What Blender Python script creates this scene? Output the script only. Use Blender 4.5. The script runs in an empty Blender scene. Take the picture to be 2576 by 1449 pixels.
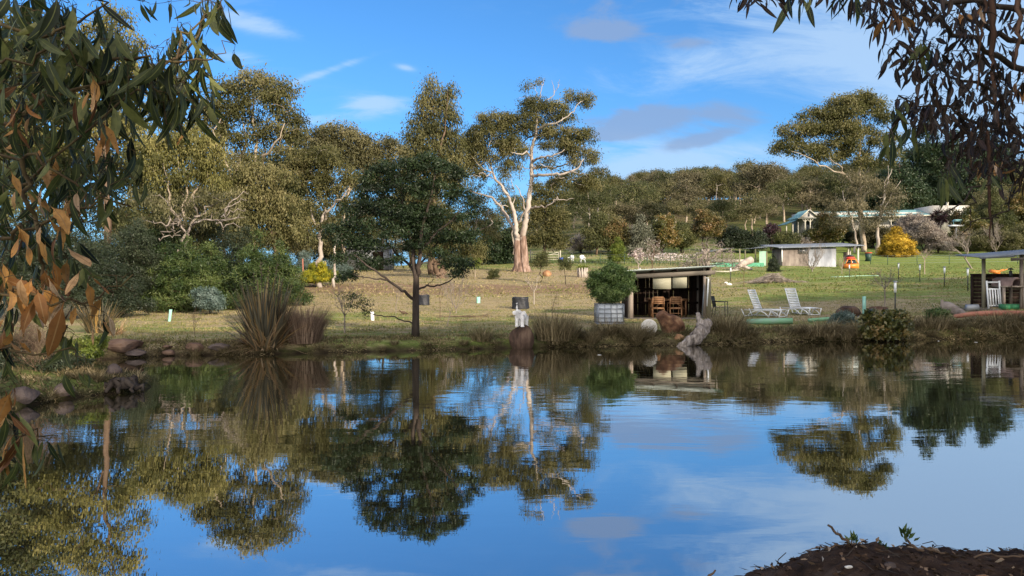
import bpy, math, random
import numpy as np
from math import radians as R, sin, cos, pi

SC = bpy.context.scene
COL = SC.collection

# ------------------------------------------------------------------ camera, light, exposure
EYE = 2.0                # eye height above the water
FPX = 1909.0             # focal length in picture units of 2576 x 1449
YH = 700.0               # horizon line
cam_d = bpy.data.cameras.new("camera"); cam = bpy.data.objects.new("camera", cam_d); COL.objects.link(cam)
cam_d.sensor_width = 36.0; cam_d.lens = 36.0 * FPX / 2576.0
cam.location = (0, 0, EYE); cam.rotation_euler = (R(90), 0, 0)
cam_d.shift_y = -(724.5 - YH) / 2576.0
cam_d.clip_start = 0.1; cam_d.clip_end = 3000
SC.camera = cam

SUN_EL, SUN_AZ = 21.0, 141.0        # azimuth clockwise from +Y: behind the camera, to its right
sun_dir = np.array([sin(R(SUN_AZ)) * cos(R(SUN_EL)), cos(R(SUN_AZ)) * cos(R(SUN_EL)), sin(R(SUN_EL))])
sd = bpy.data.lights.new("sun", 'SUN'); sun = bpy.data.objects.new("sun", sd); COL.objects.link(sun)
sd.energy = 4.2; sd.angle = R(0.6); sd.color = (1.0, 0.86, 0.68)
from mathutils import Vector
sun.rotation_euler = Vector(tuple(sun_dir)).to_track_quat('Z', 'Y').to_euler()
sun.location = (30, -40, 40)

SC.view_settings.view_transform = 'Standard'; SC.view_settings.look = 'None'
SC.view_settings.gamma = 1.0; SC.view_settings.use_curve_mapping = False
SC.view_settings.exposure = 0.78
SC.cycles.max_bounces = 6; SC.cycles.transparent_max_bounces = 4
SC.cycles.diffuse_bounces = 3; SC.cycles.glossy_bounces = 3; SC.cycles.transmission_bounces = 2
SC.cycles.use_denoising = True
SC.cycles.sample_clamp_indirect = 4.0

# ------------------------------------------------------------------ node helpers
class G:
    def __init__(s, nt): s.nt = nt
    def n(s, t, **kw):
        nd = s.nt.nodes.new(t)
        for k, v in kw.items(): setattr(nd, k, v)
        return nd
    def put(s, sock, v):
        if isinstance(v, bpy.types.NodeSocket): s.nt.links.new(v, sock)
        elif v is not None: sock.default_value = v
    def m(s, op, a, b=None, c=None, clamp=False):
        nd = s.n('ShaderNodeMath', operation=op, use_clamp=clamp)
        s.put(nd.inputs[0], a)
        if b is not None: s.put(nd.inputs[1], b)
        if c is not None: s.put(nd.inputs[2], c)
        return nd.outputs[0]
    def noise(s, vec, scale, detail=3.0, rough=0.55, dist=0.0):
        nd = s.n('ShaderNodeTexNoise'); s.put(nd.inputs['Vector'], vec)
        nd.inputs['Scale'].default_value = scale; nd.inputs['Detail'].default_value = detail
        nd.inputs['Roughness'].default_value = rough; nd.inputs['Distortion'].default_value = dist
        return nd.outputs['Fac']
    def map(s, vec, scale=(1, 1, 1), loc=(0, 0, 0), rot=(0, 0, 0)):
        nd = s.n('ShaderNodeMapping'); s.put(nd.inputs['Vector'], vec)
        nd.inputs['Scale'].default_value = scale; nd.inputs['Location'].default_value = loc
        nd.inputs['Rotation'].default_value = rot
        return nd.outputs[0]
    def ramp(s, fac, stops):
        nd = s.n('ShaderNodeValToRGB'); s.put(nd.inputs[0], fac)
        el = nd.color_ramp.elements
        while len(el) < len(stops): el.new(0.5)
        for e, (p, c) in zip(el, stops):
            e.position = p; e.color = (c[0], c[1], c[2], 1) if not isinstance(c, (int, float)) else (c, c, c, 1)
        return nd.outputs[0]
    def mix(s, fac, a, b, mode='MIX'):
        nd = s.n('ShaderNodeMix', data_type='RGBA', blend_type=mode)
        s.put(nd.inputs[0], fac)
        for i, v in ((6, a), (7, b)):
            s.put(nd.inputs[i], v if isinstance(v, bpy.types.NodeSocket) else (v[0], v[1], v[2], 1))
        return nd.outputs[2]
    def sstep(s, x, a, b):
        nd = s.n('ShaderNodeMapRange', interpolation_type='SMOOTHSTEP')
        s.put(nd.inputs[0], x); nd.inputs[1].default_value = a; nd.inputs[2].default_value = b
        return nd.outputs[0]

# ------------------------------------------------------------------ world: clear blue winter sky with thin cloud
world = bpy.data.worlds.new("World"); SC.world = world; world.use_nodes = True
g = G(world.node_tree); world.node_tree.nodes.clear()
out = g.n('ShaderNodeOutputWorld'); bg = g.n('ShaderNodeBackground')
world.node_tree.links.new(bg.outputs[0], out.inputs[0])
sky = g.n('ShaderNodeTexSky', sky_type='NISHITA'); sky.sun_disc = False
sky.sun_elevation = R(SUN_EL); sky.sun_rotation = R(SUN_AZ)
sky.air_density = 1.0; sky.dust_density = 0.0; sky.ozone_density = 2.2; sky.altitude = 150
tc = g.n('ShaderNodeTexCoord'); sep = g.n('ShaderNodeSeparateXYZ'); g.put(sep.inputs[0], tc.outputs['Generated'])
X, Y, Z = sep.outputs
yc = g.m('MAXIMUM', Y, 0.15)
U = g.m('DIVIDE', X, yc); V = g.m('DIVIDE', Z, yc)
front = g.sstep(Y, 0.0, 0.3)
cmb = g.n('ShaderNodeCombineXYZ'); g.put(cmb.inputs[0], g.m('ADD', U, g.m('MULTIPLY', V, 0.6))); g.put(cmb.inputs[1], g.m('MULTIPLY', V, 3.6))
wisp = g.noise(cmb.outputs[0], 4.5, 9, 0.66, 0.8)
cmb2 = g.n('ShaderNodeCombineXYZ'); g.put(cmb2.inputs[0], U); g.put(cmb2.inputs[1], g.m('MULTIPLY', V, 2.2))
puff = g.noise(cmb2.outputs[0], 8.0, 9, 0.62, 0.5)
def blobs(lst):
    tot = None
    for (px, py, rx, ry, tilt, amp) in lst:
        u0, v0 = (px - 1288) / FPX, (YH - py) / FPX
        du = g.m('SUBTRACT', U, u0); dv = g.m('SUBTRACT', g.m('SUBTRACT', V, v0), g.m('MULTIPLY', du, tilt))
        a = g.m('POWER', g.m('ABSOLUTE', g.m('MULTIPLY', du, FPX / rx)), 2.0)
        b = g.m('POWER', g.m('ABSOLUTE', g.m('MULTIPLY', dv, FPX / ry)), 2.0)
        e = g.m('MULTIPLY', g.m('EXPONENT', g.m('MULTIPLY', g.m('ADD', a, b), -1.0)), amp)
        tot = e if tot is None else g.m('ADD', tot, e)
    return tot
whites = blobs([(940, 262, 95, 22, 0.0, 1.25), (620, 55, 120, 26, -0.25, .9), (600, 150, 90, 24, -.1, .8), (820, 180, 130, 12, 0.35, .7),
                (1020, 170, 28, 9, -.2, .7), (1640, 415, 170, 34, 0.1, 1.2), (800, 300, 160, 16, .05, .6), (1700, 180, 300, 60, .1, .5),
                (2150, 120, 330, 150, 0.0, .9), (2420, 300, 260, 260, 0.0, 1.4), (2500, 0, 260, 220, 0.0, 1.2), (2050, -60, 500, 90, 0.1, .7), (1500, 380, 260, 50, 0, .7), (1950, 420, 200, 60, 0, .7), (1500, -120, 300, 60, .1, .6),
                (900, -60, 300, 50, .2, .6), (1480, 470, 200, 30, 0, .9), (1130, -150, 200, 50, .2, .6), (300, 300, 500, 60, .1, .5)])
greys = blobs([(1590, 303, 135, 34, 0.05, 1.35), (1820, 290, 130, 38, 0.0, 1.3), (1790, 345, 110, 20, 0.2, 1.2), (1540, 78, 115, 30, 0.0, 1.25),
               (1735, 112, 70, 20, 0.0, .9), (1520, 160, 60, 9, 0, .6), (1640, 0, 200, 36, 0.1, .8), (1560, -70, 160, 36, .1, .8),
               (1520, 345, 60, 12, 0, .8)])
wf = g.m('MULTIPLY', g.sstep(g.m('ADD', g.m('MULTIPLY', whites, 0.75), g.m('MULTIPLY', g.m('SUBTRACT', wisp, 0.5), 2.6)), 0.05, 1.0), g.m('MINIMUM', g.m('MULTIPLY', whites, 1.6), 1.0))
gf = g.sstep(g.m('ADD', greys, g.m('MULTIPLY', g.m('SUBTRACT', puff, 0.5), 3.2)), 0.25, 1.05)
gf = g.m('MULTIPLY', gf, g.m('MINIMUM', g.m('MULTIPLY', greys, 2.0), 1.0))
hsv = g.n('ShaderNodeHueSaturation'); g.put(hsv.inputs['Color'], sky.outputs[0]); hsv.inputs['Saturation'].default_value = 1.05
hsv.inputs['Hue'].default_value = 0.5; hsv.inputs['Value'].default_value = 1.0
base = g.mix(1.0, hsv.outputs[0], (0.25, 0.52, 0.76), 'MULTIPLY')
hz_ = g.m('EXPONENT', g.m('MULTIPLY', g.m('MAXIMUM', Z, 0.0), -7.0))
base = g.mix(g.m('MULTIPLY', hz_, 0.95), base, (.95, 1.95, 3.5))
SKYB = 9.0
c1 = g.mix(g.m('MULTIPLY', g.m('MULTIPLY', wf, front), 0.72), base, (2.1, 2.9, 3.9))
c2 = g.mix(g.m('MULTIPLY', g.m('MULTIPLY', gf, front), 0.75), c1, (1.15, 1.62, 2.55))
# bright cloud added behind the camera, out of view, to lift the fill light
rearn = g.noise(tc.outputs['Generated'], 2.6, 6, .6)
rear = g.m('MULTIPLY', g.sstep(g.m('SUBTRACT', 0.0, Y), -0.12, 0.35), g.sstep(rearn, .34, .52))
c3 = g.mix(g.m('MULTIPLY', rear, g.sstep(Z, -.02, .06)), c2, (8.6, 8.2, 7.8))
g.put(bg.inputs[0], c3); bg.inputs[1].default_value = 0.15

# ------------------------------------------------------------------ materials
MATS = {}
def new_mat(name):
    m = bpy.data.materials.new(name); m.use_nodes = True; m.node_tree.nodes.clear()
    q = G(m.node_tree); o = q.n('ShaderNodeOutputMaterial'); MATS[name] = m
    return m, q, o
def pbr(name, stops, scale=3.0, rough=.8, spec=.3, detail=5, stretch=(1, 1, 1), bump=0.0, bscale=None, metal=0.0, dist=0.0, transl=0.0):
    """principled surface whose colour runs through the stops by 3D noise"""
    m, q, o = new_mat(name)
    t = q.n('ShaderNodeTexCoord').outputs['Object']; v = q.map(t, stretch)
    f = q.noise(v, scale, detail, .6, dist)
    n = len(stops)
    col = q.ramp(f, [(0.3 + 0.4 * i / max(1, n - 1), c) for i, c in enumerate(stops)]) if n > 1 else None
    b = q.n('ShaderNodeBsdfPrincipled')
    if col: q.put(b.inputs['Base Color'], col)
    else: b.inputs['Base Color'].default_value = (*stops[0], 1)
    b.inputs['Roughness'].default_value = rough; b.inputs['Specular IOR Level'].default_value = spec
    b.inputs['Metallic'].default_value = metal
    if bump:
        bn = q.n('ShaderNodeBump'); bn.inputs['Strength'].default_value = 1.0; bn.inputs['Distance'].default_value = bump
        q.put(bn.inputs['Height'], q.noise(v, bscale or scale * 3, 6, .65)); q.put(b.inputs['Normal'], bn.outputs[0])
    q.put(o.inputs[0], b.outputs[0])
    return m
def leafm(name, stops, transl=.25, rough=.5, spec=.35, tcol=None):
    """leaf material: colour by the per-leaf attribute v"""
    m, q, o = new_mat(name)
    a = q.n('ShaderNodeAttribute', attribute_name='v')
    n = len(stops)
    col = q.ramp(a.outputs['Fac'], [(i / (n - 1), c) for i, c in enumerate(stops)])
    b = q.n('ShaderNodeBsdfPrincipled'); q.put(b.inputs['Base Color'], col)
    b.inputs['Roughness'].default_value = rough; b.inputs['Specular IOR Level'].default_value = spec
    tr = q.n('ShaderNodeBsdfTranslucent'); q.put(tr.inputs[0], q.mix(.5, col, tcol or (.14, .17, .03)))
    mx = q.n('ShaderNodeMixShader'); mx.inputs[0].default_value = transl
    q.put(mx.inputs[1], b.outputs[0]); q.put(mx.inputs[2], tr.outputs[0]); q.put(o.inputs[0], mx.outputs[0])
    return m

# ------------------------------------------------------------------ mesh helpers
def make_mesh(name, V, faces, mats, v=None, smooth=False, midx=None):
    """faces: list of (n,k) int arrays"""
    me = bpy.data.meshes.new(name)
    V = np.asarray(V, dtype=np.float32)
    me.vertices.add(len(V)); me.vertices.foreach_set('co', V.ravel())
    faces = [np.asarray(f, dtype=np.int32) for f in faces if len(f)]
    nl = sum(f.size for f in faces); nf = sum(len(f) for f in faces)
    me.loops.add(nl); me.polygons.add(nf)
    me.loops.foreach_set('vertex_index', np.concatenate([f.ravel() for f in faces]))
    tot = np.concatenate([np.full(len(f), f.shape[1], dtype=np.int32) for f in faces])
    st = np.concatenate([[0], np.cumsum(tot)[:-1]]).astype(np.int32)
    me.polygons.foreach_set('loop_start', st); me.polygons.foreach_set('loop_total', tot)
    if smooth: me.polygons.foreach_set('use_smooth', np.ones(nf, dtype=bool))
    for m in (mats if isinstance(mats, (list, tuple)) else [mats]): me.materials.append(m)
    if midx is not None: me.polygons.foreach_set('material_index', np.asarray(midx, dtype=np.int32))
    if v is not None:
        at = me.attributes.new('v', 'FLOAT', 'POINT'); at.data.foreach_set('value', np.asarray(v, dtype=np.float32))
    me.update(calc_edges=True)
    return me

class MB:
    def __init__(s): s.V = []; s.F = {}; s.n = 0; s.v = []
    def add(s, V, faces, v=None):
        V = np.asarray(V, float).reshape(-1, 3)
        for f in faces:
            f = np.asarray(f, dtype=np.int64)
            if f.size: s.F.setdefault(f.shape[1], []).append(f + s.n)
        s.V.append(V); s.v.append(np.full(len(V), .5) if v is None else (np.full(len(V), v) if np.isscalar(v) else np.asarray(v))); s.n += len(V)
        return s
    def box(s, c, size, rot=(0, 0, 0), taper=1.0):
        x, y, z = [q / 2 for q in size]
        P = np.array([[-x, -y, -z], [x, -y, -z], [x, y, -z], [-x, y, -z], [-x * taper, -y * taper, z], [x * taper, -y * taper, z], [x * taper, y * taper, z], [-x * taper, y * taper, z]])
        P = P @ rotm(rot).T + np.array(c)
        return s.add(P, [[[0, 3, 2, 1], [4, 5, 6, 7], [0, 1, 5, 4], [1, 2, 6, 5], [2, 3, 7, 6], [3, 0, 4, 7]]])
    def bar(s, a, b, w, h=None):
        """square bar from a to b"""
        a = np.array(a, float); b = np.array(b, float); d = b - a; L = np.linalg.norm(d)
        return s.tube([a, b], [w / 2 * 1.414] * 2, 4, cap=True, square=(h or w) / w)
    def tube(s, P, r, k=6, cap=True, square=None, v=None):
        P = np.asarray(P, float); n = len(P); r = np.broadcast_to(np.asarray(r, float), (n,))
        T = np.gradient(P, axis=0); T /= np.linalg.norm(T, axis=1)[:, None] + 1e-9
        up = np.array([0, 0, 1.0]) if abs(T[0][2]) < .95 else np.array([0, 1.0, 0])
        A = np.cross(T, up); A /= np.linalg.norm(A, axis=1)[:, None] + 1e-9
        B = np.cross(A, T)
        th = np.arange(k) * 2 * pi / k + (pi / 4 if k == 4 else 0)
        sq = 1.0 if square is None else square
        ring = A[:, None, :] * np.cos(th)[None, :, None] + B[:, None, :] * np.sin(th)[None, :, None] * sq
        V = P[:, None, :] + ring * r[:, None, None]
        i = np.arange(n - 1)[:, None] * k; j = np.arange(k)[None, :]; j2 = (j + 1) % k
        q = np.stack([i + j, i + j2, i + k + j2, i + k + j], -1).reshape(-1, 4)
        fs = [q]
        if cap: fs += [np.arange(k)[::-1][None, :], (np.arange(k) + (n - 1) * k)[None, :]]
        return s.add(V.reshape(-1, 3), fs, v)
    def lathe(s, prof, c=(0, 0, 0), k=16):
        """prof: (r,z) list about z"""
        prof = np.asarray(prof, float); th = np.arange(k) * 2 * pi / k
        V = np.stack([prof[:, 0][:, None] * np.cos(th), prof[:, 0][:, None] * np.sin(th), np.repeat(prof[:, 1][:, None], k, 1)], -1) + np.array(c)
        n = len(prof); i = np.arange(n - 1)[:, None] * k; j = np.arange(k)[None, :]; j2 = (j + 1) % k
        q = np.stack([i + j, i + j2, i + k + j2, i + k + j], -1).reshape(-1, 4)
        return s.add(V.reshape(-1, 3), [q, np.arange(k)[::-1][None, :], (np.arange(k) + (n - 1) * k)[None, :]])
    def ell(s, c, r, rot=(0, 0, 0), nu=14, nv=9):
        th = np.linspace(0, pi, nv)[1:-1]; ph = np.arange(nu) * 2 * pi / nu
        P = np.stack([np.sin(th)[:, None] * np.cos(ph), np.sin(th)[:, None] * np.sin(ph), np.repeat(np.cos(th)[:, None], nu, 1)], -1).reshape(-1, 3)
        P = np.vstack([P, [[0, 0, 1], [0, 0, -1]]]) * np.array(r)
        P = P @ rotm(rot).T + np.array(c)
        m = len(th); i = np.arange(m - 1)[:, None] * nu; j = np.arange(nu)[None, :]; j2 = (j + 1) % nu
        q = np.stack([i + j, i + nu + j, i + nu + j2, i + j2], -1).reshape(-1, 4)
        t, b = m * nu, m * nu + 1; j = np.arange(nu); j2 = (j + 1) % nu
        return s.add(P, [q, np.stack([np.full(nu, t), j, j2], -1), np.stack([np.full(nu, b), (m - 1) * nu + j2, (m - 1) * nu + j], -1)])
    def mesh(s, name, mat, smooth=False, origin=(0, 0, 0)):
        return make_mesh(name, np.vstack(s.V) - np.array(origin), [np.vstack(f) for f in s.F.values()], mat, np.concatenate(s.v), smooth)
def rotm(r):
    rx, ry, rz = r
    Rx = np.array([[1, 0, 0], [0, cos(rx), -sin(rx)], [0, sin(rx), cos(rx)]])
    Ry = np.array([[cos(ry), 0, sin(ry)], [0, 1, 0], [-sin(ry), 0, cos(ry)]])
    Rz = np.array([[cos(rz), -sin(rz), 0], [sin(rz), cos(rz), 0], [0, 0, 1]])
    return Rz @ Ry @ Rx

def link(name, me, parent=None, loc=(0, 0, 0), rotz=0.0, scale=None):
    o = bpy.data.objects.new(name, me); COL.objects.link(o); o.location = loc; o.rotation_euler = (0, 0, rotz)
    if scale is not None: o.scale = scale if isinstance(scale, (tuple, list)) else (scale,) * 3
    if parent: o.parent = parent
    return o
def tag(o, label=None, cat=None, group=None, kind=None):
    if label: o['label'] = label
    if cat: o['category'] = cat
    if group: o['group'] = group
    if kind: o['kind'] = kind
    return o
def thing(name, label, cat, loc=(0, 0, 0), rotz=0.0, group=None, scale=None):
    o = link(name, None, None, loc, rotz, scale); return tag(o, label, cat, group)
def part(name, mb, mat, parent, smooth=False, label=None):
    o = link(name, mb.mesh(name, mat, smooth) if isinstance(mb, MB) else mb, parent)
    if label: o['label'] = label
    return o
def solo(name, mb, mat, label, cat, loc=(0, 0, 0), rotz=0.0, group=None, smooth=False, scale=None):
    return tag(link(name, mb.mesh(name, mat, smooth) if isinstance(mb, MB) else mb, None, loc, rotz, scale), label, cat, group)
def dup(root, loc, rotz=0.0, scale=1.0, label=None, group=None):
    r = root.copy(); COL.objects.link(r); r.location = loc; r.rotation_euler = (0, 0, rotz)
    r.scale = scale if isinstance(scale, (tuple, list)) else (scale,) * 3
    if label: r['label'] = label
    if group: r['group'] = group
    for ch in list(root.children):
        c = ch.copy(); COL.objects.link(c); c.parent = r
        for gch in ch.children:
            d = gch.copy(); COL.objects.link(d); d.parent = c
    return r

# ------------------------------------------------------------------ the lie of the land
SHORE = np.array([(27.5, 26.5), (17.2, 25.5), (11.6, 24.3), (7.55, 23.6), (5.5, 22.7), (4.0, 22.5), (2.46, 22.2), (0, 21.7), (-2.7, 21.0), (-5.2, 20.3),
    (-7.1, 19.8), (-8.8, 19.6), (-9.6, 19.1), (-10.1, 18.6), (-10.0, 17.4), (-9.2, 16.6), (-8.2, 15.7), (-7.05, 14.6), (-6.6, 13.9), (-6.8, 13.2), (-7.3, 12.8), (-7.6, 11.9), (-7.7, 11.3), (-7.8, 10.2),
    (-7.6, 7.0), (-5.6, 3.6), (-2.6, 2.6), (-0.2, 2.7), (0.9, 3.1), (1.3, 3.9), (1.75, 4.75), (2.6, 4.95), (4.0, 5.1), (8.0, 6.0), (14.5, 9.0), (22.0, 13.5), (28.5, 20.5)])
def sdist(x, y):
    """distance to the waterline, positive on land"""
    x = np.asarray(x, float); y = np.asarray(y, float); sh = x.shape; x = x.ravel(); y = y.ravel()
    d2 = np.full(x.shape, 1e18); ins = np.zeros(x.shape, bool)
    A = SHORE; Bq = np.roll(SHORE, -1, axis=0)
    for (ax, ay), (bx, by) in zip(A, Bq):
        ex, ey = bx - ax, by - ay; t = np.clip(((x - ax) * ex + (y - ay) * ey) / (ex * ex + ey * ey), 0, 1)
        d2 = np.minimum(d2, (x - ax - t * ex) ** 2 + (y - ay - t * ey) ** 2)
        c = ((ay > y) != (by > y)); xi = ax + (y - ay) * ex / (ey if abs(ey) > 1e-9 else 1e-9)
        ins ^= c & (x < xi)
    return (np.sqrt(d2) * np.where(ins, -1, 1)).reshape(sh)
PY = [-60, 0, 20, 26, 31, 40, 50, 60, 72, 90, 110, 128, 160, 200, 260, 320, 420, 700]
PZ = [.9, .25, .24, .27, .34, .72, 1.22, 1.83, 2.6, 3.85, 6.1, 8.6, 14, 20.5, 29, 32, 33, 30]
def smooth01(t): t = np.clip(t, 0, 1); return t * t * (3 - 2 * t)
def gz(x, y, s=None):
    x = np.asarray(x, float); y = np.asarray(y, float)
    if s is None: s = sdist(x, y)
    p = np.interp(y, PY, PZ)
    p90 = np.interp(np.minimum(y, 84), PY, PZ)
    k = smooth01((x / np.maximum(y, 1) + .16) / .28)
    p = p90 + (p - p90) * (0.10 + .90 * k)
    p = p + 0.028 * np.clip(x - 7, 0, 30) * smooth01((y - 22) / 8) * (1 - smooth01((y - 45) / 30))
    p = p + 0.05 * np.clip(-7.5 - x, 0, 8) * (1 - smooth01((y - 17) / 5))
    p = p + .04 * np.sin(x * .35 + 1.1) * np.sin(y * .29 + .4) * smooth01((y - 26) / 10) + .12 * np.sin(x * .11) * np.sin(y * .09) * smooth01((y - 40) / 40)
    land = p * (1 - np.exp(-np.maximum(s, 0) * 4.0)) + .02 * (s > 0)
    land = land + .035 * np.sin(x * 3.1 + y) * np.sin(y * 2.7 - x * 1.3) * np.exp(-np.abs(s - .4)) * (s > 0.1)
    return np.where(s > 0, land, -0.75 * (1 - np.exp(np.minimum(s, 0) * 1.3)))
def gzs(x, y): return float(gz(np.array([x]), np.array([y]))[0])
def W(px, py, d): return np.array([(px - 1288) * d / FPX, d, EYE + (YH - py) * d / FPX])
_D = np.concatenate([np.arange(5, 60, .1), np.arange(60, 420, .5)])
def hit(px, py):
    """the ground point seen at a place in the photograph"""
    x = (px - 1288) / FPX * _D; z = EYE + (YH - py) / FPX * _D; gg = gz(x, _D)
    i = np.argmax(z <= gg) if (z <= gg).any() else len(_D) - 1
    d = _D[i]; return np.array([x[i], d, gg[i]])
# ================================================================== GROUND
def attr(me, name, val):
    at = me.attributes.new(name, 'FLOAT', 'POINT'); at.data.foreach_set('value', np.asarray(val, dtype=np.float32).ravel())
def fbm(x, y, sc, seed=0):
    r = np.random.RandomState(seed); t = 0
    for i in range(7):
        a = r.rand() * 2 * pi; k = sc * (1.55 ** i); t = t + np.sin((x * cos(a) + y * sin(a)) * k + r.rand() * 9 + 1.5 * np.sin((x * sin(a) - y * cos(a)) * k * .7 + i)) / (1.25 ** i)
    return t / 3.2
xs = np.unique(np.concatenate([np.arange(-420, -40, 8), np.arange(-40, -13, 1.0), np.arange(-13, 22, .17), np.arange(22, 60, 1.2), np.arange(60, 470, 8)]))
ys = np.unique(np.concatenate([np.arange(-60, 0, 4), np.arange(0, 9, .5), np.arange(9, 28, .16), np.arange(28, 60, .8), np.arange(60, 140, 2.5), np.arange(140, 701, 10)]))
gx, gy = np.meshgrid(xs, ys)
S_ = sdist(gx, gy); gzz = gz(gx, gy, S_)
gzz = gzz + .02 * fbm(gx, gy, 2.1, 3) * (S_ > .3) * (gy < 60)
nx, ny = len(xs), len(ys)
i = np.arange(ny - 1)[:, None] * nx; j = np.arange(nx - 1)[None, :]
q = np.stack([i + j, i + j + 1, i + nx + j + 1, i + nx + j], -1).reshape(-1, 4)

m, q_, o_ = new_mat('ground')
t = q_.n('ShaderNodeTexCoord').outputs['Object']
A = lambda n: q_.n('ShaderNodeAttribute', attribute_name=n).outputs['Fac']
ms = q_.map(t, (.45, 1, 1))
n1 = q_.noise(ms, 1.3, 6, .65); n2 = q_.noise(ms, 7, 5, .7); n3 = q_.noise(ms, 40, 4, .7); n0 = q_.noise(q_.map(t, (.5, 1, 1)), .22, 5, .6)
green = q_.ramp(n2, [(.3, (.11, .155, .032)), (.5, (.19, .25, .058)), (.68, (.30, .33, .10))])
dry = q_.ramp(n2, [(.3, (.22, .17, .085)), (.5, (.40, .31, .175)), (.7, (.55, .44, .27))])
earth = q_.ramp(n2, [(.3, (.17, .105, .065)), (.55, (.31, .20, .13)), (.7, (.42, .29, .20))])
mud_shade = q_.ramp(n2, [(.3, (.014, .010, .006)), (.7, (.045, .032, .02))])
gsel = q_.sstep(q_.m('ADD', A('green'), q_.m('ADD', q_.m('MULTIPLY', q_.m('SUBTRACT', n1, .5), 2.0), q_.m('MULTIPLY', q_.m('SUBTRACT', n0, .5), 1.4))), .2, .8)
c = q_.mix(gsel, dry, green)
bsel = q_.sstep(q_.m('ADD', A('bare'), q_.m('MULTIPLY', q_.m('SUBTRACT', n1, .5), 2.2)), .45, .8)
c = q_.mix(bsel, c, earth)
c = q_.mix(q_.sstep(n3, .42, .66), c, q_.mix(.6, c, (.03, .032, .012)))
n4 = q_.noise(q_.map(t, (.35, 1, 1)), 3.4, 6, .7)
c = q_.mix(q_.m('MULTIPLY', q_.sstep(n4, .57, .68), .4), c, (.06, .065, .02))
c = q_.mix(q_.m('MULTIPLY', q_.sstep(n4, .40, .30), .45), c, (.40, .33, .19))
c = q_.mix(A('mud_shade'), c, mud_shade)
b = q_.n('ShaderNodeBsdfPrincipled'); q_.put(b.inputs['Base Color'], c); b.inputs['Roughness'].default_value = .95; b.inputs['Specular IOR Level'].default_value = .1
bn = q_.n('ShaderNodeBump'); bn.inputs['Distance'].default_value = .06; q_.put(bn.inputs['Height'], q_.m('ADD', n2, q_.m('MULTIPLY', n3, .5))); q_.put(b.inputs['Normal'], bn.outputs[0])
q_.put(o_.inputs[0], b.outputs[0])
gme = make_mesh('ground', np.stack([gx, gy, gzz], -1).reshape(-1, 3), [q], m, None, True)
u = gx / np.maximum(gy, 4)
grn = .36 + .42 * smooth01((u - .22) / .15) * smooth01((gy - 32) / 14) + .18 * smooth01((30 - gy) / 8) + .25 * smooth01((gy - 74) / 14) + .2 * fbm(gx, gy, .16, 5) - .2 * smooth01((gy - 33) / 6) * (1 - smooth01((u - .16) / .1)) * (gy < 74)
bare = .9 * np.exp(-((gy - 50) / 7.5) ** 2) * (1 - smooth01((u - .12) / .16)) * smooth01((u + .42) / .15) + .5 * np.exp(-((gy - 70) / 7) ** 2 - ((gx - 2) / 9) ** 2) + .55 * np.exp(-((gy - 60) / 4) ** 2 - ((gx - 20) / 9) ** 2) + .5 * smooth01((gy - 135) / 20) + .15 * fbm(gx, gy, .4, 8)
mud_shade = np.clip(1.15 - S_ / .22, 0, 1) * 1.0
mud_shade = np.maximum(mud_shade, .55 * smooth01((gy - 106) / 14) * (1 - smooth01((u - .36) / .04) * (gy < 128)))
mud_shade = np.where((gy < 18) & (gx < -6), np.maximum(mud_shade, .35), mud_shade)  # near side bank darkened in its colour to stand for shade
attr(gme, 'green', grn); attr(gme, 'bare', bare); attr(gme, 'mud_shade', mud_shade)
tag(link('ground', gme), kind='structure')

# water
m, q_, o_ = new_mat('water')
t = q_.n('ShaderNodeTexCoord').outputs['Object']
r1 = q_.noise(q_.map(t, (.5, 1.3, 1)), 2.2, 2, .5, .3)
r2 = q_.noise(q_.map(t, (.5, 1.6, 1), (3, 1, 0)), 8.5, 3, .55, .2)
calm = q_.sstep(q_.noise(q_.map(t, (.5, 1, 1)), .28, 3, .5), .36, .62)
sepw = q_.n('ShaderNodeSeparateXYZ'); q_.put(sepw.inputs[0], t)
farr = q_.sstep(sepw.outputs[1], 4.5, 13.0)
amp = q_.m('MULTIPLY', q_.m('ADD', q_.m('MULTIPLY', calm, .75), .25), q_.m('ADD', q_.m('MULTIPLY', farr, .8), .2))
h = q_.m('MULTIPLY', q_.m('ADD', r1, q_.m('MULTIPLY', r2, .14)), amp)
bn = q_.n('ShaderNodeBump'); bn.inputs['Strength'].default_value = 1.0; bn.inputs['Distance'].default_value = .0034
q_.put(bn.inputs['Height'], h)
df = q_.n('ShaderNodeBsdfDiffuse'); q_.put(df.inputs[0], q_.ramp(q_.noise(t, .5, 3), [(.3, (.020, .017, .008)), (.7, (.034, .028, .012))])); 
gl = q_.n('ShaderNodeBsdfGlossy'); gl.inputs['Roughness'].default_value = .0; gl.inputs['Color'].default_value = (.97, .97, .97, 1)
q_.put(gl.inputs['Normal'], bn.outputs[0])
fr = q_.n('ShaderNodeFresnel'); fr.inputs[0].default_value = 1.38; q_.put(fr.inputs['Normal'], bn.outputs[0])
mx = q_.n('ShaderNodeMixShader'); q_.put(mx.inputs[0], q_.m('ADD', q_.m('MULTIPLY', fr.outputs[0], .40), .57, clamp=True))
q_.put(mx.inputs[1], df.outputs[0]); q_.put(mx.inputs[2], gl.outputs[0]); q_.put(o_.inputs[0], mx.outputs[0])
wm = MB(); wm.add([(-14, -1, 0), (30, -1, 0), (30, 30, 0), (-14, 30, 0)], [[[0, 1, 2, 3]]])
tag(link('water', wm.mesh('water', m)), kind='structure')

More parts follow.
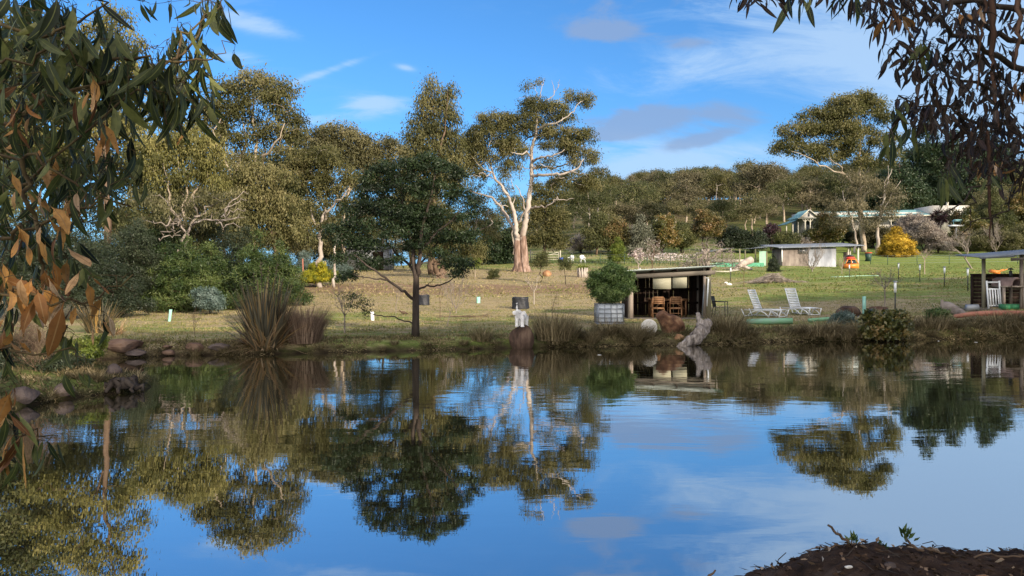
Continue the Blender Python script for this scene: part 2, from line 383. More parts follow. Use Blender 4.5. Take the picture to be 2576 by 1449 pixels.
# ================================================================== FOLIAGE HELPERS
rng = np.random.RandomState(7)
def unit(a): return a / (np.linalg.norm(a, axis=-1, keepdims=True) + 1e-9)
def leaf_quads(P, D, L, Wd, rs, fold=.25, hint=None):
    """diamond leaves: base point P, long axis D; returns V, F"""
    n = len(P); L = np.broadcast_to(L, (n,)); Wd = np.broadcast_to(Wd, (n,))
    S = unit(np.cross(D, unit(rs.normal(size=(n, 3))) if hint is None else unit(hint))); N = np.cross(D, S)
    tip = P + D * L[:, None]; mid = P + D * (L * .42)[:, None]
    V = np.stack([P, mid + S * (Wd / 2)[:, None] + N * (Wd * fold)[:, None], tip, mid - S * (Wd / 2)[:, None] + N * (Wd * fold)[:, None]], 1).reshape(-1, 3)
    return V, np.arange(n * 4).reshape(-1, 4)
def grow_branches(mb, limbs, clumps, rs, rend, attach_from=.35, thick=1.0):
    nodes, rad = [], []
    for P, r in limbs:
        P = np.asarray(P, float); r = np.broadcast_to(np.asarray(r, float), (len(P),))
        # resample
        seg = np.linalg.norm(np.diff(P, axis=0), axis=1); c = np.concatenate([[0], np.cumsum(seg)]); tt = np.linspace(0, c[-1], max(6, int(len(P) * 3)))
        Q = np.stack([np.interp(tt, c, P[:, k]) for k in range(3)], 1); rr = np.interp(tt, c, r)
        k0 = int(len(Q) * attach_from)
        nodes += list(Q[k0:]); rad += list(rr[k0:])
    nodes = list(nodes); N = np.array(nodes); Rr = np.array(rad)
    d0 = np.array([np.min(np.linalg.norm(N - c, axis=1)) for c in clumps])
    for ci in np.argsort(d0):
        c = clumps[ci]; dv = c - N; dist = np.linalg.norm(dv, axis=1)
        k = np.argmin(dist + 1.2 * np.maximum(0, -dv[:, 2]) )
        a = N[k]; L = dist[k]
        if L < 1e-3: continue
        off = rs.normal(size=3) * L * .10
        m1 = a + (c - a) * .35 + off + np.array([0, 0, -.05 * L]); m2 = a + (c - a) * .7 + off * .7 + np.array([0, 0, .04 * L])
        r0 = min(Rr[k] * .75, rend * (1 + L * .9 * thick)); r1 = rend * .6
        P = np.array([a, m1, m2, c]); mb.tube(P, [r0, r0 * .75 + r1 * .25, r0 * .45 + r1 * .55, r1], 4, cap=False)
        N = np.vstack([N, m1, m2, c]); Rr = np.concatenate([Rr, [r0 * .8, r0 * .6, r1 * 1.3]])
        L = 0
def lobe_clumps(lobes, rc, nc, rs, flat=.75, low=-.35):
    """lobes: (centre, rx, ry, rz, weight) -> clump centres, tint"""
    C, T = [], []
    for lb in lobes:
        c, rx, ry, rz = lb[:4]; w = lb[4] if len(lb) > 4 else 1.0
        k = max(2, int(nc * w * 1.9 * (rx * rz + rx * ry * .6 + ry * rz * .4) / (rc * rc)))
        d = unit(rs.normal(size=(k * 3, 3))); d = d[d[:, 2] > low][:k]
        r = .45 + .55 * rs.rand(len(d)) ** .6
        C.append(np.array(c) + d * r[:, None] * np.array([rx, ry, rz])); T.append(np.clip(rs.normal(.5, .13) + rs.normal(0, .20, len(d)), 0, 1))
    return np.vstack(C), np.concatenate(T)
def clump_leaves(C, T, rc, L, Wd, per, droop, rs, flat=.6, up=0.0, jit=.14):
    n = len(C) * per; ci = np.repeat(np.arange(len(C)), per)
    sz = (.75 + .5 * rs.rand(len(C)))[ci]
    off = rs.normal(size=(n, 3)) * rc * .5 * sz[:, None] * np.array([1, 1, flat])
    P = C[ci] + off
    D = unit(unit(rs.normal(size=(n, 3))) * (1 - droop) + np.array([0, 0, -1.0 + 2 * up]) * droop + unit(off) * .25)
    l = L * (.5 + 1.1 * rs.rand(n) ** 1.5)
    hint = unit(off) * .9 + unit(rs.normal(size=(len(C), 3)))[ci] * .5 + rs.normal(size=(n, 3)) * .32
    V, F = leaf_quads(P, D, l, Wd * (.7 + .6 * rs.rand(n)), rs, .12, hint)
    v = np.clip(T[ci] + rs.normal(0, jit * .5, n), 0, 1)
    return V, F, np.repeat(v, 4)
NCM, LM, WM, PM = 1.75, .80, 1.15, 1.85
def build_tree(name, label, cat, base, limbs, lobes, bark, leafmat, rc, L, Wd, per=40, nc=1.0, droop=.5, group=None, seed=1, rend=.03, bare=(), flat=.6, low=-.35, up=0.0,
               trunk='trunk', crown='crown', k=8, clabel=None, twig=1.0, attach=.35):
    nc *= NCM; L *= LM; Wd *= WM; rend *= .7; per = int(per * PM)
    rs = np.random.RandomState(seed); base = np.array(base, float)
    root = thing(name, label, cat, tuple(base), group=group)
    tb = MB()
    for P, r in limbs: tb.tube(np.asarray(P) - base, r, k, cap=True)
    for P, r in bare: tb.tube(np.asarray(P) - base, r, 5, cap=False)
    C, T = lobe_clumps(lobes, rc, nc, rs, low=low)
    if twig: grow_branches(tb, [(np.asarray(P) - base, r) for P, r in limbs], C - base, rs, rend, attach, twig)
    part(trunk, tb, bark, root, True)
    V, F, v = clump_leaves(C - base, T, rc, L, Wd, per, droop, rs, flat, up)
    o = link(crown, make_mesh(crown, V, [F], leafmat, v), root)
    if clabel: o['label'] = clabel
    return root
def pxl(lst, d, r):
    """polyline through places of the photograph at depth d: entries (px,py[,dd])"""
    P = np.array([W(p[0], p[1], d + (p[2] if len(p) > 2 else 0)) for p in lst])
    return P
def taper(n, a, b, pw=1.0): return a + (b - a) * (np.linspace(0, 1, n) ** pw)
def pxlobes(lst, d, depth=1.0):
    """(px,py,rx,ry[,dd[,w]]) -> lobes in metres"""
    s = d / FPX; out = []
    for e in lst:
        dd = e[4] if len(e) > 4 else 0; w = e[5] if len(e) > 5 else 1.0
        out.append((W(e[0], e[1], d + dd), e[2] * s, min(e[2] * s, 3.5 + .3 * e[2] * s) * depth, e[3] * s, w))
    return out
def wig(P, amp, rs, n=4):
    """subdivide a polyline and give it crooks"""
    P = np.asarray(P, float); seg = np.linalg.norm(np.diff(P, axis=0), axis=1); c = np.concatenate([[0], np.cumsum(seg)])
    tt = np.linspace(0, c[-1], (len(P) - 1) * n + 1); Q = np.stack([np.interp(tt, c, P[:, k]) for k in range(3)], 1)
    Q[1:-1] += rs.normal(size=Q[1:-1].shape) * amp
    return Q
def twigs(mb, P0, D0, L, r, depth, rs, spread=.6, upb=.15, k=4, nb=3):
    """bare branching shoots"""
    P = [np.array(P0, float)]; D = np.array(D0, float)
    for i in range(3):
        D = unit(D + rs.normal(size=3) * .16 + np.array([0, 0, upb * .4])); P.append(P[-1] + D * L / 3)
    mb.tube(P, taper(4, r, r * .6), k, cap=False)
    if depth:
        for j in range(nb):
            t = rs.uniform(.35, 1.0); b = np.array(P[0]) * (1 - t) + np.array(P[-1]) * t if t < .8 else P[-1]
            b = P[min(3, max(1, int(round(t * 3))))]
            twigs(mb, b, unit(D + unit(rs.normal(size=3)) * spread + np.array([0, 0, upb])), L * rs.uniform(.55, .8), r * .58, depth - 1, rs, spread, upb, 3, nb)

# bark materials
bk_white = pbr('bark_white', [(.22, .165, .13), (.37, .32, .275), (.47, .42, .375)], 1.1, .8, .2, 6, (1, 1, .35), .03, 6)
bk_pale = pbr('bark_pale', [(.20, .155, .11), (.36, .29, .22), (.48, .41, .33)], 1.5, .85, .2, 5, (1, 1, .3), .02, 6)
bk_brown = pbr('bark_brown', [(.055, .038, .026), (.13, .088, .06), (.2, .14, .10)], 3, .9, .15, 5, (1, 1, .25), .02, 10)
bk_dark = pbr('bark_dark', [(.022, .017, .013), (.055, .042, .034), (.09, .072, .058)], 4, .9, .15, 5, (1, 1, .25), .02, 14)
bk_rough = pbr('bark_rough', [(.07, .045, .035), (.22, .145, .11), (.40, .30, .25)], 3.6, .9, .15, 7, (1, 1, .22), .09, 5)
bk_grey = pbr('bark_grey', [(.12, .10, .085), (.24, .20, .17), (.34, .30, .26)], 4, .9, .15, 5, (1, 1, .3), .02, 14)
# leaf materials
lf_gum = leafm('gum_leaves', [(.040, .044, .016), (.115, .110, .040), (.235, .205, .090)], .34, .55, .22)
lf_gumy = leafm('gum_leaves_yellow', [(.065, .068, .020), (.155, .145, .042), (.29, .255, .090)], .34, .55, .22)
lf_gumd = leafm('gum_leaves_dark', [(.026, .034, .014), (.076, .084, .032), (.155, .15, .06)], .3, .55, .22)
lf_olive = leafm('olive_leaves', [(.040, .040, .018), (.115, .108, .048), (.21, .185, .09)], .3, .55, .22)
lf_brown = leafm('casuarina_leaves', [(.046, .044, .024), (.115, .100, .054), (.20, .168, .095)], .2, .6, .25)
lf_wattle = leafm('wattle_leaves', [(.005, .010, .004), (.015, .029, .010), (.034, .055, .020)], .2, .5, .3)
lf_pine = leafm('pine_needles', [(.012, .026, .009), (.038, .065, .016), (.12, .15, .045)], .15, .5, .3)
lf_conif = leafm('conifer_leaves', [(.010, .022, .010), (.022, .042, .016), (.045, .065, .026)], .1, .5, .3)
lf_blue = leafm('blue_leaves', [(.055, .085, .070), (.10, .145, .125), (.20, .25, .22)], .15, .5, .35)
lf_shade = leafm('shrub_leaves_dark', [(.014, .022, .013), (.030, .042, .022), (.055, .068, .036)], .15, .5, .3)
lf_yellow = leafm('gorse_flowers', [(.045, .07, .012), (.20, .22, .02), (.60, .50, .03)], .25, .5, .3, (.5, .45, .02))
lf_gold = leafm('wattle_blossom', [(.07, .06, .012), (.44, .29, .03), (.80, .56, .08)], .25, .6, .2, (.7, .42, .03))
lf_magn = leafm('magnolia_leaves', [(.030, .040, .012), (.10, .10, .022), (.24, .15, .05)], .15, .35, .5)
lf_rust = leafm('rusty_leaves', [(.045, .048, .018), (.11, .095, .028), (.24, .14, .06)], .15, .45, .4)
lf_grey = leafm('grey_cypress', [(.075, .082, .055), (.15, .155, .11), (.24, .235, .175)], .1, .6, .2)
lf_purple = leafm('purple_leaves', [(.020, .010, .014), (.05, .022, .030), (.09, .04, .05)], .15, .4, .4)
lf_pink = leafm('pink_blossom', [(.22, .17, .13), (.55, .45, .42), (.80, .74, .72)], .25, .6, .2, (.8, .5, .5))
lf_bloss = leafm('pale_blossom', [(.10, .085, .07), (.25, .21, .175), (.50, .44, .37)], .25, .6, .2, (.6, .5, .4))
lf_bamboo = leafm('bamboo_leaves', [(.028, .055, .016), (.065, .115, .032), (.17, .22, .08)], .3, .45, .35)
lf_lime = leafm('bright_leaves', [(.06, .09, .015), (.13, .17, .025), (.22, .24, .05)], .25, .5, .3)
lf_fresh = leafm('fresh_grass', [(.05, .09, .015), (.09, .15, .03), (.16, .21, .06)], .3, .6, .2)
lf_straw = leafm('tussock_blades', [(.045, .045, .018), (.17, .135, .065), (.46, .36, .21)], .2, .7, .15, (.25, .2, .1))
lf_reed = leafm('reed_blades', [(.055, .046, .022), (.20, .155, .080), (.44, .35, .20)], .2, .7, .15, (.25, .2, .1))
lf_flax = leafm('flax_blades', [(.030, .028, .018), (.105, .095, .06), (.36, .22, .07)], .12, .5, .4, (.3, .2, .05))
lf_flaxd = leafm('flax_blades_dead', [(.16, .09, .04), (.34, .22, .11), (.50, .37, .22)], .12, .6, .3, (.4, .25, .1))
lf_purpg = leafm('purple_grass', [(.07, .045, .032), (.22, .15, .10), (.40, .29, .20)], .15, .7, .2, (.25, .15, .1))
# ================================================================== MAIN TREES
rs = np.random.RandomState(11)
# ---- the big white gum
d = 72.0
B = W(1312, 686, d); B[2] = gzs(B[0], B[1]) - .1
def pl(pts, dd=0.0): return pxl([(a, b, (c[0] if c else dd)) for a, b, *c in pts], d, 0)
limbs = [
 (np.vstack([B + (-.15, 0, 0), pl([(1303, 665), (1302, 640), (1301, 612), (1302, 600)])]), [.66, .34, .29, .27, .27]),
 (np.vstack([B + (.25, .1, 0), pl([(1319, 665), (1319, 640), (1316, 612), (1314, 596)])]), [.70, .38, .33, .31, .32]),
 (wig(pl([(1302, 602), (1300, 578), (1296, 548), (1290, 522), (1279, 495), (1266, 474), (1252, 457), (1244, 444), (1239, 431)]), .05, rs, 3), taper(25, .30, .12)),
 (wig(pl([(1302, 604, 0), (1290, 570, .6), (1276, 546, 1.2), (1262, 524, 1.8), (1246, 506, 2.2), (1225, 494, 2.6), (1198, 485, 3), (1172, 481, 3.4)]), .06, rs, 3), taper(22, .24, .08)),
 (wig(pl([(1313, 600), (1318, 572), (1325, 543), (1329, 517), (1333, 484), (1337, 451), (1338, 412), (1339, 374), (1345, 345), (1349, 328), (1351, 290), (1354, 262)]), .05, rs, 3), taper(34, .36, .11)),
 (wig(pl([(1302, 562, .3), (1312, 549, -.2), (1319, 532, -.8), (1318, 505, -1), (1306, 480, -1.2), (1296, 465, -1.4)]), .07, rs, 3), taper(16, .14, .04)),
 (wig(pl([(1337, 445, 0), (1356, 440, -.8), (1378, 440, -1.6), (1405, 437, -2.2), (1439, 433, -2.4), (1458, 418, -2.5), (1468, 400, -2.6)]), .05, rs, 3), taper(19, .22, .06)),
 (wig(pl([(1339, 425), (1355, 421, .8), (1373, 420, 1.6), (1395, 424, 2.2), (1425, 415, 2.6), (1450, 392, 3)]), .06, rs, 3), taper(16, .18, .05)),
 (wig(pl([(1338, 404), (1352, 397, -1), (1372, 394, -1.8), (1393, 392, -2.2), (1420, 376, -2.6)]), .06, rs, 3), taper(13, .17, .05)),
 (wig(pl([(1349, 328), (1370, 316, -.6), (1402, 308, -1.2), (1420, 300, -1.4), (1439, 281, -1.6), (1462, 255, -1.8)]), .06, rs, 3), taper(16, .15, .04)),
 (wig(pl([(1347, 335), (1330, 345, 1), (1315, 360, 1.6), (1295, 372, 2)]), .06, rs, 3), taper(10, .13, .04)),
 (wig(pl([(1338, 392), (1325, 384, -.9), (1305, 388, -1.7), (1285, 384, -2)]), .06, rs, 3), taper(10, .12, .04)),
 (wig(pl([(1239, 431), (1232, 405, .3), (1225, 380, .6), (1235, 350, .8), (1240, 325, 1)]), .08, rs, 3), taper(13, .13, .04)),
 (wig(pl([(1241, 434), (1222, 428, -.5), (1205, 415, -1), (1188, 395, -1.2)]), .08, rs, 3), taper(10, .11, .03)),
]
bare = [
 (wig(pl([(1354, 262), (1358, 235), (1364, 212), (1369, 195)]), .08, rs, 3), taper(10, .09, .02)),
 (wig(pl([(1354, 266), (1369, 261), (1384, 247), (1395, 234), (1403, 218), (1409, 212)]), .08, rs, 3), taper(16, .09, .02)),
 (wig(pl([(1395, 234), (1392, 215), (1388, 201)]), .05, rs, 3), taper(7, .05, .015)),
 (wig(pl([(1403, 222), (1404, 205), (1407, 199)]), .05, rs, 3), taper(7, .05, .015)),
 (wig(pl([(1356, 246), (1345, 222), (1337, 210)]), .06, rs, 3), taper(7, .05, .015)),
 (wig(pl([(1350, 255), (1325, 244), (1303, 247)]), .06, rs, 3), taper(7, .05, .015)),
 (wig(pl([(1364, 214), (1357, 203), (1349, 197)]), .05, rs, 3), taper(7, .045, .012)),
 (wig(pl([(1334, 524), (1350, 521, -1), (1372, 521, -2), (1392, 507, -2.6), (1410, 500, -3), (1430, 503, -3.2), (1443, 499, -3.4)]), .07, rs, 3), taper(19, .14, .03)),
 (wig(pl([(1392, 507, -2.6), (1404, 494, -2.8), (1402, 505, -3)]), .05, rs, 3), taper(7, .06, .02)),
 (wig(pl([(1232, 425), (1226, 408), (1224, 389)]), .04, rs, 3), taper(7, .09, .03)),
 (wig(pl([(1240, 432), (1218, 440, -1), (1196, 440, -1.6), (1180, 452, -2)]), .12, rs, 3), taper(10, .08, .02)),
 (wig(pl([(1246, 450), (1225, 447, .8), (1205, 456, 1.5)]), .12, rs, 3), taper(7, .07, .02)),
 (wig(pl([(1278, 520, 0), (1260, 514, -.8), (1240, 512, -1.2)]), .1, rs, 3), taper(7, .06, .02)),
]
for _ in range(12):
    p = pl([(rs.uniform(1350, 1500), rs.uniform(395, 470), rs.uniform(-3, 3))])[0]
    q2 = p + np.array([rs.uniform(-1.6, 1.6), rs.uniform(-1, 1), rs.uniform(-.8, .9)])
    bare.append((wig([p, q2], .12, rs, 4), taper(5, .045, .015)))
lob = pxlobes([(1345, 270, 34, 22), (1330, 300, 36, 16), (1399, 276, 30, 14), (1415, 298, 32, 12), (1473, 251, 17, 19), (1440, 246, 17, 15), (1329, 218, 9, 10), (1356, 207, 7, 5, 0, .5),
  (1246, 300, 38, 16), (1285, 312, 30, 14), (1236, 350, 62, 34), (1190, 366, 32, 26), (1289, 381, 34, 26), (1210, 400, 38, 24), (1320, 326, 26, 13), (1399, 334, 48, 16), (1473, 346, 24, 19), (1440, 352, 26, 15),
  (1406, 372, 44, 18, 0, .8), (1474, 398, 36, 28, 0, .75), (1442, 452, 52, 20, 0, .65), (1508, 436, 20, 18, 0, .6), (1185, 432, 34, 24, 0, .6), (1476, 470, 30, 16, 0, .6), (1380, 410, 40, 12, 0, .3),
  (1275, 415, 26, 16, 0, .6), (1370, 464, 30, 10, 0, .5)], d, .9)
lob = [(c, a * 1.14, b * 1.1, e * 1.22, w) for c, a, b, e, w in lob]
limbs = [limbs[0], limbs[1]] + [(P, r * .78) for P, r in limbs[2:]]
bare = [(P, r * .75) for P, r in bare]
build_tree('white_gum_tree', 'tall white-limbed gum with a forked trunk and rough pink bark at its foot', 'tree', B, limbs, lob, [bk_white], lf_gum, .60, .24, .075, 48, 1.25, .55, seed=3, rend=.028, bare=bare, flat=.75, k=10, low=-.5)
# rough stocking of bark round the foot is a second skin of the trunk
foot = MB()
foot.tube(np.vstack([B + (-.15, 0, -.05), pl([(1303, 664), (1302, 640), (1301, 612), (1301.5, 603)])]) - B, [.72, .40, .34, .31, .255], 14, cap=False)
foot.tube(np.vstack([B + (.25, .1, -.05), pl([(1319, 664), (1319, 640), (1316, 612), (1315, 594)])]) - B, [.76, .44, .38, .35, .305], 14, cap=False)
for a in range(9):
    th = a * 2 * pi / 9 + .2; foot.tube([(.50 * cos(th), .35 * sin(th), .95), (.68 * cos(th), .5 * sin(th), .3), (.95 * cos(th), .8 * sin(th), -.15)], [.12, .2, .12], 6, cap=False)
root = [o for o in SC.objects if o.name == 'white_gum_tree'][0]
part('rough_bark', foot, bk_rough, root, True)

# ---- generic spec: eucalypts of the left belt and others
FILL = 1.95
def tree_px(name, label, d, basex, lobes, stems, bark, leaf, rc, L, Wd, per=40, nc=.6, droop=.5, seed=1, cat='tree', rend=.03, flat=.7, low=-.45, group=None, depth=.9, gnd=None, twig=1.0, up=0.0, bare=(), k=7, amp=.08, attach=.35):
    x = (basex - 1288) * d / FPX; z = gzs(x, d) - .1 if gnd is None else gnd; base = np.array([x, d, z])
    rs = np.random.RandomState(seed + 50); limbs = []
    for st in stems:
        pts, r0, r1 = st
        P = [W(p[0], p[1], d + (p[2] if len(p) > 2 else 0)) for p in pts]
        if st is stems[0] or pts[0][1] == 0: P = [base] + P if pts[0][1] != 0 else [base + np.array([(pts[0][0] - basex) * d / FPX, 0, 0])] + P[1:]
        Q = wig(P, amp, rs, 3); limbs.append((Q, taper(len(Q), r0 * .8, r1 * .7)))
    br = []
    for pts, r0, r1 in bare:
        Q = wig([W(p[0], p[1], d + (p[2] if len(p) > 2 else 0)) for p in pts], amp, rs, 3); br.append((Q, taper(len(Q), r0, r1)))
    return build_tree(name, label, cat, base, limbs, pxlobes(lobes, d, depth), bark, leaf, rc, L, Wd, per, nc * FILL, droop, group, seed, rend, br, flat, low, up, twig=twig, k=k, attach=attach)
# tall narrow eucalypt
tree_px('eucalyptus_tree', 'tall narrow eucalypt with a steep twin-peaked crown beside the white gum', 68, 1086,
  [(1086, 226, 22, 28), (1125, 238, 22, 26), (1028, 440, 26, 34), (1022, 400, 22, 26), (1152, 400, 22, 30), (1070, 265, 26, 28), (1110, 280, 34, 34), (1136, 300, 20, 30), (1060, 310, 32, 32), (1105, 335, 44, 36), (1045, 350, 32, 34), (1140, 360, 26, 34), (1088, 385, 52, 36), (1035, 392, 26, 26), (1130, 412, 34, 36), (1060, 430, 48, 36), (1110, 470, 48, 40), (1050, 500, 44, 36), (1150, 450, 24, 30), (1100, 550, 48, 40), (1140, 575, 36, 40)],
  [([(1086, 660), (1088, 560), (1090, 450), (1092, 350), (1090, 270), (1088, 215)], .38, .04), ([(1090, 450), (1108, 380, -1), (1122, 300, -1), (1126, 225, -1)], .16, .03), ([(1088, 520), (1070, 440, 1), (1050, 380, 1.2), (1042, 345, 1)], .14, .03)],
  bk_brown, lf_gum, .7, .27, .09, 44, .62, .7, seed=5, flat=1.0)
# left belt
tree_px('eucalyptus_tree', 'highest gum of the lakeside belt with a broad domed crown', 46, 640,
  [(640, 205, 56, 26), (580, 232, 48, 28), (705, 235, 42, 36), (745, 320, 22, 30), (515, 290, 34, 34), (490, 340, 34, 30, 0, .6), (655, 262, 60, 34), (545, 265, 46, 30), (720, 290, 34, 34), (600, 300, 50, 34), (690, 332, 46, 26), (530, 315, 44, 30), (640, 345, 44, 24), (728, 345, 24, 24), (575, 355, 46, 26), (520, 360, 30, 22, 0, .6), (640, 400, 40, 20, 0, .5), (700, 380, 30, 22, 0, .6)],
  [([(640, 640), (632, 560), (628, 480), (636, 420), (645, 380), (640, 300), (640, 230)], .30, .04), ([(600, 0), (598, 560), (592, 470), (602, 420), (620, 350), (600, 280)], .2, .04), ([(645, 420), (670, 390, -1), (700, 350, -1.5), (716, 310, -1.5)], .12, .03), ([(628, 470), (655, 440, .5), (668, 380, 1), (670, 300, 1)], .12, .03), ([(592, 460), (560, 400, -.6), (538, 345, -1), (560, 290, -1)], .12, .03)],
  bk_pale, lf_gum, .55, .20, .07, 46, .58, .6, seed=6, flat=.8)
tree_px('weeping_gum_tree', 'rounded gum with weeping yellow-green leaves and a low crown', 40, 470,
  [(470, 352, 62, 34), (420, 372, 50, 34), (520, 380, 46, 34), (460, 405, 70, 34), (540, 425, 40, 30), (400, 425, 44, 34), (490, 450, 60, 28), (550, 470, 34, 26), (430, 475, 50, 28, 0, .7), (365, 400, 36, 40, 0, .8)],
  [([(460, 660), (455, 600), (462, 540), (470, 480), (480, 420), (475, 370)], .2, .03), ([(458, 590), (440, 540, -.5), (425, 480, -.8), (410, 410, -1)], .12, .03), ([(466, 520), (500, 470, .5), (530, 420, .8)], .1, .03)],
  bk_pale, lf_gumy, .5, .19, .05, 50, .6, .78, seed=7, flat=.9)
# grey twisty tree in front of it
tree_px('twisted_gum_tree', 'half-bare gum with pale twisted limbs above the young pines', 37.5, 462,
  [(430, 520, 50, 26, 0, .8), (520, 505, 50, 26, 0, .8), (390, 560, 40, 30, 0, .9), (570, 540, 46, 30, 0, .9), (480, 560, 60, 24, 0, .7), (360, 500, 36, 30, 0, .9), (600, 500, 30, 30, 0, .8)],
  [([(456, 640), (455, 625), (462, 600), (476, 575), (486, 550), (492, 520), (486, 490)], .17, .05), ([(470, 0), (468, 622), (462, 590), (452, 560), (440, 530), (420, 505), (400, 490)], .13, .03), ([(484, 565), (505, 560, -.4), (530, 550, -.7), (545, 560, -1), (580, 552, -1.2)], .08, .02), ([(488, 545), (510, 535, .4), (525, 520, .7), (550, 515, 1), (575, 500, 1)], .07, .02), ([(455, 565), (430, 560, -.5), (405, 565, -1), (385, 555, -1.2)], .07, .02)],
  bk_grey, lf_olive, .45, .17, .045, 30, .5, .75, seed=8, rend=.018, amp=.10,
  bare=[([(545 + 6 * i, 560 - 7 * i, -1), (570 + 8 * i, 575 - 22 * i, -1.3), (585 + 10 * i, 560 - 20 * i, -1.2), (610 + 4 * i, 570 - 22 * i, -1.4)], .035, .012) for i in range(5)] + [([(400 + 12 * i, 600 - 8 * i, -.6), (420 + 8 * i, 590 - 14 * i, -.8), (455, 592 - 12 * i, -.4)], .035, .012) for i in range(5)])
tree_px('eucalyptus_tree', 'leafy olive gum filling the middle of the lakeside belt', 43, 700,
  [(600, 450, 46, 30), (650, 440, 44, 34), (700, 460, 46, 30), (625, 500, 60, 34), (690, 510, 50, 36), (590, 540, 44, 34), (660, 560, 56, 34), (720, 545, 40, 30), (600, 590, 40, 30), (690, 600, 50, 30), (750, 590, 40, 30), (640, 610, 40, 26)],
  [([(700, 660), (690, 600), (665, 560), (650, 500), (645, 440)], .2, .03), ([(690, 600), (710, 540, .5), (715, 480, .5)], .1, .03), ([(650, 0), (648, 610), (625, 560), (610, 500)], .12, .03)],
  bk_brown, lf_gum, .5, .19, .065, 48, .6, .65, seed=9, flat=.85)
tree_px('eucalyptus_tree', 'white-trunked gum behind the yellow-flowering bush', 52, 805,
  [(770, 410, 56, 34), (815, 395, 44, 30), (840, 430, 40, 34), (780, 455, 56, 30), (830, 480, 44, 34), (880, 460, 30, 30), (790, 520, 40, 26, 0, .7), (860, 520, 40, 30, 0, .7), (830, 570, 44, 26, 0, .6), (765, 560, 34, 26, 0, .7), (740, 430, 40, 34)],
  [([(800, 690), (802, 640), (808, 590), (814, 540), (818, 490), (800, 430)], .26, .04), ([(812, 560), (835, 520, -.6), (862, 495, -1), (880, 470, -1)], .12, .03), ([(806, 600), (790, 550, .6), (775, 490, 1), (765, 430, 1)], .13, .03), ([(840, 0), (842, 640), (850, 600), (868, 560), (890, 540)], .14, .03)],
  bk_white, lf_gum, .55, .22, .07, 44, .55, .6, seed=10)
tree_px('eucalyptus_tree', 'flat-topped dark gum behind the belt, its crown spreading towards the acacia', 60, 870,
  [(790, 352, 64, 26), (850, 335, 50, 22), (970, 360, 30, 16), (1000, 385, 26, 18, 0, .6), (940, 405, 40, 26), (890, 352, 44, 24), (850, 378, 60, 26), (925, 375, 36, 22), (880, 405, 50, 24), (960, 372, 24, 18, 0, .7), (820, 375, 50, 26), (905, 420, 34, 22), (960, 400, 34, 20, 0, .5), (985, 390, 20, 14, 0, .5), (930, 440, 34, 20, 0, .5), (780, 395, 40, 30)],
  [([(862, 690), (862, 600), (868, 520), (880, 460), (878, 400), (868, 360)], .26, .04), ([(874, 490), (905, 450, .6), (930, 420, 1), (960, 390, 1)], .12, .03), ([(866, 540), (840, 470, -.8), (815, 410, -1), (800, 370, -1)], .13, .03)],
  bk_pale, lf_olive, .6, .24, .08, 44, .62, .55, seed=12)
tree_px('eucalyptus_tree', 'tall gum at the edge of the view, its top showing above the overhanging leaves', 41, 270,
  [(290, 55, 50, 34), (250, 90, 50, 40), (320, 110, 36, 34), (270, 150, 60, 40), (210, 180, 60, 44), (310, 190, 46, 40), (250, 240, 70, 44), (330, 270, 40, 40), (190, 280, 60, 44), (260, 320, 70, 40), (320, 350, 40, 40), (180, 370, 60, 44), (120, 250, 50, 60), (100, 360, 50, 50)],
  [([(270, 660), (265, 500), (262, 380), (270, 260), (280, 150), (288, 60)], .3, .04), ([(262, 400), (220, 320, .6), (190, 240, 1)], .14, .03)],
  bk_brown, lf_gumy, .6, .22, .07, 36, .42, .7, seed=13)
tree_px('eucalyptus_tree', 'dense gum low behind the overhanging leaves, its crown reaching the water bank', 44, 180,
  [(120, 450, 90, 60), (220, 440, 70, 50), (60, 540, 80, 60), (180, 540, 90, 60), (280, 470, 50, 50), (320, 430, 40, 40), (290, 560, 50, 40), (0, 440, 80, 80), (-60, 340, 90, 90), (40, 340, 80, 70)],
  [([(170, 700), (165, 600), (170, 500), (190, 420)], .26, .04), ([(168, 600), (100, 520, .6), (60, 440, 1)], .12, .03), ([(168, 580), (240, 500, -.6), (290, 440, -1)], .12, .03)],
  bk_brown, lf_gumd, .65, .24, .08, 30, .42, .6, seed=14)
# rust leaved tree behind gap
tree_px('eucalyptus_tree', 'thin-crowned gum glimpsed in the gap beyond the twisted gum', 70, 360,
  [(340, 450, 40, 30, 0, .5), (380, 480, 40, 30, 0, .4), (560, 400, 40, 40, 0, .6), (330, 520, 40, 30, 0, .6), (420, 540, 50, 30, 0, .4), (500, 600, 80, 30), (400, 620, 70, 26), (330, 600, 50, 30)],
  [([(380, 670), (382, 600), (372, 520), (360, 450)], .2, .04)], bk_pale, lf_rust, .7, .24, .08, 34, .5, .6, seed=15)

# ---- mid belt behind the acacia
tree_px('eucalyptus_tree', 'pale crooked-limbed gum between the acacia and the white gum', 84, 1190,
  [(1185, 470, 34, 26, 0, .5), (1215, 500, 34, 22, 0, .5), (1175, 520, 30, 22, 0, .5), (1230, 540, 34, 24, 0, .6), (1190, 570, 34, 26, 0, .8), (1150, 590, 40, 26), (1230, 590, 30, 24), (1250, 440, 34, 24, 0, .4), (1290, 430, 30, 26, 0, .4), (1262, 475, 34, 22, 0, .4)],
  [([(1190, 650), (1192, 600), (1200, 560), (1205, 530), (1190, 500)], .3, .06), ([(1196, 590), (1220, 575, 0), (1235, 560, 0), (1226, 530, 0), (1228, 510, 0)], .14, .05), ([(1192, 610), (1175, 580, 0), (1180, 550, 0)], .12, .04), ([(1290, 640), (1294, 540), (1290, 470), (1285, 430)], .12, .03)],
  bk_white, lf_olive, .75, .28, .08, 34, .55, .65, seed=16, amp=.16)
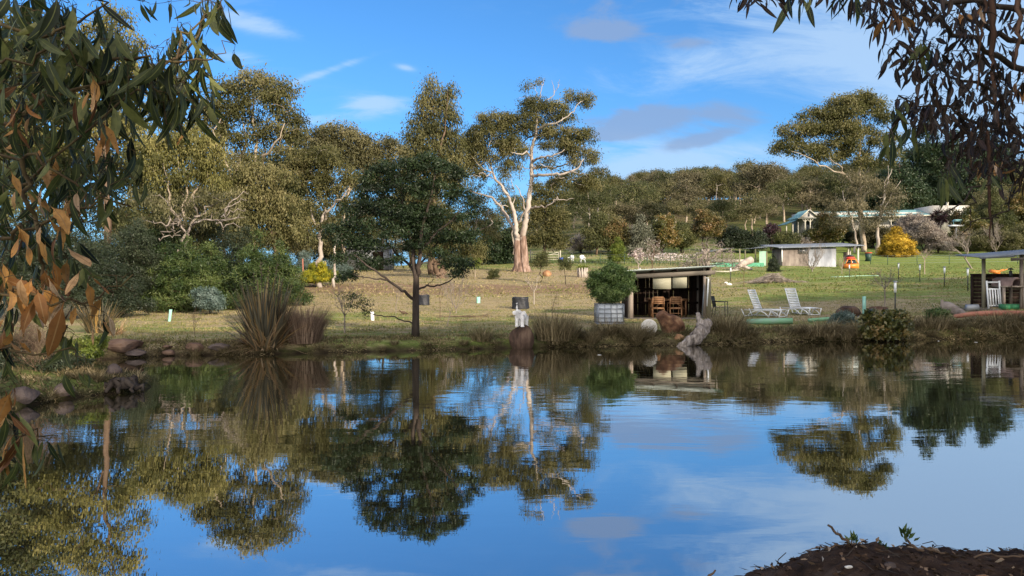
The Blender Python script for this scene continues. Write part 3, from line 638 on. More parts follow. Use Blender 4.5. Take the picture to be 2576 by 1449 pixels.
tree_px('shaggy_bark_tree', 'old stump-like tree with dark split trunks and a low green crown', 62, 1103,
  [(1130, 615, 44, 24), (1175, 620, 40, 26), (1090, 620, 40, 20), (1200, 640, 26, 24), (1150, 645, 40, 18), (1060, 640, 30, 20), (1180, 660, 24, 20, 0, .7)],
  [([(1100, 680), (1098, 665), (1090, 645), (1080, 630)], .42, .1), ([(1112, 0), (1116, 672), (1117, 655), (1120, 630)], .5, .14), ([(1098, 672), (1104, 660), (1106, 640)], .2, .1)],
  bk_brown, lf_gum, .6, .2, .05, 50, .7, .5, seed=17)
tree_px('dark_conifer', 'black-green conifer standing behind the white gum trunk', 90, 1240,
  [(1240, 560, 14, 14), (1235, 585, 28, 16), (1245, 608, 40, 16), (1225, 630, 50, 16), (1260, 640, 40, 18), (1230, 650, 52, 12), (1285, 600, 24, 24), (1290, 640, 24, 26)],
  [([(1240, 640), (1240, 600), (1240, 550)], .3, .05)], bk_brown, lf_conif, .8, .3, .1, 60, .8, .25, seed=18, low=-.8)
tree_px('bushy_tree', 'full green tree close behind the white gum on its house side', 88, 1372,
  [(1370, 480, 34, 24), (1400, 500, 30, 26), (1350, 520, 30, 26), (1380, 540, 44, 28), (1340, 565, 28, 26), (1400, 570, 36, 28), (1370, 600, 46, 26), (1330, 610, 26, 24), (1405, 610, 26, 24)],
  [([(1372, 650), (1368, 620), (1374, 560), (1376, 490)], .3, .05), ([(1370, 610), (1390, 580), (1400, 530)], .15, .05)], bk_dark, lf_gum, .8, .27, .1, 46, .65, .45, seed=19)
tree_px('eucalyptus_tree', 'two pale thin gum trunks at the foot of the wooded hill', 108, 1475,
  [(1450, 470, 34, 20, 0, .8), (1490, 455, 34, 18, 0, .8), (1520, 475, 26, 22, 0, .8), (1470, 500, 40, 20, 0, .8), (1510, 510, 30, 24), (1450, 530, 30, 24), (1425, 500, 24, 24)],
  [([(1478, 620), (1482, 560), (1484, 510), (1478, 470)], .2, .05), ([(1500, 0), (1503, 560), (1506, 500), (1500, 460)], .2, .05), ([(1483, 540), (1460, 520), (1445, 500)], .1, .04)], bk_white, lf_gumd, .9, .3, .1, 40, .6, .5, seed=20)
tree_px('bushy_tree', 'grey-green rounded tree behind the white garden chairs', 100, 1500,
  [(1505, 560, 26, 24), (1490, 590, 26, 26), (1520, 590, 26, 26), (1505, 612, 34, 18)], [([(1503, 625), (1503, 570)], .2, .05)], bk_brown, lf_gumd, .8, .28, .1, 46, .75, .4, seed=21)

# ---- house-side big tree
tree_px('eucalyptus_tree', 'wide-crowned gum with orange lit limbs standing in front of the house', 106, 2172,
  [(2120, 262, 40, 22), (2160, 255, 44, 20), (2200, 268, 38, 24), (2090, 285, 34, 18), (2040, 292, 32, 18), (2135, 290, 60, 20), (2215, 300, 26, 22), (2000, 330, 40, 22), (2050, 325, 40, 18), (2110, 324, 56, 20), (2150, 335, 40, 18), (1962, 376, 20, 22), (1990, 365, 34, 22), (2035, 378, 42, 18), (2110, 362, 50, 22), (2150, 385, 36, 20), (2216, 355, 40, 20), (2235, 385, 30, 18), (2170, 411, 36, 16), (2075, 395, 40, 16), (2220, 410, 30, 14, 0, .6), (2190, 330, 26, 14, 0, .5)],
  [([(2172, 600), (2168, 560), (2163, 510), (2164, 460), (2163, 400), (2164, 350), (2165, 300)], .5, .08), ([(2170, 545), (2158, 500, -.8), (2142, 462, -1.5), (2128, 440, -2), (2110, 415, -2.5), (2090, 400, -3)], .26, .06), ([(2168, 540), (2176, 490, 1), (2174, 440, 1.5), (2182, 400, 2), (2192, 350, 2.4), (2198, 310, 2.4)], .24, .06), ([(2163, 400), (2140, 370, 1), (2120, 340, 1.5)], .14, .05), ([(2128, 440, -2), (2080, 420, -2), (2030, 395, -2.5), (1990, 380, -2.5)], .14, .05), ([(2174, 440, 1.5), (2205, 400, 1), (2225, 370, 1)], .14, .05)],
  bk_pale, lf_gum, .95, .37, .13, 48, .62, .45, seed=22, rend=.04, flat=.7, amp=.1)
tree_px('dead_limbed_tree', 'second gum before the house with thin bleached upper limbs', 104, 2207,
  [(2170, 480, 40, 34, 0, 0.90), (2130, 520, 44, 30, 0, 1.00), (2230, 540, 30, 30, 0, 1.00), (2150, 450, 40, 24, 0, 0.80), (2215, 470, 34, 24, 0, 1.00), (2250, 500, 30, 30, 0, 1.00), (2120, 560, 30, 24, 0, 0.80), (2190, 560, 30, 30, 0, 0.80)],
  [([(2207, 620), (2206, 580), (2214, 540), (2222, 500), (2232, 460), (2244, 425)], .34, .05), ([(2214, 540), (2236, 500), (2252, 470), (2266, 455)], .12, .04), ([(2222, 500), (2228, 450), (2234, 415)], .1, .03), ([(2150, 0), (2152, 590), (2140, 550), (2128, 520), (2120, 480)], .22, .05)],
  bk_white, lf_brown, .9, .3, .08, 40, .6, .6, seed=23, rend=.03, amp=.12)

# ---- the dark acacia on the near lawn
d = 22.2
rs = np.random.RandomState(4)
x = (1045 - 1288) * d / FPX; Bz = gzs(x, d); base = np.array([x, d, Bz - .05])
def L_(pts, r0, r1, amp=.02):
    P = wig(pxl(pts, d, 0), amp, rs, 3); return (P, taper(len(P), r0, r1))
limbs = [(np.vstack([base, pxl([(1046, 800), (1046, 750), (1047, 712), (1047, 690)], d, 0)]), [.125, .105, .098, .09, .085]),
 L_([(1046, 700), (1042, 670), (1040, 640), (1036, 610), (1020, 575), (1014, 540), (1012, 490), (1010, 440)], .075, .02),
 L_([(1048, 698), (1052, 670, -.1), (1054, 640, -.2), (1058, 600, -.3), (1070, 550, -.4), (1085, 490, -.4), (1095, 440, -.4)], .065, .018),
 L_([(1045, 690), (1030, 665, .2), (1010, 650, .3), (990, 628, .5), (975, 610, .6), (965, 570, .7), (960, 530, .8)], .045, .014),
 L_([(1010, 650, .3), (995, 625, .5), (990, 595, .6), (985, 560, .7)], .025, .01),
 L_([(1054, 640, -.2), (1085, 600, -.5), (1115, 570, -.8), (1145, 545, -1), (1165, 520, -1)], .035, .012),
 L_([(1050, 680, 0), (1075, 640, .4), (1110, 600, .8), (1135, 570, 1)], .035, .012),
 L_([(1041, 752), (1022, 738, -.2), (1000, 722, -.4), (974, 704, -.6), (945, 682, -.7), (915, 660, -.7), (890, 640, -.6)], .05, .015),
 L_([(974, 704, -.6), (950, 703, -.7), (920, 700, -.7), (890, 690, -.7)], .028, .01),
 L_([(1039, 818), (1022, 808, .2), (993, 797, .4), (965, 796, .6), (939, 791, .8), (905, 775, .9), (890, 760, .9)], .024, .008),
 L_([(1051, 728), (1075, 718, .3), (1114, 716, .6), (1140, 702, .8), (1156, 684, .9), (1165, 665, .9)], .032, .01),
 L_([(1075, 720, .3), (1092, 700, .3), (1088, 680, .3)], .012, .006),
]
lob = pxlobes([(940, 455, 36, 26), (1075, 408, 40, 18), (1150, 455, 36, 30), (1195, 520, 22, 30), (850, 590, 34, 26, 0, 1.40), (1185, 600, 22, 26, 0, 1.60), (1080, 570, 50, 30, 0, 1.40), (1000, 424, 60, 26), (1055, 420, 40, 22), (1110, 436, 60, 28), (960, 440, 34, 24), (1020, 470, 80, 34), (940, 485, 46, 28), (1090, 490, 80, 38), (1160, 500, 36, 34), (900, 530, 34, 24, 0, 1.60),
  (970, 530, 66, 34), (1050, 540, 60, 28, 0, 1.60), (1130, 550, 60, 34), (1180, 555, 24, 24), (910, 575, 56, 30), (1000, 590, 50, 26, 0, 1.40), (1110, 600, 66, 30), (1160, 600, 36, 24), (868, 612, 48, 24), (930, 625, 50, 24), (1010, 560, 50, 24, 0, 1.20), (1060, 620, 50, 20, 0, 1.00),
  (880, 660, 46, 26), (940, 670, 46, 20, 0, 1.20), (990, 655, 34, 16, 0, 0.80), (1150, 665, 44, 24), (1170, 690, 30, 18), (1120, 640, 36, 18, 0, 1.00), (872, 700, 26, 14, 0, 1.60), (1010, 620, 20, 14, 0, 0.80)], d, .85)
build_tree('acacia_tree', 'dark green feathery acacia on the near lawn with a single slim trunk', 'tree', base, limbs, lob, bk_dark, lf_wattle, .23, .10, .030, 58, .54, .2, seed=31, rend=.006, flat=.5, low=-.3, k=9, attach=.5)
# hanging leafy sprig on its low branch
sp = np.array([W(a, b, d + .9) for a, b in [(892, 745), (905, 765), (880, 770), (920, 785), (875, 745), (925, 760)]])
rs2 = np.random.RandomState(3); V, F, v = clump_leaves(sp - base, np.full(6, .5), .22, .085, .028, 110, .2, rs2, .6)
root = [o for o in SC.objects if o.name == 'acacia_tree'][0]
link('low_foliage', make_mesh('low_foliage', V, [F], lf_wattle, v), root)

# fill of further gums closing the belt
for i, (bx, d, lab, lobes, lm, tr) in enumerate([
  (60, 45, 'tall dark gum behind the overhanging leaves at the edge', [(60, 90, 90, 60), (0, 160, 90, 60), (120, 190, 90, 60), (20, 260, 100, 60), (140, 300, 90, 60), (-60, 220, 90, 80), (60, 370, 110, 60), (-40, 420, 100, 80), (160, 420, 80, 60)], lf_gumd, bk_brown),
  (330, 52, 'dark gum closing the gap below the overhanging leaves', [(330, 330, 60, 40), (390, 370, 50, 34), (300, 400, 60, 40), (360, 440, 60, 40), (300, 480, 60, 40), (380, 520, 60, 40), (330, 560, 70, 40)], lf_gumd, bk_brown),
  (480, 74, 'low gum mass far behind the twisted gum', [(420, 500, 60, 34), (500, 500, 60, 34), (560, 560, 60, 34), (460, 590, 70, 30), (380, 580, 60, 40)], lf_olive, bk_brown),
  (760, 72, 'low gum mass far behind the white-trunked gum', [(740, 540, 60, 34), (800, 560, 50, 34), (700, 600, 60, 30), (780, 620, 60, 24), (850, 590, 40, 34), (920, 560, 40, 40)], lf_olive, bk_brown),
  (560, 62, 'further gum closing the belt behind the weeping gum', [(540, 440, 50, 34), (590, 410, 44, 30), (560, 480, 60, 34), (610, 470, 44, 34), (520, 520, 50, 34), (590, 540, 50, 36), (640, 520, 40, 34)], lf_olive, bk_pale),
  (690, 64, 'further gum closing the belt behind the highest gum', [(670, 410, 44, 34), (720, 400, 44, 34), (740, 440, 40, 34), (690, 470, 60, 34), (740, 490, 50, 34), (700, 540, 60, 36), (760, 540, 40, 34)], lf_gumd, bk_brown),
  (960, 78, 'further gum whose crown meets the acacia top', [(960, 440, 44, 30), (920, 470, 44, 30), (990, 480, 40, 30), (900, 520, 44, 30), (950, 530, 50, 34), (880, 560, 50, 30), (990, 560, 40, 30)], lf_gumd, bk_pale),
  (430, 66, 'further gum low behind the twisted gum', [(400, 560, 60, 34), (460, 540, 60, 34), (510, 580, 50, 30), (420, 610, 60, 30), (480, 630, 60, 26), (360, 600, 50, 40)], lf_gumd, bk_brown),
  (850, 80, 'further bushy gum between the yellow-flowering bush and the acacia', [(830, 610, 50, 30), (880, 600, 44, 34), (800, 640, 50, 24), (870, 645, 50, 22), (920, 620, 40, 34), (740, 630, 40, 34)], lf_gum, bk_brown),
  (1030, 92, 'further olive gum seen through the acacia', [(1000, 520, 60, 34), (1060, 500, 60, 40), (1040, 560, 60, 36), (1100, 590, 60, 40), (1150, 620, 50, 24), (1080, 630, 50, 20)], lf_olive, bk_brown)]):
    tree_px('eucalyptus_tree', lab, d, bx, lobes, [([(bx, 670), (bx + 4, 600), (bx - 4, 520), (bx, 450)], .22, .05)], tr, lm, .75, .28, .10, 40, .6, .5, seed=80 + i)
# ================================================================== SHRUBS AND SMALLER TREES
def shrub(name, label, px, py, d, w, h, leaf, rc=.18, L=.08, Wd=.03, per=40, nc=1.0, droop=.2, seed=1, bark=bk_dark, stems=4, up=.3, cat='shrub', cone=False, group=None, dens=1.0, flat=.8, twig=1.0, low=-.5, stem_r=.02, trunk_h=0.0, sparse=1.0):
    """px,py: foot in the photograph (py None: on the ground at depth d); w,h metres"""
    rs = np.random.RandomState(seed + 300)
    if d is None: b = hit(px, py)
    else:
        x = (px - 1288) * d / FPX; b = np.array([x, d, gzs(x, d)])
    b = b - (0, 0, .03)
    limbs = []
    for i in range(stems):
        a = i * 2 * pi / max(1, stems) + rs.rand(); t = b + np.array([cos(a) * w * .3 * (stems > 1), sin(a) * w * .3 * (stems > 1), h * (.6 if stems > 1 else .9)])
        P = wig([b, b * .5 + t * .5 - np.array([cos(a), sin(a), 0]) * w * .08 * (stems > 1), t], .03 * h, rs, 3); limbs.append((P, taper(len(P), stem_r * (1.5 if stems == 1 else 1), stem_r * .3)))
    lobes = []
    h0 = trunk_h
    if cone:
        n = 7
        for i in range(n):
            f = (i + .5) / n; r = w / 2 * (1 - f) ** .8 + .08 * w
            for j in range(3 if i < 5 else 1):
                a = j * 2.1 + i; rr = r * .4 if i < 5 else 0
                rr *= rs.uniform(.8, 1.5); lobes.append((b + np.array([cos(a) * rr, sin(a) * rr, h0 + (h - h0) * (f * .92 + .05) + rs.normal() * .03 * h]), r * .72, r * .72, (h - h0) / n * .8, dens))
    else:
        n = 8
        for i in range(n):
            a = i * 2.4 + rs.rand(); f = rs.rand(); r = w * .27 * (1 - .3 * f) * rs.uniform(.65, 1.25); q7 = rs.uniform(.18, .36)
            lobes.append((b + np.array([cos(a) * w * q7, sin(a) * w * q7, h0 + (h - h0) * (.25 + .5 * f)]), r, r, (h - h0) * .26, dens))
        lobes.append((b + np.array([0, 0, h0 + (h - h0) * .72]), w * .26, w * .26, (h - h0) * .25, dens))
        lobes.append((b + np.array([0, 0, h0 + (h - h0) * .35]), w * .36, w * .36, (h - h0) * .3, dens))
    return build_tree(name, label, cat, b, limbs, lobes, bark, leaf, rc, L * 1.1, Wd, max(10, int(per * .75)), nc * .55, droop, group, seed, stem_r * .35, (), flat, low, up, trunk='stem', crown='foliage', k=6, twig=twig)

# young pines and dark scrub below the left belt
for i, (px, d, w, h, lab) in enumerate([
    (415, 36.0, 2.6, 3.1, 'young pine furthest towards the overhanging leaves'), (470, 35.0, 2.8, 3.3, 'young pine of the thicket, below the twisted gum'),
    (528, 36.5, 2.6, 3.4, 'young pine of the thicket, just behind the grey-blue shrub'), (640, 36.0, 2.5, 3.5, 'young pine standing over the flax clump, with pale upright shoots'),
    (705, 37.5, 2.4, 3.2, 'young pine nearest the yellow-flowering bush')]):
    t = shrub('young_pine', lab, px, None, d, w, h, lf_pine, .26, .15, .03, 60, 1.15, .1, 40 + i, bk_brown, 1, .85, 'pine tree', True, 'young pines along the thicket', stem_r=.05, twig=.8)
    r9 = np.random.RandomState(i); mbc = MB().tube([(0, 0, 0), (0, 0, .28)], [.018, .008], 4); cme = mbc.mesh('candle_shoot', lf_lime)
    for k in range(12):
        a = r9.rand() * 6.28; rr = r9.rand() * w * .42; zz = h * (1 - rr / (w * .62)) * r9.uniform(.75, 1.0)
        link('candle_shoot', cme, t, (cos(a) * rr, sin(a) * rr, zz))
for i, (px, d, w, h, leaf, lab) in enumerate([
    (255, 34.0, 3.2, 3.9, lf_shade, 'tall blue-black scrub bush behind the red rocks'), (340, 35.5, 3.4, 4.4, lf_shade, 'tall dark wattle bush at the thicket corner'),
    (300, 31.5, 2.4, 1.7, lf_shade, 'low dark spreading bush in front of the scrub'), (160, 30, 3.6, 4.0, lf_shade, 'dark scrub bush behind the hanging dead leaves'),
    (390, 39.0, 3.0, 4.6, lf_wattle, 'dark green bush standing above the young pines'), (565, 40.0, 2.8, 4.2, lf_shade, 'dark wattle bush between two young pines'), (60, 30, 3.6, 4.4, lf_shade, 'dark scrub bush at the very edge of the lawn')]):
    shrub('scrub_bush', lab, px, None, d, w, h, leaf, .26, .10, .035, 60, 1.1, .3, 60 + i, bk_dark, 4, .3, 'bush', group='dark scrub bushes of the thicket', stem_r=.04)
shrub('eucalyptus_shrub', 'round-leaved grey-blue shrub beside the turquoise tree guard', 528, 791, None, 1.35, 1.25, lf_blue, .15, .06, .045, 60, 1.2, .1, 70)
shrub('eucalyptus_shrub', 'looser grey-blue shrub just behind the first one and the flax', 592, 770, None, 1.6, 1.6, lf_blue, .17, .06, .04, 36, .8, .1, 71)
shrub('flowering_bush', 'bush covered in bright yellow flowers at the end of the thicket', 797, 722, None, 2.1, 1.75, lf_yellow, .16, .075, .04, 60, 1.5, .05, 72, up=.7)
shrub('flowering_bush', 'smaller greener yellow-flecked bush pressed against the bright yellow one', 838, 716, None, 1.2, 1.15, lf_lime, .15, .075, .04, 50, 1.2, .05, 73, up=.7)
shrub('grey_shrub', 'silvery grey-green shrub behind the yellow flowers', 850, 706, None, 2.6, 1.7, lf_blue, .2, .09, .035, 40, 1.0, .1, 74)
shrub('grey_shrub', 'silvery shrub between the wire tree cage and the gums', 765, 700, None, 1.6, 2.4, lf_blue, .2, .09, .035, 40, .8, .1, 75)
# garden edge trees and bushes
for i, (px, d, w, h, leaf, lab, cone, th) in enumerate([
    (1556, 100, 4.3, 4.9, lf_rust, 'copper-tinged evergreen to one side of the grey cypress', False, .3), (1613, 98, 3.5, 5.4, lf_grey, 'grey conical cypress in the garden row', True, 0),
    (1668, 100, 4.8, 5.8, lf_magn, 'glossy magnolia with orange-tipped crown beside the grey cypress', False, .3), (1715, 103, 3.6, 4.6, lf_gumd, 'plain green bush between the magnolia and the round brown tree', False, .2),
    (1775, 104, 5.6, 5.9, lf_rust, 'round brown-green tree on a dark trunk behind the vine heap', False, 1.4), (1838, 106, 4.6, 3.6, lf_shade, 'low blue-green cedar bush in the garden', False, 0),
    (1895, 104, 4.4, 3.2, lf_shade, 'low dark bush nearest the purple shrub', False, 0), (1940, 108, 2.4, 4.0, lf_purple, 'deep purple-leaved shrub in front of the verandah', False, .3),
    (1975, 104, 3.4, 3.0, lf_gumd, 'brown-green bush right of the purple shrub', False, 0), (2085, 112, 4.8, 5.6, lf_magn, 'yellow-green glossy bush against the verandah rail', False, .2),
    (2050, 112, 4.2, 3.0, lf_magn, 'low spreading glossy bush below the verandah', False, 0), (2012, 108, 3.2, 2.0, lf_bloss, 'pink camellia bush above the corrugated shed roof', False, 0),
    (2018, 115, 2.2, 1.6, lf_purple, 'dark red bush on the bank under the verandah corner', False, 0), (2325, 107, 6.2, 4.4, lf_bloss, 'large blossoming shrub with tiny pale flowers hiding the house wall', False, 0),
    (2290, 112, 5.2, 5.4, lf_bloss, 'upper mass of pale blossom behind the golden bush', False, 0), (2360, 104, 4.0, 2.8, lf_bloss, 'low drooping edge of blossom nearest the bird table', False, 0),
    (2428, 118, 5.6, 6.0, lf_rust, 'amber-leaved spreading tree beside the white end wall', False, .5), (2440, 108, 5.5, 6.0, lf_magn, 'olive conifer mass behind the bird table', True, 0),
    (2500, 110, 7.0, 8.5, lf_gumd, 'tall dark evergreen above the pizza oven roof', True, 0), (2565, 112, 7.5, 11, lf_magn, 'tallest yellow-green evergreen at the edge of the view', True, 0),
    (2500, 98, 6.5, 3.8, lf_olive, 'soft olive bush above the small shelter roof', False, 0), (2575, 98, 5, 4.2, lf_olive, 'olive bush behind the small shelter at the edge of the view', False, 0),
    (2120, 116, 4, 3.4, lf_shade, 'dark bush under the verandah floor by the big gum', False, 0), (2195, 112, 5, 3.4, lf_brown, 'brown undergrowth bush between the two house gums', False, 0),
    (1462, 104, 4.6, 2.6, lf_bloss, 'pinkish bare brushwood bush behind the white garden chairs', False, 0), (1530, 106, 4, 4.4, lf_gumd, 'green bush left of the copper evergreen', False, .2)]):
    shrub('garden_tree' if h > 4.4 else 'garden_bush', lab, px, None, d, w, h, leaf, .42, .24, .10, 44, 1.15, .15, 100 + i, bk_dark, 1 if cone else 3, .4, 'tree' if h > 4.4 else 'bush', cone, stem_r=.10, trunk_h=th)
shrub('golden_wattle', 'golden wattle in full bloom in front of the blossoming shrub', 2256, None, 99, 4.0, 4.1, lf_gold, .30, .15, .08, 60, 1.5, .05, 140, bk_dark, 1, .6, 'tree', True, stem_r=.1)
shrub('small_conifer', 'young yellow-green conifer by the lawn fence', 1555, None, 84, 2.0, 2.9, lf_lime, .24, .15, .05, 50, 1.2, .2, 141, bk_brown, 1, .6, 'tree', True, stem_r=.06, trunk_h=.3)
shrub('small_conifer', 'dark narrow conifer in front of the corrugated shed wall', 1946, 684, None, .95, 1.75, lf_shade, .15, .1, .04, 40, 1.1, .2, 142, bk_brown, 1, .6, 'tree', True, stem_r=.04)
shrub('sapling_tree', 'feathery sapling growing before the white gum foot', 1360, 711, None, 1.7, 2.5, lf_gumd, .16, .12, .03, 20, .7, .2, 143, bk_dark, 1, .4, 'tree', stem_r=.03, trunk_h=.9)
shrub('sapling_tree', 'feathery sapling beside the flowering stump planter', 1422, 716, None, 1.15, 2.1, lf_gumd, .14, .1, .03, 18, .6, .2, 144, bk_dark, 1, .4, 'tree', stem_r=.02, trunk_h=.8)
shrub('sapling_tree', 'thin staked sapling with bright leaves left of the dark conifer', 1194, 703, None, 1.0, 1.7, lf_lime, .18, .1, .04, 30, .7, .2, 145, bk_pale, 1, .4, 'tree', stem_r=.025, trunk_h=.9)
shrub('low_shrub', 'knee-high green shrub alone on the bare earth', 1241, 704, None, 1.1, .85, lf_gumd, .14, .09, .03, 36, .9, .1, 146, up=.8)
shrub('low_shrub', 'small dark herb clump below the shelter stump side', 1526, 790, None, .5, .35, lf_purple, .1, .06, .02, 24, .8, .1, 147, up=.8)
shrub('leafy_bush', 'dark broad-leaved bush hanging over the water beyond the green pipe', 2229, 856, None, 1.75, .95, lf_magn, .13, .13, .07, 46, 1.3, .15, 148, up=.4)
shrub('strappy_plant', 'bright strap-leaved plant leaning on the grey log', 2362, 815, None, .85, .5, lf_bamboo, .11, .14, .03, 40, 1.2, .1, 149, up=.7)
shrub('round_bush', 'clipped-looking yellow-green bush on the near bank by the inlet', 205, 914, None, .95, .55, lf_lime, .09, .045, .028, 60, 1.5, .05, 150, up=.5)
shrub('shade_fern', 'blue-grey fern clump behind the fallen green pipe', 2125, 815, None, .8, .45, lf_blue, .1, .1, .03, 30, .9, .1, 151, up=.6)
shrub('hedge_bush', 'leafy climber at the tank corner of the shelter', 1502, None, 96, 5, 1.5, lf_lime, .3, .14, .06, 40, 1.0, .1, 152, up=.4) if False else None

# purple-brown twiggy brush and the flower bed
def bare_tree(name, label, px, py, d, h, seed, bark=bk_grey, depth=4, r=.03, n=3, spread=.6, trunk_h=.3, lean=(0, 0), leaf=None, cat='tree', nb=3, group=None, upb=.2, ll=.05, lv=900):
    rs = np.random.RandomState(seed + 900)
    if d is None: b = hit(px, py)
    else: x = (px - 1288) * d / FPX; b = np.array([x, d, gzs(x, d)])
    root = thing(name, label, cat, tuple(b), group=group); mb = MB()
    top = np.array([lean[0], lean[1], trunk_h * h]); mb.tube([(0, 0, -.05), top * .5 + rs.normal(size=3) * .01, top], [r, r * .85, r * .75], 6, cap=False)
    for i in range(n):
        a = i * 2 * pi / n + rs.rand(); twigs(mb, top, unit(np.array([cos(a) * spread, sin(a) * spread, 1.0])), h * (1 - trunk_h) * .52, r * .6, depth - 1, rs, spread, upb, nb=nb)
    part('branches', mb, bark, root)
    if leaf:
        Vv = np.vstack(mb.V); sel = Vv[Vv[:, 2] > trunk_h * h * 1.1]; P = sel[rs.randint(0, len(sel), lv)] + rs.normal(size=(lv, 3)) * .03
        V, F = leaf_quads(P, unit(rs.normal(size=(lv, 3))), ll, ll * .8, rs); link('blossom', make_mesh('blossom', V, [F], leaf, np.repeat(rs.rand(lv), 4)), root)
    return root
bare_tree('bare_tree', 'small bare tree with a straight trunk beside the flax clump', 867, 838, None, 1.55, 1, bk_grey, 4, .028, 4, .7, .35)
bare_tree('bare_tree', 'thin bare fruit tree standing left of the acacia trunk', 996, 789, None, 1.25, 2, bk_grey, 4, .018, 3, .3, .3)
bare_tree('bare_tree', 'many-stemmed bare fruit tree to the right of the acacia', 1147, 789, None, 1.6, 3, bk_grey, 5, .028, 5, .5, .12)
bare_tree('bare_tree', 'leaning bare seedling nearest the water beside the acacia', 1124, 820, None, 1.7, 4, bk_grey, 4, .018, 2, .5, .25, (.12, 0))
bare_tree('bare_tree', 'dark straight seedling between the acacia and the many-stemmed fruit tree', 1107, 803, None, 1.6, 5, bk_brown, 4, .014, 2, .35, .4)
bare_tree('bare_tree', 'pale forked bare tree behind the black tub', 1343, 766, None, 1.5, 6, bk_white, 4, .032, 3, .75, .42)
bare_tree('bare_tree', 'flat-topped pruned bare tree beside the nearest lamp stake', 2226, 772, None, 1.75, 7, bk_grey, 5, .035, 5, .95, .45, upb=.05)
bare_tree('bare_tree', 'dense bare bush in front of the pale corrugated sheets', 2043, 685, None, 2.3, 8, bk_grey, 6, .06, 6, .8, .1)
bare_tree('bare_tree', 'small pale bare tree by the orange cab', 2118, 689, None, 1.6, 9, bk_pale, 4, .035, 3, .5, .2)
bare_tree('bare_tree', 'thin bare sapling in front of the brush pile', 1871, 723, None, 1.55, 10, bk_brown, 3, .02, 2, .3, .4)
bare_tree('bare_tree', 'slim white-trunked young tree behind the row of lamp stakes', 2326, 690, None, 2.2, 11, bk_pale, 4, .05, 4, .8, .55)
bare_tree('bare_tree', 'leaning bare tree with wide pinkish twigs behind the shelter post', 2445, 676, None, 4.2, 12, bk_grey, 6, .09, 3, .9, .25, (-.7, 0))
bare_tree('bare_tree', 'spreading bare tree directly above the small shelter roof', 2505, None, 96, 4.0, 13, bk_grey, 6, .08, 5, .9, .2)
bare_tree('bare_tree', 'bare shrub skeleton low on the lawn beside the turquoise guard', 489, 842, None, .75, 14, bk_brown, 4, .01, 3, .5, .2)
bare_tree('blossom_tree', 'white-trunked young tree holding pink blossom above the shelter roof', 1606, None, 62, 2.6, 15, bk_white, 4, .05, 3, .7, .4, leaf=lf_pink, ll=.10, lv=500)
bare_tree('blossom_tree', 'dark-stemmed blossom tree just right of the pink one', 1641, None, 76, 2.8, 16, bk_brown, 5, .06, 4, .8, .2, leaf=lf_pink, ll=.09, lv=260)
bare_tree('brushwood_bush', 'purple-brown leafless brush on the near bank below the dead leaves', 90, 935, None, 1.0, 17, bk_brown, 5, .014, 8, 1.1, .05, cat='bush', nb=4)
bare_tree('brushwood_bush', 'purple-brown leafless brush further along the near bank', 10, 925, None, 1.2, 18, bk_brown, 5, .014, 8, 1.1, .05, cat='bush', nb=4)
for i_, (x_, y_, w_, h_, lb_) in enumerate([(-9.6, 13.6, 1.5, .8, 'dark tangled bush filling the near bank behind the stump'), (-9.0, 12.3, 1.3, .7, 'dark low bush on the near bank above the purple rocks'), (-10.6, 12.2, 1.8, 1.1, 'dark bush at the very corner of the near bank'), (-10.9, 14.6, 1.8, 1.2, 'dark bush behind the purple-brown brushwood'), (-8.2, 13.9, .9, .35, 'low dark creeping shrub at the tip of the near bank')]):
    shrub('bank_bush', lb_, 1288 + x_ / y_ * FPX, None, y_, w_, h_, lf_shade, .14, .06, .02, 44, 1.2, .2, 170 + i_, bk_brown, 5, .3, 'bush', stem_r=.012)
bare_tree('weed_stems', 'tall dry weed stems rising beside the elephant boulder', 1395, 868, None, 1.9, 19, bk_brown, 3, .006, 5, .25, .3, cat='plant')

# vine heap
rs = np.random.RandomState(5); mb = MB(); b = hit(1790, 690)
for i in range(420):
    a = rs.rand() * 6.28; rr = 2.3 * rs.rand() ** .5; z0 = 3.0 * (1 - (rr / 2.7) ** 2) * rs.uniform(.5, 1)
    p = np.array([cos(a) * rr * 1.15, sin(a) * rr, z0]); D = unit(rs.normal(size=3) * np.array([1, 1, .6])); P = [p, p + D * .35 + rs.normal(size=3) * .1, p + D * .7 + np.array([0, 0, -.15])]
    mb.tube(P, [.022, .018, .01], 3, cap=False)
hp = thing('vine_heap', 'big tangled heap of leafless grey vine on the end of the netted run', 'vine', tuple(b)); part('vines', mb, bk_grey, hp)
st = MB()
for i in range(7): st.tube(wig([(rs.uniform(-1.2, .3), rs.uniform(-.5, .5), -.1), (rs.uniform(-1.2, .3), 0, 1.2), (rs.uniform(-1, 1), 0, 2.2)], .06, rs, 3), .09, 6)
part('trunk', st, bk_grey, hp)
# brush pile
mb = MB(); b = hit(1945, 712)
for i in range(260):
    a = rs.normal(0, .5) + (pi if rs.rand() < .5 else 0); L = rs.uniform(.5, 1.3); c = np.array([rs.normal(0, .75), rs.normal(0, .4), 0]); c[2] = max(.03, .62 * math.exp(-(c[0] / 1.0) ** 2) * rs.rand())
    D = np.array([cos(a), sin(a) * .6, -.28 * np.sign(c[0] * cos(a))]); D = unit(D)
    P = np.array([c - D * L / 2, c + np.array([0, 0, .08]), c + D * L / 2]); P[:, 2] = np.maximum(P[:, 2], .01); mb.tube(P, [.014, .02, .007], 3, cap=False)
solo('brush_pile', mb, bk_grey, 'low grey pile of cut branches on the lawn beyond the loungers', 'brush pile', tuple(b))
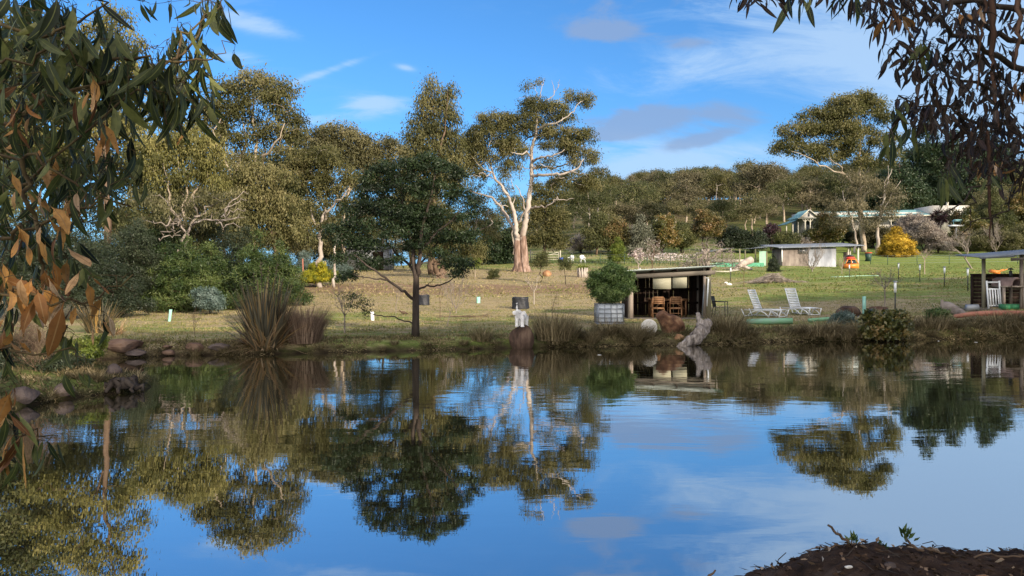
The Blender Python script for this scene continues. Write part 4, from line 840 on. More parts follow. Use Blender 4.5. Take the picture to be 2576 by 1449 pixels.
# flower bed (countless small blooms) and weeds by the fence
rs = np.random.RandomState(9); n = 900
P = np.array([W(rs.normal(1675, 34), 640, 88 + rs.rand() * 5) for _ in range(n)]); P[:, 2] = gz(P[:, 0], P[:, 1]) + rs.rand(n) * .9
V, F = leaf_quads(P, unit(rs.normal(size=(n, 3))), .16, .14, rs); tag(link('flower_bed', make_mesh('flower_bed', V, [F], lf_pink, np.repeat(rs.rand(n), 4))), 'bed of white and pink flowers along the garden edge', 'flowers', kind='stuff')
n = 9000; P = np.array([W(rs.uniform(1380, 1960), 640, 78 + rs.rand() ** .6 * 20) for _ in range(n)]); P = P[fbm(P[:, 0], P[:, 1], .5, 71) > 0]; n = len(P); P[:, 2] = gz(P[:, 0], P[:, 1])
V, F = leaf_quads(P, unit(rs.normal(size=(n, 3)) * .4 + np.array([0, 0, 1])), .2 + .35 * rs.rand(n), .05, rs)
tag(link('weeds', make_mesh('weeds', V, [F], lf_bamboo, np.repeat(rs.rand(n), 4))), 'rough green weeds along the garden fence', 'weeds', kind='stuff')

# ================================================================== WOODED HILL
def proto_tree(h, w, leaf, seed, rc, L, Wd, per, nc, droop, bark=bk_pale, low=-.3, th=.35):
    rs = np.random.RandomState(seed); lobes = []
    for i in range(7):
        a = i * 2.4; lobes.append((np.array([cos(a) * w * .24, sin(a) * w * .24, h * (th + .1 + (1 - th) * .7 * rs.rand())]), w * .26, w * .26, h * .15, 1))
    lobes.append((np.array([0, 0, h * .84]), w * .24, w * .24, h * .14, 1))
    C, T = lobe_clumps(lobes, rc, nc, rs, low=low); tb = MB()
    trk = [(wig([(0, 0, -.3), (.1, 0, h * .4), (0, .1, h * .8)], .12, rs, 3), taper(7, h * .022, h * .006))]
    for P, r in trk: tb.tube(P, r, 6, cap=False)
    grow_branches(tb, trk, C, rs, h * .0035, .3, 1.0)
    V, F, v = clump_leaves(C, T, rc, L, Wd, per, droop, rs, .8, 0)
    return tb.mesh('trunk', bark, True), make_mesh('crown', V, [F], leaf, v)
HT = [proto_tree(11, 8, lf_brown, 1, 1.0, .42, .15, 44, 1.15, .5), proto_tree(10, 8.5, lf_olive, 2, 1.0, .42, .16, 44, 1.15, .4), proto_tree(12, 8, lf_gumd, 3, 1.05, .42, .16, 44, 1.15, .5),
      proto_tree(13, 9, lf_gum, 4, 1.1, .45, .16, 42, 1.05, .5, bk_white), proto_tree(9.5, 8, lf_brown, 5, .95, .4, .14, 44, 1.2, .4), proto_tree(8, 7, lf_olive, 6, .95, .4, .15, 44, 1.15, .4)]
HL = ['brown casuarina', 'olive-brown gum', 'dark green gum', 'pale-trunked green gum', 'rounded brown casuarina', 'low olive tree']
rs = np.random.RandomState(21); placed = []; cnt = 0
roots6 = []
for kx, (tm, cm) in enumerate(HT):
    r_ = thing('hill_tree', HL[kx] + ' among many alike on the wooded hill', 'tree', (0, 0, 0), 0, 'trees of the wooded hill'); link('trunk', tm, r_); link('crown', cm, r_); roots6.append(r_)
used = [False] * 6; r0l = {}; HH = [10.6, 9.6, 11.6, 12.6, 9.2, 7.7]
HLM = [(1470, 'behind the two pale thin gums'), (1540, 'above the grey-green rounded tree'), (1590, 'above the copper-tinged evergreen'), (1640, 'above the grey cypress'), (1700, 'above the glossy magnolia'), (1760, 'above the vine heap'),
  (1830, 'above the round brown-green tree'), (1900, 'above the pale fallen log'), (1960, 'above the purple shrub'), (2040, 'above the verandah gable'), (2120, 'above the railed verandah'), (2200, 'behind the wide-crowned gum'), (2290, 'behind the golden wattle'),
  (2380, 'above the blossoming shrub'), (2460, 'above the bird table'), (2550, 'above the oven shelter'), (9999, 'beyond the hanging bark')]
HRW = [(160, 'at the foot of the hill'), (195, 'low on the hill'), (235, 'half way up the hill'), (280, 'high on the hill'), (999, 'on the skyline')]
cand = []
for _ in range(6000):
    d = rs.uniform(128, 330); px = rs.uniform(1400, 2640); cand.append((d, px))
for d, px in cand:
    x = (px - 1288) * d / FPX
    if 125 < d < 155 and 1960 < px < 2440: continue
    if px < 1440 + max(0, (150 - d)) * .3: continue
    mind = 4.6 + (d - 130) * .012
    if any((x - a) ** 2 + (d - b_) ** 2 < mind ** 2 for a, b_ in placed): continue
    if len(placed) > 285: break
    placed.append((x, d)); kx = int(rs.choice(6, p=[.20, .22, .18, .12, .15, .13])); sc = rs.uniform(.85, 1.35) * (1.0 if d < 250 else 1.1); z = gzs(x, d)
    if d < 150: sc *= .62
    ysk = np.interp(px, [1400, 1500, 1600, 1700, 1850, 1950, 2100, 2640], [470, 452, 437, 424, 426, 416, 420, 400]) + rs.normal(0, 7); sc = max(.4, min(sc, (EYE + (YH - ysk) * d / FPX - z) / HH[kx]))
    lm_ = next(n_ for a_, n_ in HLM if px < a_); rw = next(n_ for a_, n_ in HRW if d < a_); lab = ('small ' if sc < .85 else '') + HL[kx] + ' ' + rw + ', ' + lm_
    roots6[kx]['label'] = lab
    if not used[kx]:
        used[kx] = True; r0l[kx] = lab; roots6[kx].location = (x, d, z - .2); roots6[kx].rotation_euler = (0, 0, rs.rand() * 6); roots6[kx].scale = (sc, sc, sc)
    else: dup(roots6[kx], (x, d, z - .2), rs.rand() * 6.28, (sc * rs.uniform(.9, 1.2), sc * rs.uniform(.9, 1.2), sc * rs.uniform(.74, 1.02)))
for kx in r0l: roots6[kx]['label'] = r0l[kx]
# far trees filling the low gaps behind the left belt, and the pines beyond the house
for i, (px, d, sc, kx, lab) in enumerate([(300, 95, .6, 2, 'distant dark gum low behind the thicket'), (600, 100, .55, 2, 'distant gum behind the middle of the belt'), (980, 120, .5, 3, 'distant pale gum seen under the acacia'),
      (1120, 130, .6, 2, 'distant gum left of the crooked-limbed gum'), (1290, 130, .8, 2, 'distant gum filling the fork of the white gum'), (1400, 135, .75, 1, 'olive tree on the near shoulder of the hill'), (1350, 150, .7, 2, 'dark tree on the near shoulder of the hill'),
      (1225, 125, .8, 1, 'olive tree behind the crooked-limbed gum'), (900, 115, .5, 1, 'distant olive tree behind the white-trunked gum'), (760, 120, .55, 2, 'distant tree behind the tree cage'), (860, 125, .6, 1, 'distant olive tree above the grey shed'), (940, 130, .62, 2, 'distant dark tree above the grey shed'), (1060, 122, .6, 1, 'distant olive tree behind the acacia trunk'), (1010, 140, .6, 0, 'distant brown tree framed by the acacia limbs'), (820, 135, .6, 0, 'distant brown tree behind the white-trunked gum'), (700, 128, .55, 2, 'distant gum behind the leafy olive gum'), (520, 118, .55, 1, 'distant olive tree behind the young pines'), (450, 110, .55, 1, 'distant olive tree behind the twisted gum')]):
    x = (px - 1288) * d / FPX; dup(roots6[kx], (x, d, gzs(x, d) - .2), i, sc, lab, 'distant trees in the gaps of the belt')
for i, (px, d, h, w, lab) in enumerate([(2262, 150, 14, 11, 'layered dark cedar behind the wide-crowned gum'), (2330, 158, 21, 13, 'tall layered pine showing through the hanging leaves'), (2400, 155, 19, 13, 'dark pine next to the tall layered one'), (2480, 160, 20, 14, 'furthest dark pine behind the bark strips'), (2120, 168, 10, 10, 'dark round pine on the skyline behind the gum')]):
    shrub('pine_tree', lab, px, None, d, w, h, lf_conif, .9, .5, .2, 50, .8, .15, 200 + i, bk_brown, 1, .3, 'tree', True, stem_r=.2, trunk_h=h * .15)

# trees on the bank to the right of the picture: their shade lies over the near lawn
PT = [proto_tree(13, 9, lf_gumd, 31, 1.0, .6, .26, 38, .95, .4, bk_brown, -.5, .12), proto_tree(11.5, 8.5, lf_gum, 32, 1.0, .6, .26, 38, .95, .4, bk_brown, -.5, .12)]
sroots = []
for tm, cm in PT:
    r_ = thing('bank_tree', 'dense gum on the side bank of the pond, shading the near lawn', 'tree', (0, 0, 0), 0, 'trees on the side bank of the pond'); link('trunk', tm, r_); link('crown', cm, r_); sroots.append(r_)
for i, (x, y, s) in enumerate([(9, -2, .95), (13.5, 1, 1), (17.5, 4.5, .95), (21.5, 7, 1.02), (25.5, 10, .95), (29.5, 13, 1.0), (33.5, 17, .95), (37, 21.5, 1.0), (41, 25.5, .95), (12, -7, 1.0), (18, -3, 1.05), (23, 1, 1.0), (28, 5, 1.05), (5, -7, .9), (45, 30, 1.0)]):
    if i < 2: o = sroots[i]; o.location = (x, y, gzs(x, y) - .1); o.scale = (s, s, s)
    else: dup(sroots[i % 2], (x, y, gzs(x, y) - .1), i * 1.3, s)

# ================================================================== TUSSOCKS, REEDS, FLAX, GRASS
def blades(n, r0, h, wd, lean, rs, segs=4, droop=.5, r1=None, hv=.4):
    """arching blades from a clump; returns V,F,v"""
    a = rs.rand(n) * 2 * pi; rr = r0 * rs.rand(n) ** .5; base = np.stack([np.cos(a) * rr, np.sin(a) * rr, np.full(n, -.03)], 1)
    a2 = a + rs.normal(0, .5, n); ln = lean * (rs.rand(n) * .9 + .1); L = h * (1 - hv + 2 * hv * rs.rand(n)) ; out = np.stack([np.cos(a2), np.sin(a2), np.zeros(n)], 1)
    side = np.stack([-np.sin(a2), np.cos(a2), np.zeros(n)], 1); t = np.linspace(0, 1, segs + 1)
    up = np.array([0, 0, 1.0]); Vs = []
    dr = droop * (.4 + .9 * rs.rand(n))
    for ti in t:
        ang = ln + dr * ti * 1.5
        # integrate roughly
        p = base + out * (L * ti * np.sin(ln + dr * ti * .75))[:, None] + up * (L * ti * np.cos(ln + dr * ti * .75))[:, None]
        w = wd * (1 - ti ** 1.5) * (.7 + .6 * rs.rand(n)) / 2 + 1e-4
        Vs += [p - side * w[:, None], p + side * w[:, None]]
    V = np.stack(Vs, 1); m = 2 * (segs + 1); i = np.arange(n)[:, None] * m; j = np.arange(segs)[None, :] * 2
    F = np.stack([i + j, i + j + 1, i + j + 3, i + j + 2], -1).reshape(-1, 4)
    return V.reshape(-1, 3), F, np.repeat(np.clip(rs.normal(.5, .25, n), 0, 1), m)
rs = np.random.RandomState(77)
TU = []
for i, (n, r0, h, wd, ln, dr) in enumerate([(260, .16, .42, .020, .9, 1.0), (300, .22, .52, .020, .7, 1.1), (220, .14, .34, .020, 1.0, .9), (260, .2, .62, .018, .5, .9), (260, .24, .36, .022, 1.1, 1.2)]):
    V, F, v = blades(n, r0, h, wd, ln, rs, 4, dr); TU.append(make_mesh('grass_tussock', V, [F], lf_straw if i != 3 else lf_reed, v))
cnt = 0; AA = []
seglist = [(k, SHORE[k], SHORE[k + 1]) for k in range(0, 24)]
def along(p, q, t): return p * (1 - t) + q * t
tl = ['brown drooping tussock', 'full straw-coloured tussock', 'short faded tussock', 'tall pale-bladed tussock', 'broad flattened tussock']
TLM = [(300, 'by the round yellow-green bush'), (380, 'in front of the long red rock'), (460, 'by the small red stack of slabs'), (540, 'by the domed red rock'), (700, 'at the foot of the flax clump'), (830, 'below the purple-brown grass mound'), (960, 'below the small bare tree'), (1100, 'below the acacia trunk'),
  (1200, 'between acacia and boulder'), (1290, 'just left of the elephant boulder'), (1400, 'just right of the elephant boulder'), (1480, 'left of the caged tank'), (1580, 'below the caged tank'), (1680, 'below the white disc'), (1790, 'by the driftwood'), (1880, 'right of the driftwood'), (1960, 'below the first lounger'),
  (2040, 'below the second lounger'), (2150, 'below the short green pipe'), (2310, 'by the leafy bush over the water'), (2400, 'below the strappy plant'), (2500, 'below the red pipe'), (9999, 'below the oven shelter')]
for k, p, q2 in seglist:
    L = np.linalg.norm(q2 - p); nrm = np.array([-(q2 - p)[1], (q2 - p)[0]]) / L
    if sdist(np.array([(p[0] + q2[0]) / 2 + nrm[0] * .1]), np.array([(p[1] + q2[1]) / 2 + nrm[1] * .1]))[0] < 0: nrm = -nrm
    xm = (p[0] + q2[0]) / 2
    dens = 3.2 if xm > 1.2 else (1.5 if xm > -9.9 else 1.9)
    if k >= 18: dens = 2.6
    for _ in range(int(L * dens + .5)):
        t = rs.rand(); off = rs.choice([rs.uniform(.02, .2), rs.uniform(.2, .85)], p=[.62, .38]) if xm > 1.2 or k > 12 else rs.uniform(.0, .22)
        c = along(p, q2, t) + nrm * off; z = gzs(c[0], c[1]); ti = rs.randint(5)
        if xm < 1.2 and rs.rand() < .6: ti = 2
        s = rs.uniform(.6, 1.05) * (1.0 if xm > 1.2 else .62)
        pxx = 1288 + c[0] / c[1] * FPX
        if pxx > 2620: continue
        if abs(c[0] - .35) < .42 and c[1] < 22.3: continue
        if 1612 < pxx < 1790 and rs.rand() < .8: continue
        if 1612 < pxx < 1790: s *= .6
        AA.append((c[0], c[1], max(z, .03) - .02, ti, s))
for n_, (x, y, z, ti, s) in enumerate(AA):
    o = link('grass_tussock', TU[ti], None, (x, y, z), rs.rand() * 6.28, (s, s, s * rs.uniform(.85, 1.15)))
    if y < 16: place = next(n_ for a_, n_ in [(12.5, 'at the near corner of the side bank'), (13.6, 'on the side bank beside the purple rocks'), (99, 'near the rotten stump')] if y < a_)
    else: place = next(n_ for a_, n_ in TLM if 1288 + x / y * FPX < a_)
    tag(o, ('small ' if s < .5 else '') + tl[ti] + ' ' + place, 'grass tussock', 'grass tussocks along the pond edge')
# taller special clumps
def clump(name, label, px, py, n, r0, h, wd, ln, dr, mat, cat, seed, segs=4, d=None, hv=.4):
    b = hit(px, py) if d is None else np.array([(px - 1288) * d / FPX, d, gzs((px - 1288) * d / FPX, d)])
    V, F, v = blades(n, r0, h, wd, ln, np.random.RandomState(seed), segs, dr, hv=hv); return tag(link(name, make_mesh(name, V, [F], mat, v), None, tuple(b)), label, cat)
clump('reed_clump', 'grey-brown reed clump beside the elephant boulder', 1392, 872, 700, .5, .85, .020, .45, .55, lf_reed, 'reeds', 1, d=22.25)
clump('reed_clump', 'green-brown reed clump leaning out between boulder and tank', 1425, 870, 450, .38, .6, .02, .6, .8, lf_straw, 'reeds', 2, d=22.5)
clump('reed_clump', 'upright dry grass clump in front of the tank planter', 1530, 866, 600, .4, .5, .020, .7, .8, lf_reed, 'reeds', 3, d=23.2)
clump('reed_clump', 'dry grass clump right of the driftwood with seed heads', 1830, 862, 650, .5, .8, .020, .55, .7, lf_reed, 'reeds', 4, d=24.0)
clump('reed_clump', 'dry grass clump at the waterline below the white disc', 1600, 868, 1100, .5, .55, .010, .8, .9, lf_straw, 'reeds', 8, d=23.0)
clump('reed_clump', 'thick straw skirt of grass below the green pipe', 2060, 862, 650, .55, .62, .022, .7, 1.2, lf_reed, 'reeds', 5, d=24.3)
clump('reed_clump', 'upright grass clump left of the tall reeds on the lawn edge', 1212, 878, 300, .28, .45, .018, .5, .6, lf_straw, 'reeds', 6, d=21.9)
clump('reed_clump', 'fine grass clump around the lamp stake near the leafy bush', 2340, 850, 400, .6, .55, .018, .6, .6, lf_reed, 'reeds', 7, d=25.6)
clump('reed_clump', 'flattened straw clump under the red pipe', 2500, 850, 700, .8, .6, .02, .9, 1.3, lf_straw, 'reeds', 9, d=26.2)
fl = thing('flax_clump', 'great clump of bronze sword-shaped flax leaves at the waterline', 'flax', (0, 0, 0))
b = np.array([(662 - 1288) * 20.2 / FPX, 20.35, .12]); fl.location = tuple(b)
rsf = np.random.RandomState(12)
V, F, v = blades(250, .34, 1.72, .070, .42, rsf, 5, .10, hv=.24); V2, F2, v2 = blades(110, .4, 1.35, .055, 1.05, rsf, 5, .28, hv=.3)
link('leaves', make_mesh('leaves', np.vstack([V, V2]), [np.vstack([F, F2 + len(V)])], lf_flax, np.concatenate([v, v2])), fl)
V, F, v = blades(170, .42, 1.15, .042, 1.35, rsf, 5, .55, hv=.35); V[:, 2] = np.maximum(V[:, 2], -.1); link('dead_leaves', make_mesh('dead_leaves', V, [F], lf_flaxd, v), fl)
fs = MB()
for (ax, h_) in [(-.35, 2.05), (-.15, 2.35), (.08, 2.2), (.3, 2.3), (.45, 1.9)]:
    fs.tube([(ax * .3, .1, 0), (ax * .7, .1, h_ * .6), (ax, .1, h_)], [.012, .009, .007], 5)
    for q in range(9): fs.tube([(ax * (.75 + .03 * q), .1, h_ * (.68 + .035 * q)), (ax * (.75 + .03 * q) + .05 * (-1) ** q, .1, h_ * (.70 + .035 * q))], [.009, .014], 4)
part('flower_stalks', fs, bk_dark, fl)
clump('ornamental_grass', 'purple-brown ornamental grass mound leaning on the flax clump', 765, 866, 1500, .46, .98, .018, .38, .45, lf_purpg, 'grass clump', 20, d=20.9, hv=.3)
fl2 = clump('flax_clump', 'smaller ragged brown flax behind the red rock', 248, 862, 210, .3, .95, .045, .65, .25, lf_flax, 'flax', 21, d=24.0)
clump('flax_clump', 'pale dry leaf skirt spilling from the ragged flax onto the rock', 285, 866, 90, .25, .55, .03, 1.3, .5, lf_flaxd, 'flax', 22, d=23.2)
# lawn grass, countless
rs = np.random.RandomState(33); n = 120000
d = 19.5 + 32 * rs.rand(n) ** 1.3; px = rs.uniform(230, 2640, n); x = (px - 1288) * d / FPX; s = sdist(x, d); z = gz(x, d, s); ok = s > .12; x, d, z = x[ok], d[ok], z[ok]; n = len(x)
keep = fbm(x, d * 1.6, 1.3, 44) > -.45 + .5 * rs.rand(n); x, d, z = x[keep], d[keep], z[keep]; n = len(x)
V, F = leaf_quads(np.stack([x, d, z - .01], 1), unit(rs.normal(size=(n, 3)) * .55 + np.array([0, 0, .8])), .045 + .05 * rs.rand(n), .022 + .014 * rs.rand(n), rs, .1)
vv = np.clip(.52 + .3 * fbm(x, d, .8, 45) + rs.normal(0, .18, n), 0, 1)
lf_lawn = leafm('lawn_blades', [(.075, .105, .022), (.15, .165, .045), (.27, .22, .10), (.42, .34, .19)], .15, .8, .1)
tag(link('grass', make_mesh('grass', V, [F], lf_lawn, np.repeat(vv, 4))), 'short tufty lawn grass beyond the pond', 'grass', kind='stuff')
n = 60000; d = 42 + 46 * rs.rand(n); px = rs.uniform(300, 2640, n); x = (px - 1288) * d / FPX; keep = fbm(x, d * 1.8, .9, 48) > -.2 + .6 * rs.rand(n); x, d = x[keep], d[keep]; n = len(x); z = gz(x, d)
V, F = leaf_quads(np.stack([x, d, z - .01], 1), unit(rs.normal(size=(n, 3)) * .6 + np.array([0, 0, .7])), .09 + .09 * rs.rand(n), .05 + .03 * rs.rand(n), rs, .1)
vv = np.clip(.60 + .35 * fbm(x, d, .35, 49) + rs.normal(0, .18, n) - .25 * smooth01((x / d - .2) / .1), 0, 1)
tag(link('grass_tufts', make_mesh('grass_tufts', V, [F], lf_lawn, np.repeat(vv, 4))), 'grass tufts of the far lawn', 'grass', kind='stuff')
# matted grass hanging over the whole bank edge
n = 52000; k_ = rs.randint(0, 23, n); t_ = rs.rand(n); off = rs.rand(n) ** 1.4 * 1.5 - .03; x = np.zeros(n); y = np.zeros(n)
wts = np.array([np.linalg.norm(SHORE[i + 1] - SHORE[i]) for i in range(23)]); k_ = rs.choice(23, n, p=wts / wts.sum())
A_ = SHORE[k_]; B_ = SHORE[k_ + 1]; e_ = B_ - A_; nr_ = np.stack([-e_[:, 1], e_[:, 0]], 1) / np.linalg.norm(e_, axis=1)[:, None]; p_ = A_ + e_ * t_[:, None] + nr_ * off[:, None]; s_ = sdist(p_[:, 0], p_[:, 1]); fl_ = s_ < -.05; p_[fl_] -= 2 * (nr_ * off[:, None])[fl_]
x, y = p_[:, 0], p_[:, 1]; s_ = sdist(x, y); ok = (s_ > -.03) & ((x > 1.0) | (fbm(x, y, 2.2, 91) > -.1)); ok &= ~((np.abs(x - .35) < .42) & (y < 22.3)); x, y, s_ = x[ok], y[ok], s_[ok]; n = len(x); z = np.maximum(gz(x, y, s_), .0)
hh = (.10 + .22 * rs.rand(n) ** 1.5) * np.where(x > 1.0, 1.0, .62) * (.7 + .5 * fbm(x, y, 3.0, 92)); out_ = np.stack([rs.normal(0, .5, n), -.35 - .9 * rs.rand(n) * (s_ < .3), .75 - .9 * (s_ < .12)], 1)
V, F = leaf_quads(np.stack([x, y, z], 1), unit(out_ + rs.normal(size=(n, 3)) * .35), np.maximum(hh, .05), .016 + .010 * rs.rand(n), rs, .1)
V = V.reshape(-1, 3); V[:, 2] = np.maximum(V[:, 2], -.03)
tag(link('bank_grass', make_mesh('bank_grass', V, [F], lf_straw, np.repeat(np.clip(.45 + .3 * fbm(x, y, 2.5, 93) + rs.normal(0, .22, n), 0, 1), 4))), 'matted dry grass hanging over the pond bank', 'grass', kind='stuff')
# rough grass on the near side bank
n = 26000; y = rs.uniform(9, 20.5, n); x = rs.uniform(-16, -6.3, n); s = sdist(x, y); ok = s > .02; x, y, s = x[ok], y[ok], s[ok]; n = len(x); z = gz(x, y, s)
V, F = leaf_quads(np.stack([x, y, z - .01], 1), unit(rs.normal(size=(n, 3)) * .8 + np.array([0, 0, .6])), .06 + .10 * rs.rand(n), .010 + .008 * rs.rand(n), rs, .1)
vv = np.clip(.42 + .3 * fbm(x, y, 1.6, 46) + rs.normal(0, .2, n), 0, 1)  # blade tones set low to carry the shade of this bank
tag(link('rough_grass', make_mesh('rough_grass', V, [F], leafm('rough_blades', [(.018, .022, .009), (.050, .046, .020), (.12, .095, .05), (.24, .18, .10)], .15, .8, .1), np.repeat(vv, 4))), 'rough shaded grass on the near side bank', 'grass', kind='stuff')
# ================================================================== OBJECTS
def on(px, d, dz=0.0): x = (px - 1288) * d / FPX; return np.array([x, d, gzs(x, d) + dz])
m_white = pbr('white_plastic', [(.74, .76, .78), (.84, .85, .86)], 3, .45, .4)
m_statue = pbr('white_statue', [(.50, .46, .42), (.74, .71, .68), (.82, .80, .77)], 9, .75, .2, 5, (1, 1, 1), .004, 30)
m_black = pbr('black_plastic', [(.010, .011, .015), (.03, .032, .04)], 5, .5, .4, 5, (1, 1, 3), .02, 8)
m_green = pbr('green_guard', [(.22, .46, .38), (.34, .60, .50)], 4, .6, .2)
m_pgreen = pbr('green_pipe', [(.09, .26, .13), (.20, .40, .24), (.25, .36, .30)], 1.6, .7, .2, 6)
m_pred = pbr('red_pipe', [(.30, .11, .08), (.46, .20, .14)], 3, .7, .2)
m_wood = pbr('weathered_wood', [(.13, .105, .085), (.26, .215, .18), (.36, .31, .27)], 3, .85, .2, 6, (1, 1, .15), .006, 20)
m_beam = pbr('weathered_beam', [(.06, .050, .042), (.125, .108, .09), (.19, .17, .145)], 3, .85, .2, 6, (.15, 1, 1), .006, 20)
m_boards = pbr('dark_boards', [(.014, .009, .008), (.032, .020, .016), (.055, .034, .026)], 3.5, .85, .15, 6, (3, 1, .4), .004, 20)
m_post = pbr('green_post', [(.11, .105, .06), (.22, .20, .13), (.32, .29, .21)], 3, .85, .2, 6, (1, 1, .2), .008, 20)
m_teak = pbr('brown_furniture', [(.11, .05, .022), (.21, .105, .048), (.28, .15, .07)], 5, .55, .35, 5, (1, 1, .4))
m_blind = pbr('canvas_blind', [(.30, .29, .215), (.38, .365, .28)], 4, .9, .1, 4, (1, 1, 14))
m_zinc = pbr('zinc_sheet', [(.17, .18, .20), (.27, .285, .31), (.36, .37, .39)], 1.5, .5, .5, 5, (1, 1, .4), metal=.35)
m_rust = pbr('brown_sheet', [(.10, .085, .072), (.21, .175, .15), (.30, .26, .22)], 2, .8, .2, 6, (1, 1, .3))
m_roofb = pbr('blue_grey_roof', [(.12, .14, .17), (.22, .245, .28)], 3, .5, .4, metal=.2)
m_rooftop = pbr('pale_roof', [(.42, .50, .50), (.55, .62, .62)], 4, .5, .4)
m_rock = pbr('red_rock', [(.055, .034, .024), (.13, .078, .054), (.22, .145, .10)], 1.4, .9, .2, 8, (1, 1, 1), .05, 5)
m_rocko = pbr('ochre_rock', [(.12, .06, .035), (.28, .15, .075), (.42, .27, .15)], 1.8, .9, .2, 8, (1, 1, 1), .05, 5)
m_rocko2 = pbr('peaked_boulder', [(.040, .020, .014), (.16, .08, .045), (.34, .21, .11)], 3.2, .9, .2, 8, (1, 1, 1), .06, 4)
m_rockd = pbr('dark_rock', [(.026, .017, .012), (.075, .046, .032), (.15, .10, .068)], 2.4, .9, .2, 8, (2.5, 1, .5), .04, 5)
m_rockp = pbr('purple_rock', [(.045, .034, .030), (.10, .075, .066), (.16, .125, .11)], 1.8, .9, .2, 8, (1, 1, 1), .03, 5)
m_drift = pbr('driftwood', [(.05, .04, .034), (.25, .21, .18), (.44, .39, .35)], 5.0, .85, .2, 8, (1.6, 1, .5), .05, 12, dist=1.2)
m_log = pbr('grey_log', [(.10, .08, .07), (.25, .21, .18), (.36, .31, .28)], 3, .9, .2, 7, (.5, 1, 1), .03, 9)
m_metal = pbr('dark_metal', [(.02, .022, .022), (.045, .05, .05)], 6, .5, .5, metal=.4)
m_steel = pbr('galvanised_steel', [(.20, .22, .25), (.30, .32, .35)], 10, .45, .5, metal=.6)
m_tank = pbr('tank_plastic', [(.42, .46, .52), (.62, .66, .71)], 3, .4, .4, 4)
m_orange = pbr('orange_paint', [(.60, .17, .02), (.72, .24, .04)], 4, .45, .4)
m_red = pbr('red_paint', [(.5, .03, .02), (.62, .06, .03)], 4, .5, .4)
m_bin = pbr('green_bin', [(.02, .05, .035), (.03, .07, .05)], 4, .5, .4)
m_crate = pbr('green_crate', [(.02, .13, .06), (.04, .2, .10)], 4, .5, .3)
m_corrg = pbr('green_sheet', [(.06, .24, .14), (.12, .36, .22)], 3, .6, .3)
m_corrl = pbr('pale_green_sheet', [(.24, .42, .30), (.34, .50, .38)], 3, .6, .3)
m_wallw = pbr('white_wall', [(.38, .36, .33), (.48, .46, .42)], 2, .8, .2)
m_cream = pbr('cream_trim', [(.42, .39, .32), (.52, .49, .41)], 3, .7, .3)
m_teal = pbr('teal_roof', [(.10, .24, .24), (.17, .33, .33), (.24, .40, .40)], 1.5, .5, .4, 4, (3, 1, 1))
m_glass = pbr('window_glass', [(.02, .025, .03), (.05, .06, .07)], 3, .08, .8)
m_pizza = pbr('oven_dome', [(.12, .085, .08), (.24, .17, .16)], 4, .75, .3, 6, (1, 1, 1), .01, 20)
m_stone = pbr('white_stone', [(.62, .58, .52), (.78, .75, .70)], 6, .8, .2)
m_cloud = pbr('brown_soil', [(.05, .03, .022), (.12, .075, .055)], 6, .95, .1)

def rock(name, label, c, size, mat, seed, rotz=0.0, amp=.22, cuts=5, group=None, peak=0.0, cat='rock', sub=4):
    """a faceted stone: subdivided sphere cut by planes and roughened"""
    import bmesh
    rs = np.random.RandomState(seed); bm = bmesh.new(); bmesh.ops.create_icosphere(bm, subdivisions=sub, radius=1.0)
    P = np.array([v.co[:] for v in bm.verts])
    for _ in range(cuts):
        nrm = unit(rs.normal(size=3)); h = rs.uniform(.55, .85); over = P @ nrm - h; P -= np.clip(over, 0, None)[:, None] * nrm[None, :] * .9
    ph = rs.rand(6) * 6; fr = rs.normal(size=(6, 3)) * 2.6
    dsp = sum(np.sin(P @ fr[i] + ph[i]) / (1 + .5 * i) for i in range(6)); fr2 = rs.normal(size=(6, 3)) * 9; dsp2 = sum(np.sin(P @ fr2[i] + ph[i]) for i in range(6))
    P *= (1 + amp * .28 * dsp + amp * .06 * dsp2)[:, None]
    if peak: P[:, 0] *= 1 - peak * np.clip(P[:, 2], 0, 1); P[:, 1] *= 1 - peak * .5 * np.clip(P[:, 2], 0, 1)
    P *= np.array(size) / 2
    for v, p in zip(bm.verts, P): v.co = p
    me = bpy.data.meshes.new(name); bm.to_mesh(me); bm.free(); me.materials.append(mat)
    return tag(link(name, me, None, tuple(c), rotz), label, cat, group)
def rk(name, label, px, py, w, h, mat, seed, d=None, dy=None, sink=.30, **kw):
    h = h * 1.3; kw.setdefault('cuts', 3)
    b = hit(px, py) if d is None else np.array([(px - 1288) * d / FPX, d, gzs((px - 1288) * d / FPX, d)])
    return rock(name, label, b + np.array([0, 0, h * (.5 - sink)]), (w, dy or w * .8, h), mat, seed, **kw)

# ---- boulder and elephant
bo = rock('boulder', 'big brown boulder standing in the water edge under the white elephant', ((1311.5 - 1288) * 21.75 / FPX, 21.85, .24), (.72, .72, .86), m_rockd, 4, amp=.12, cuts=4)
import bmesh as _bm
def remeshed(name, mb, mat, parent, vox=.012, smooth=6):
    o = part(name, mb, mat, parent, True); m1 = o.modifiers.new('r', 'REMESH'); m1.mode = 'VOXEL'; m1.voxel_size = vox; m1.use_smooth_shade = True
    m2 = o.modifiers.new('s', 'SMOOTH'); m2.iterations = smooth; m2.factor = .5; return o
E = thing('elephant_statue', 'white elephant statue with raised trunk standing on the boulder', 'statue', ((1311 - 1288) * 21.8 / FPX, 21.8, .605), R(-25), scale=(1.06, 1.06, 1.04))
e = MB()      # built facing -Y, z up, total height .70
e.ell((0, .05, .30), (.135, .19, .125)); e.ell((0, -.09, .33), (.11, .11, .11)); e.ell((0, -.17, .405), (.075, .085, .08)); e.ell((0, -.12, .36), (.09, .09, .1))
e.tube([(0, -.22, .42), (0, -.262, .47), (-.004, -.268, .53), (-.006, -.256, .59), (-.006, -.262, .64), (-.006, -.285, .675)], [.052, .042, .032, .026, .024, .028], 12)
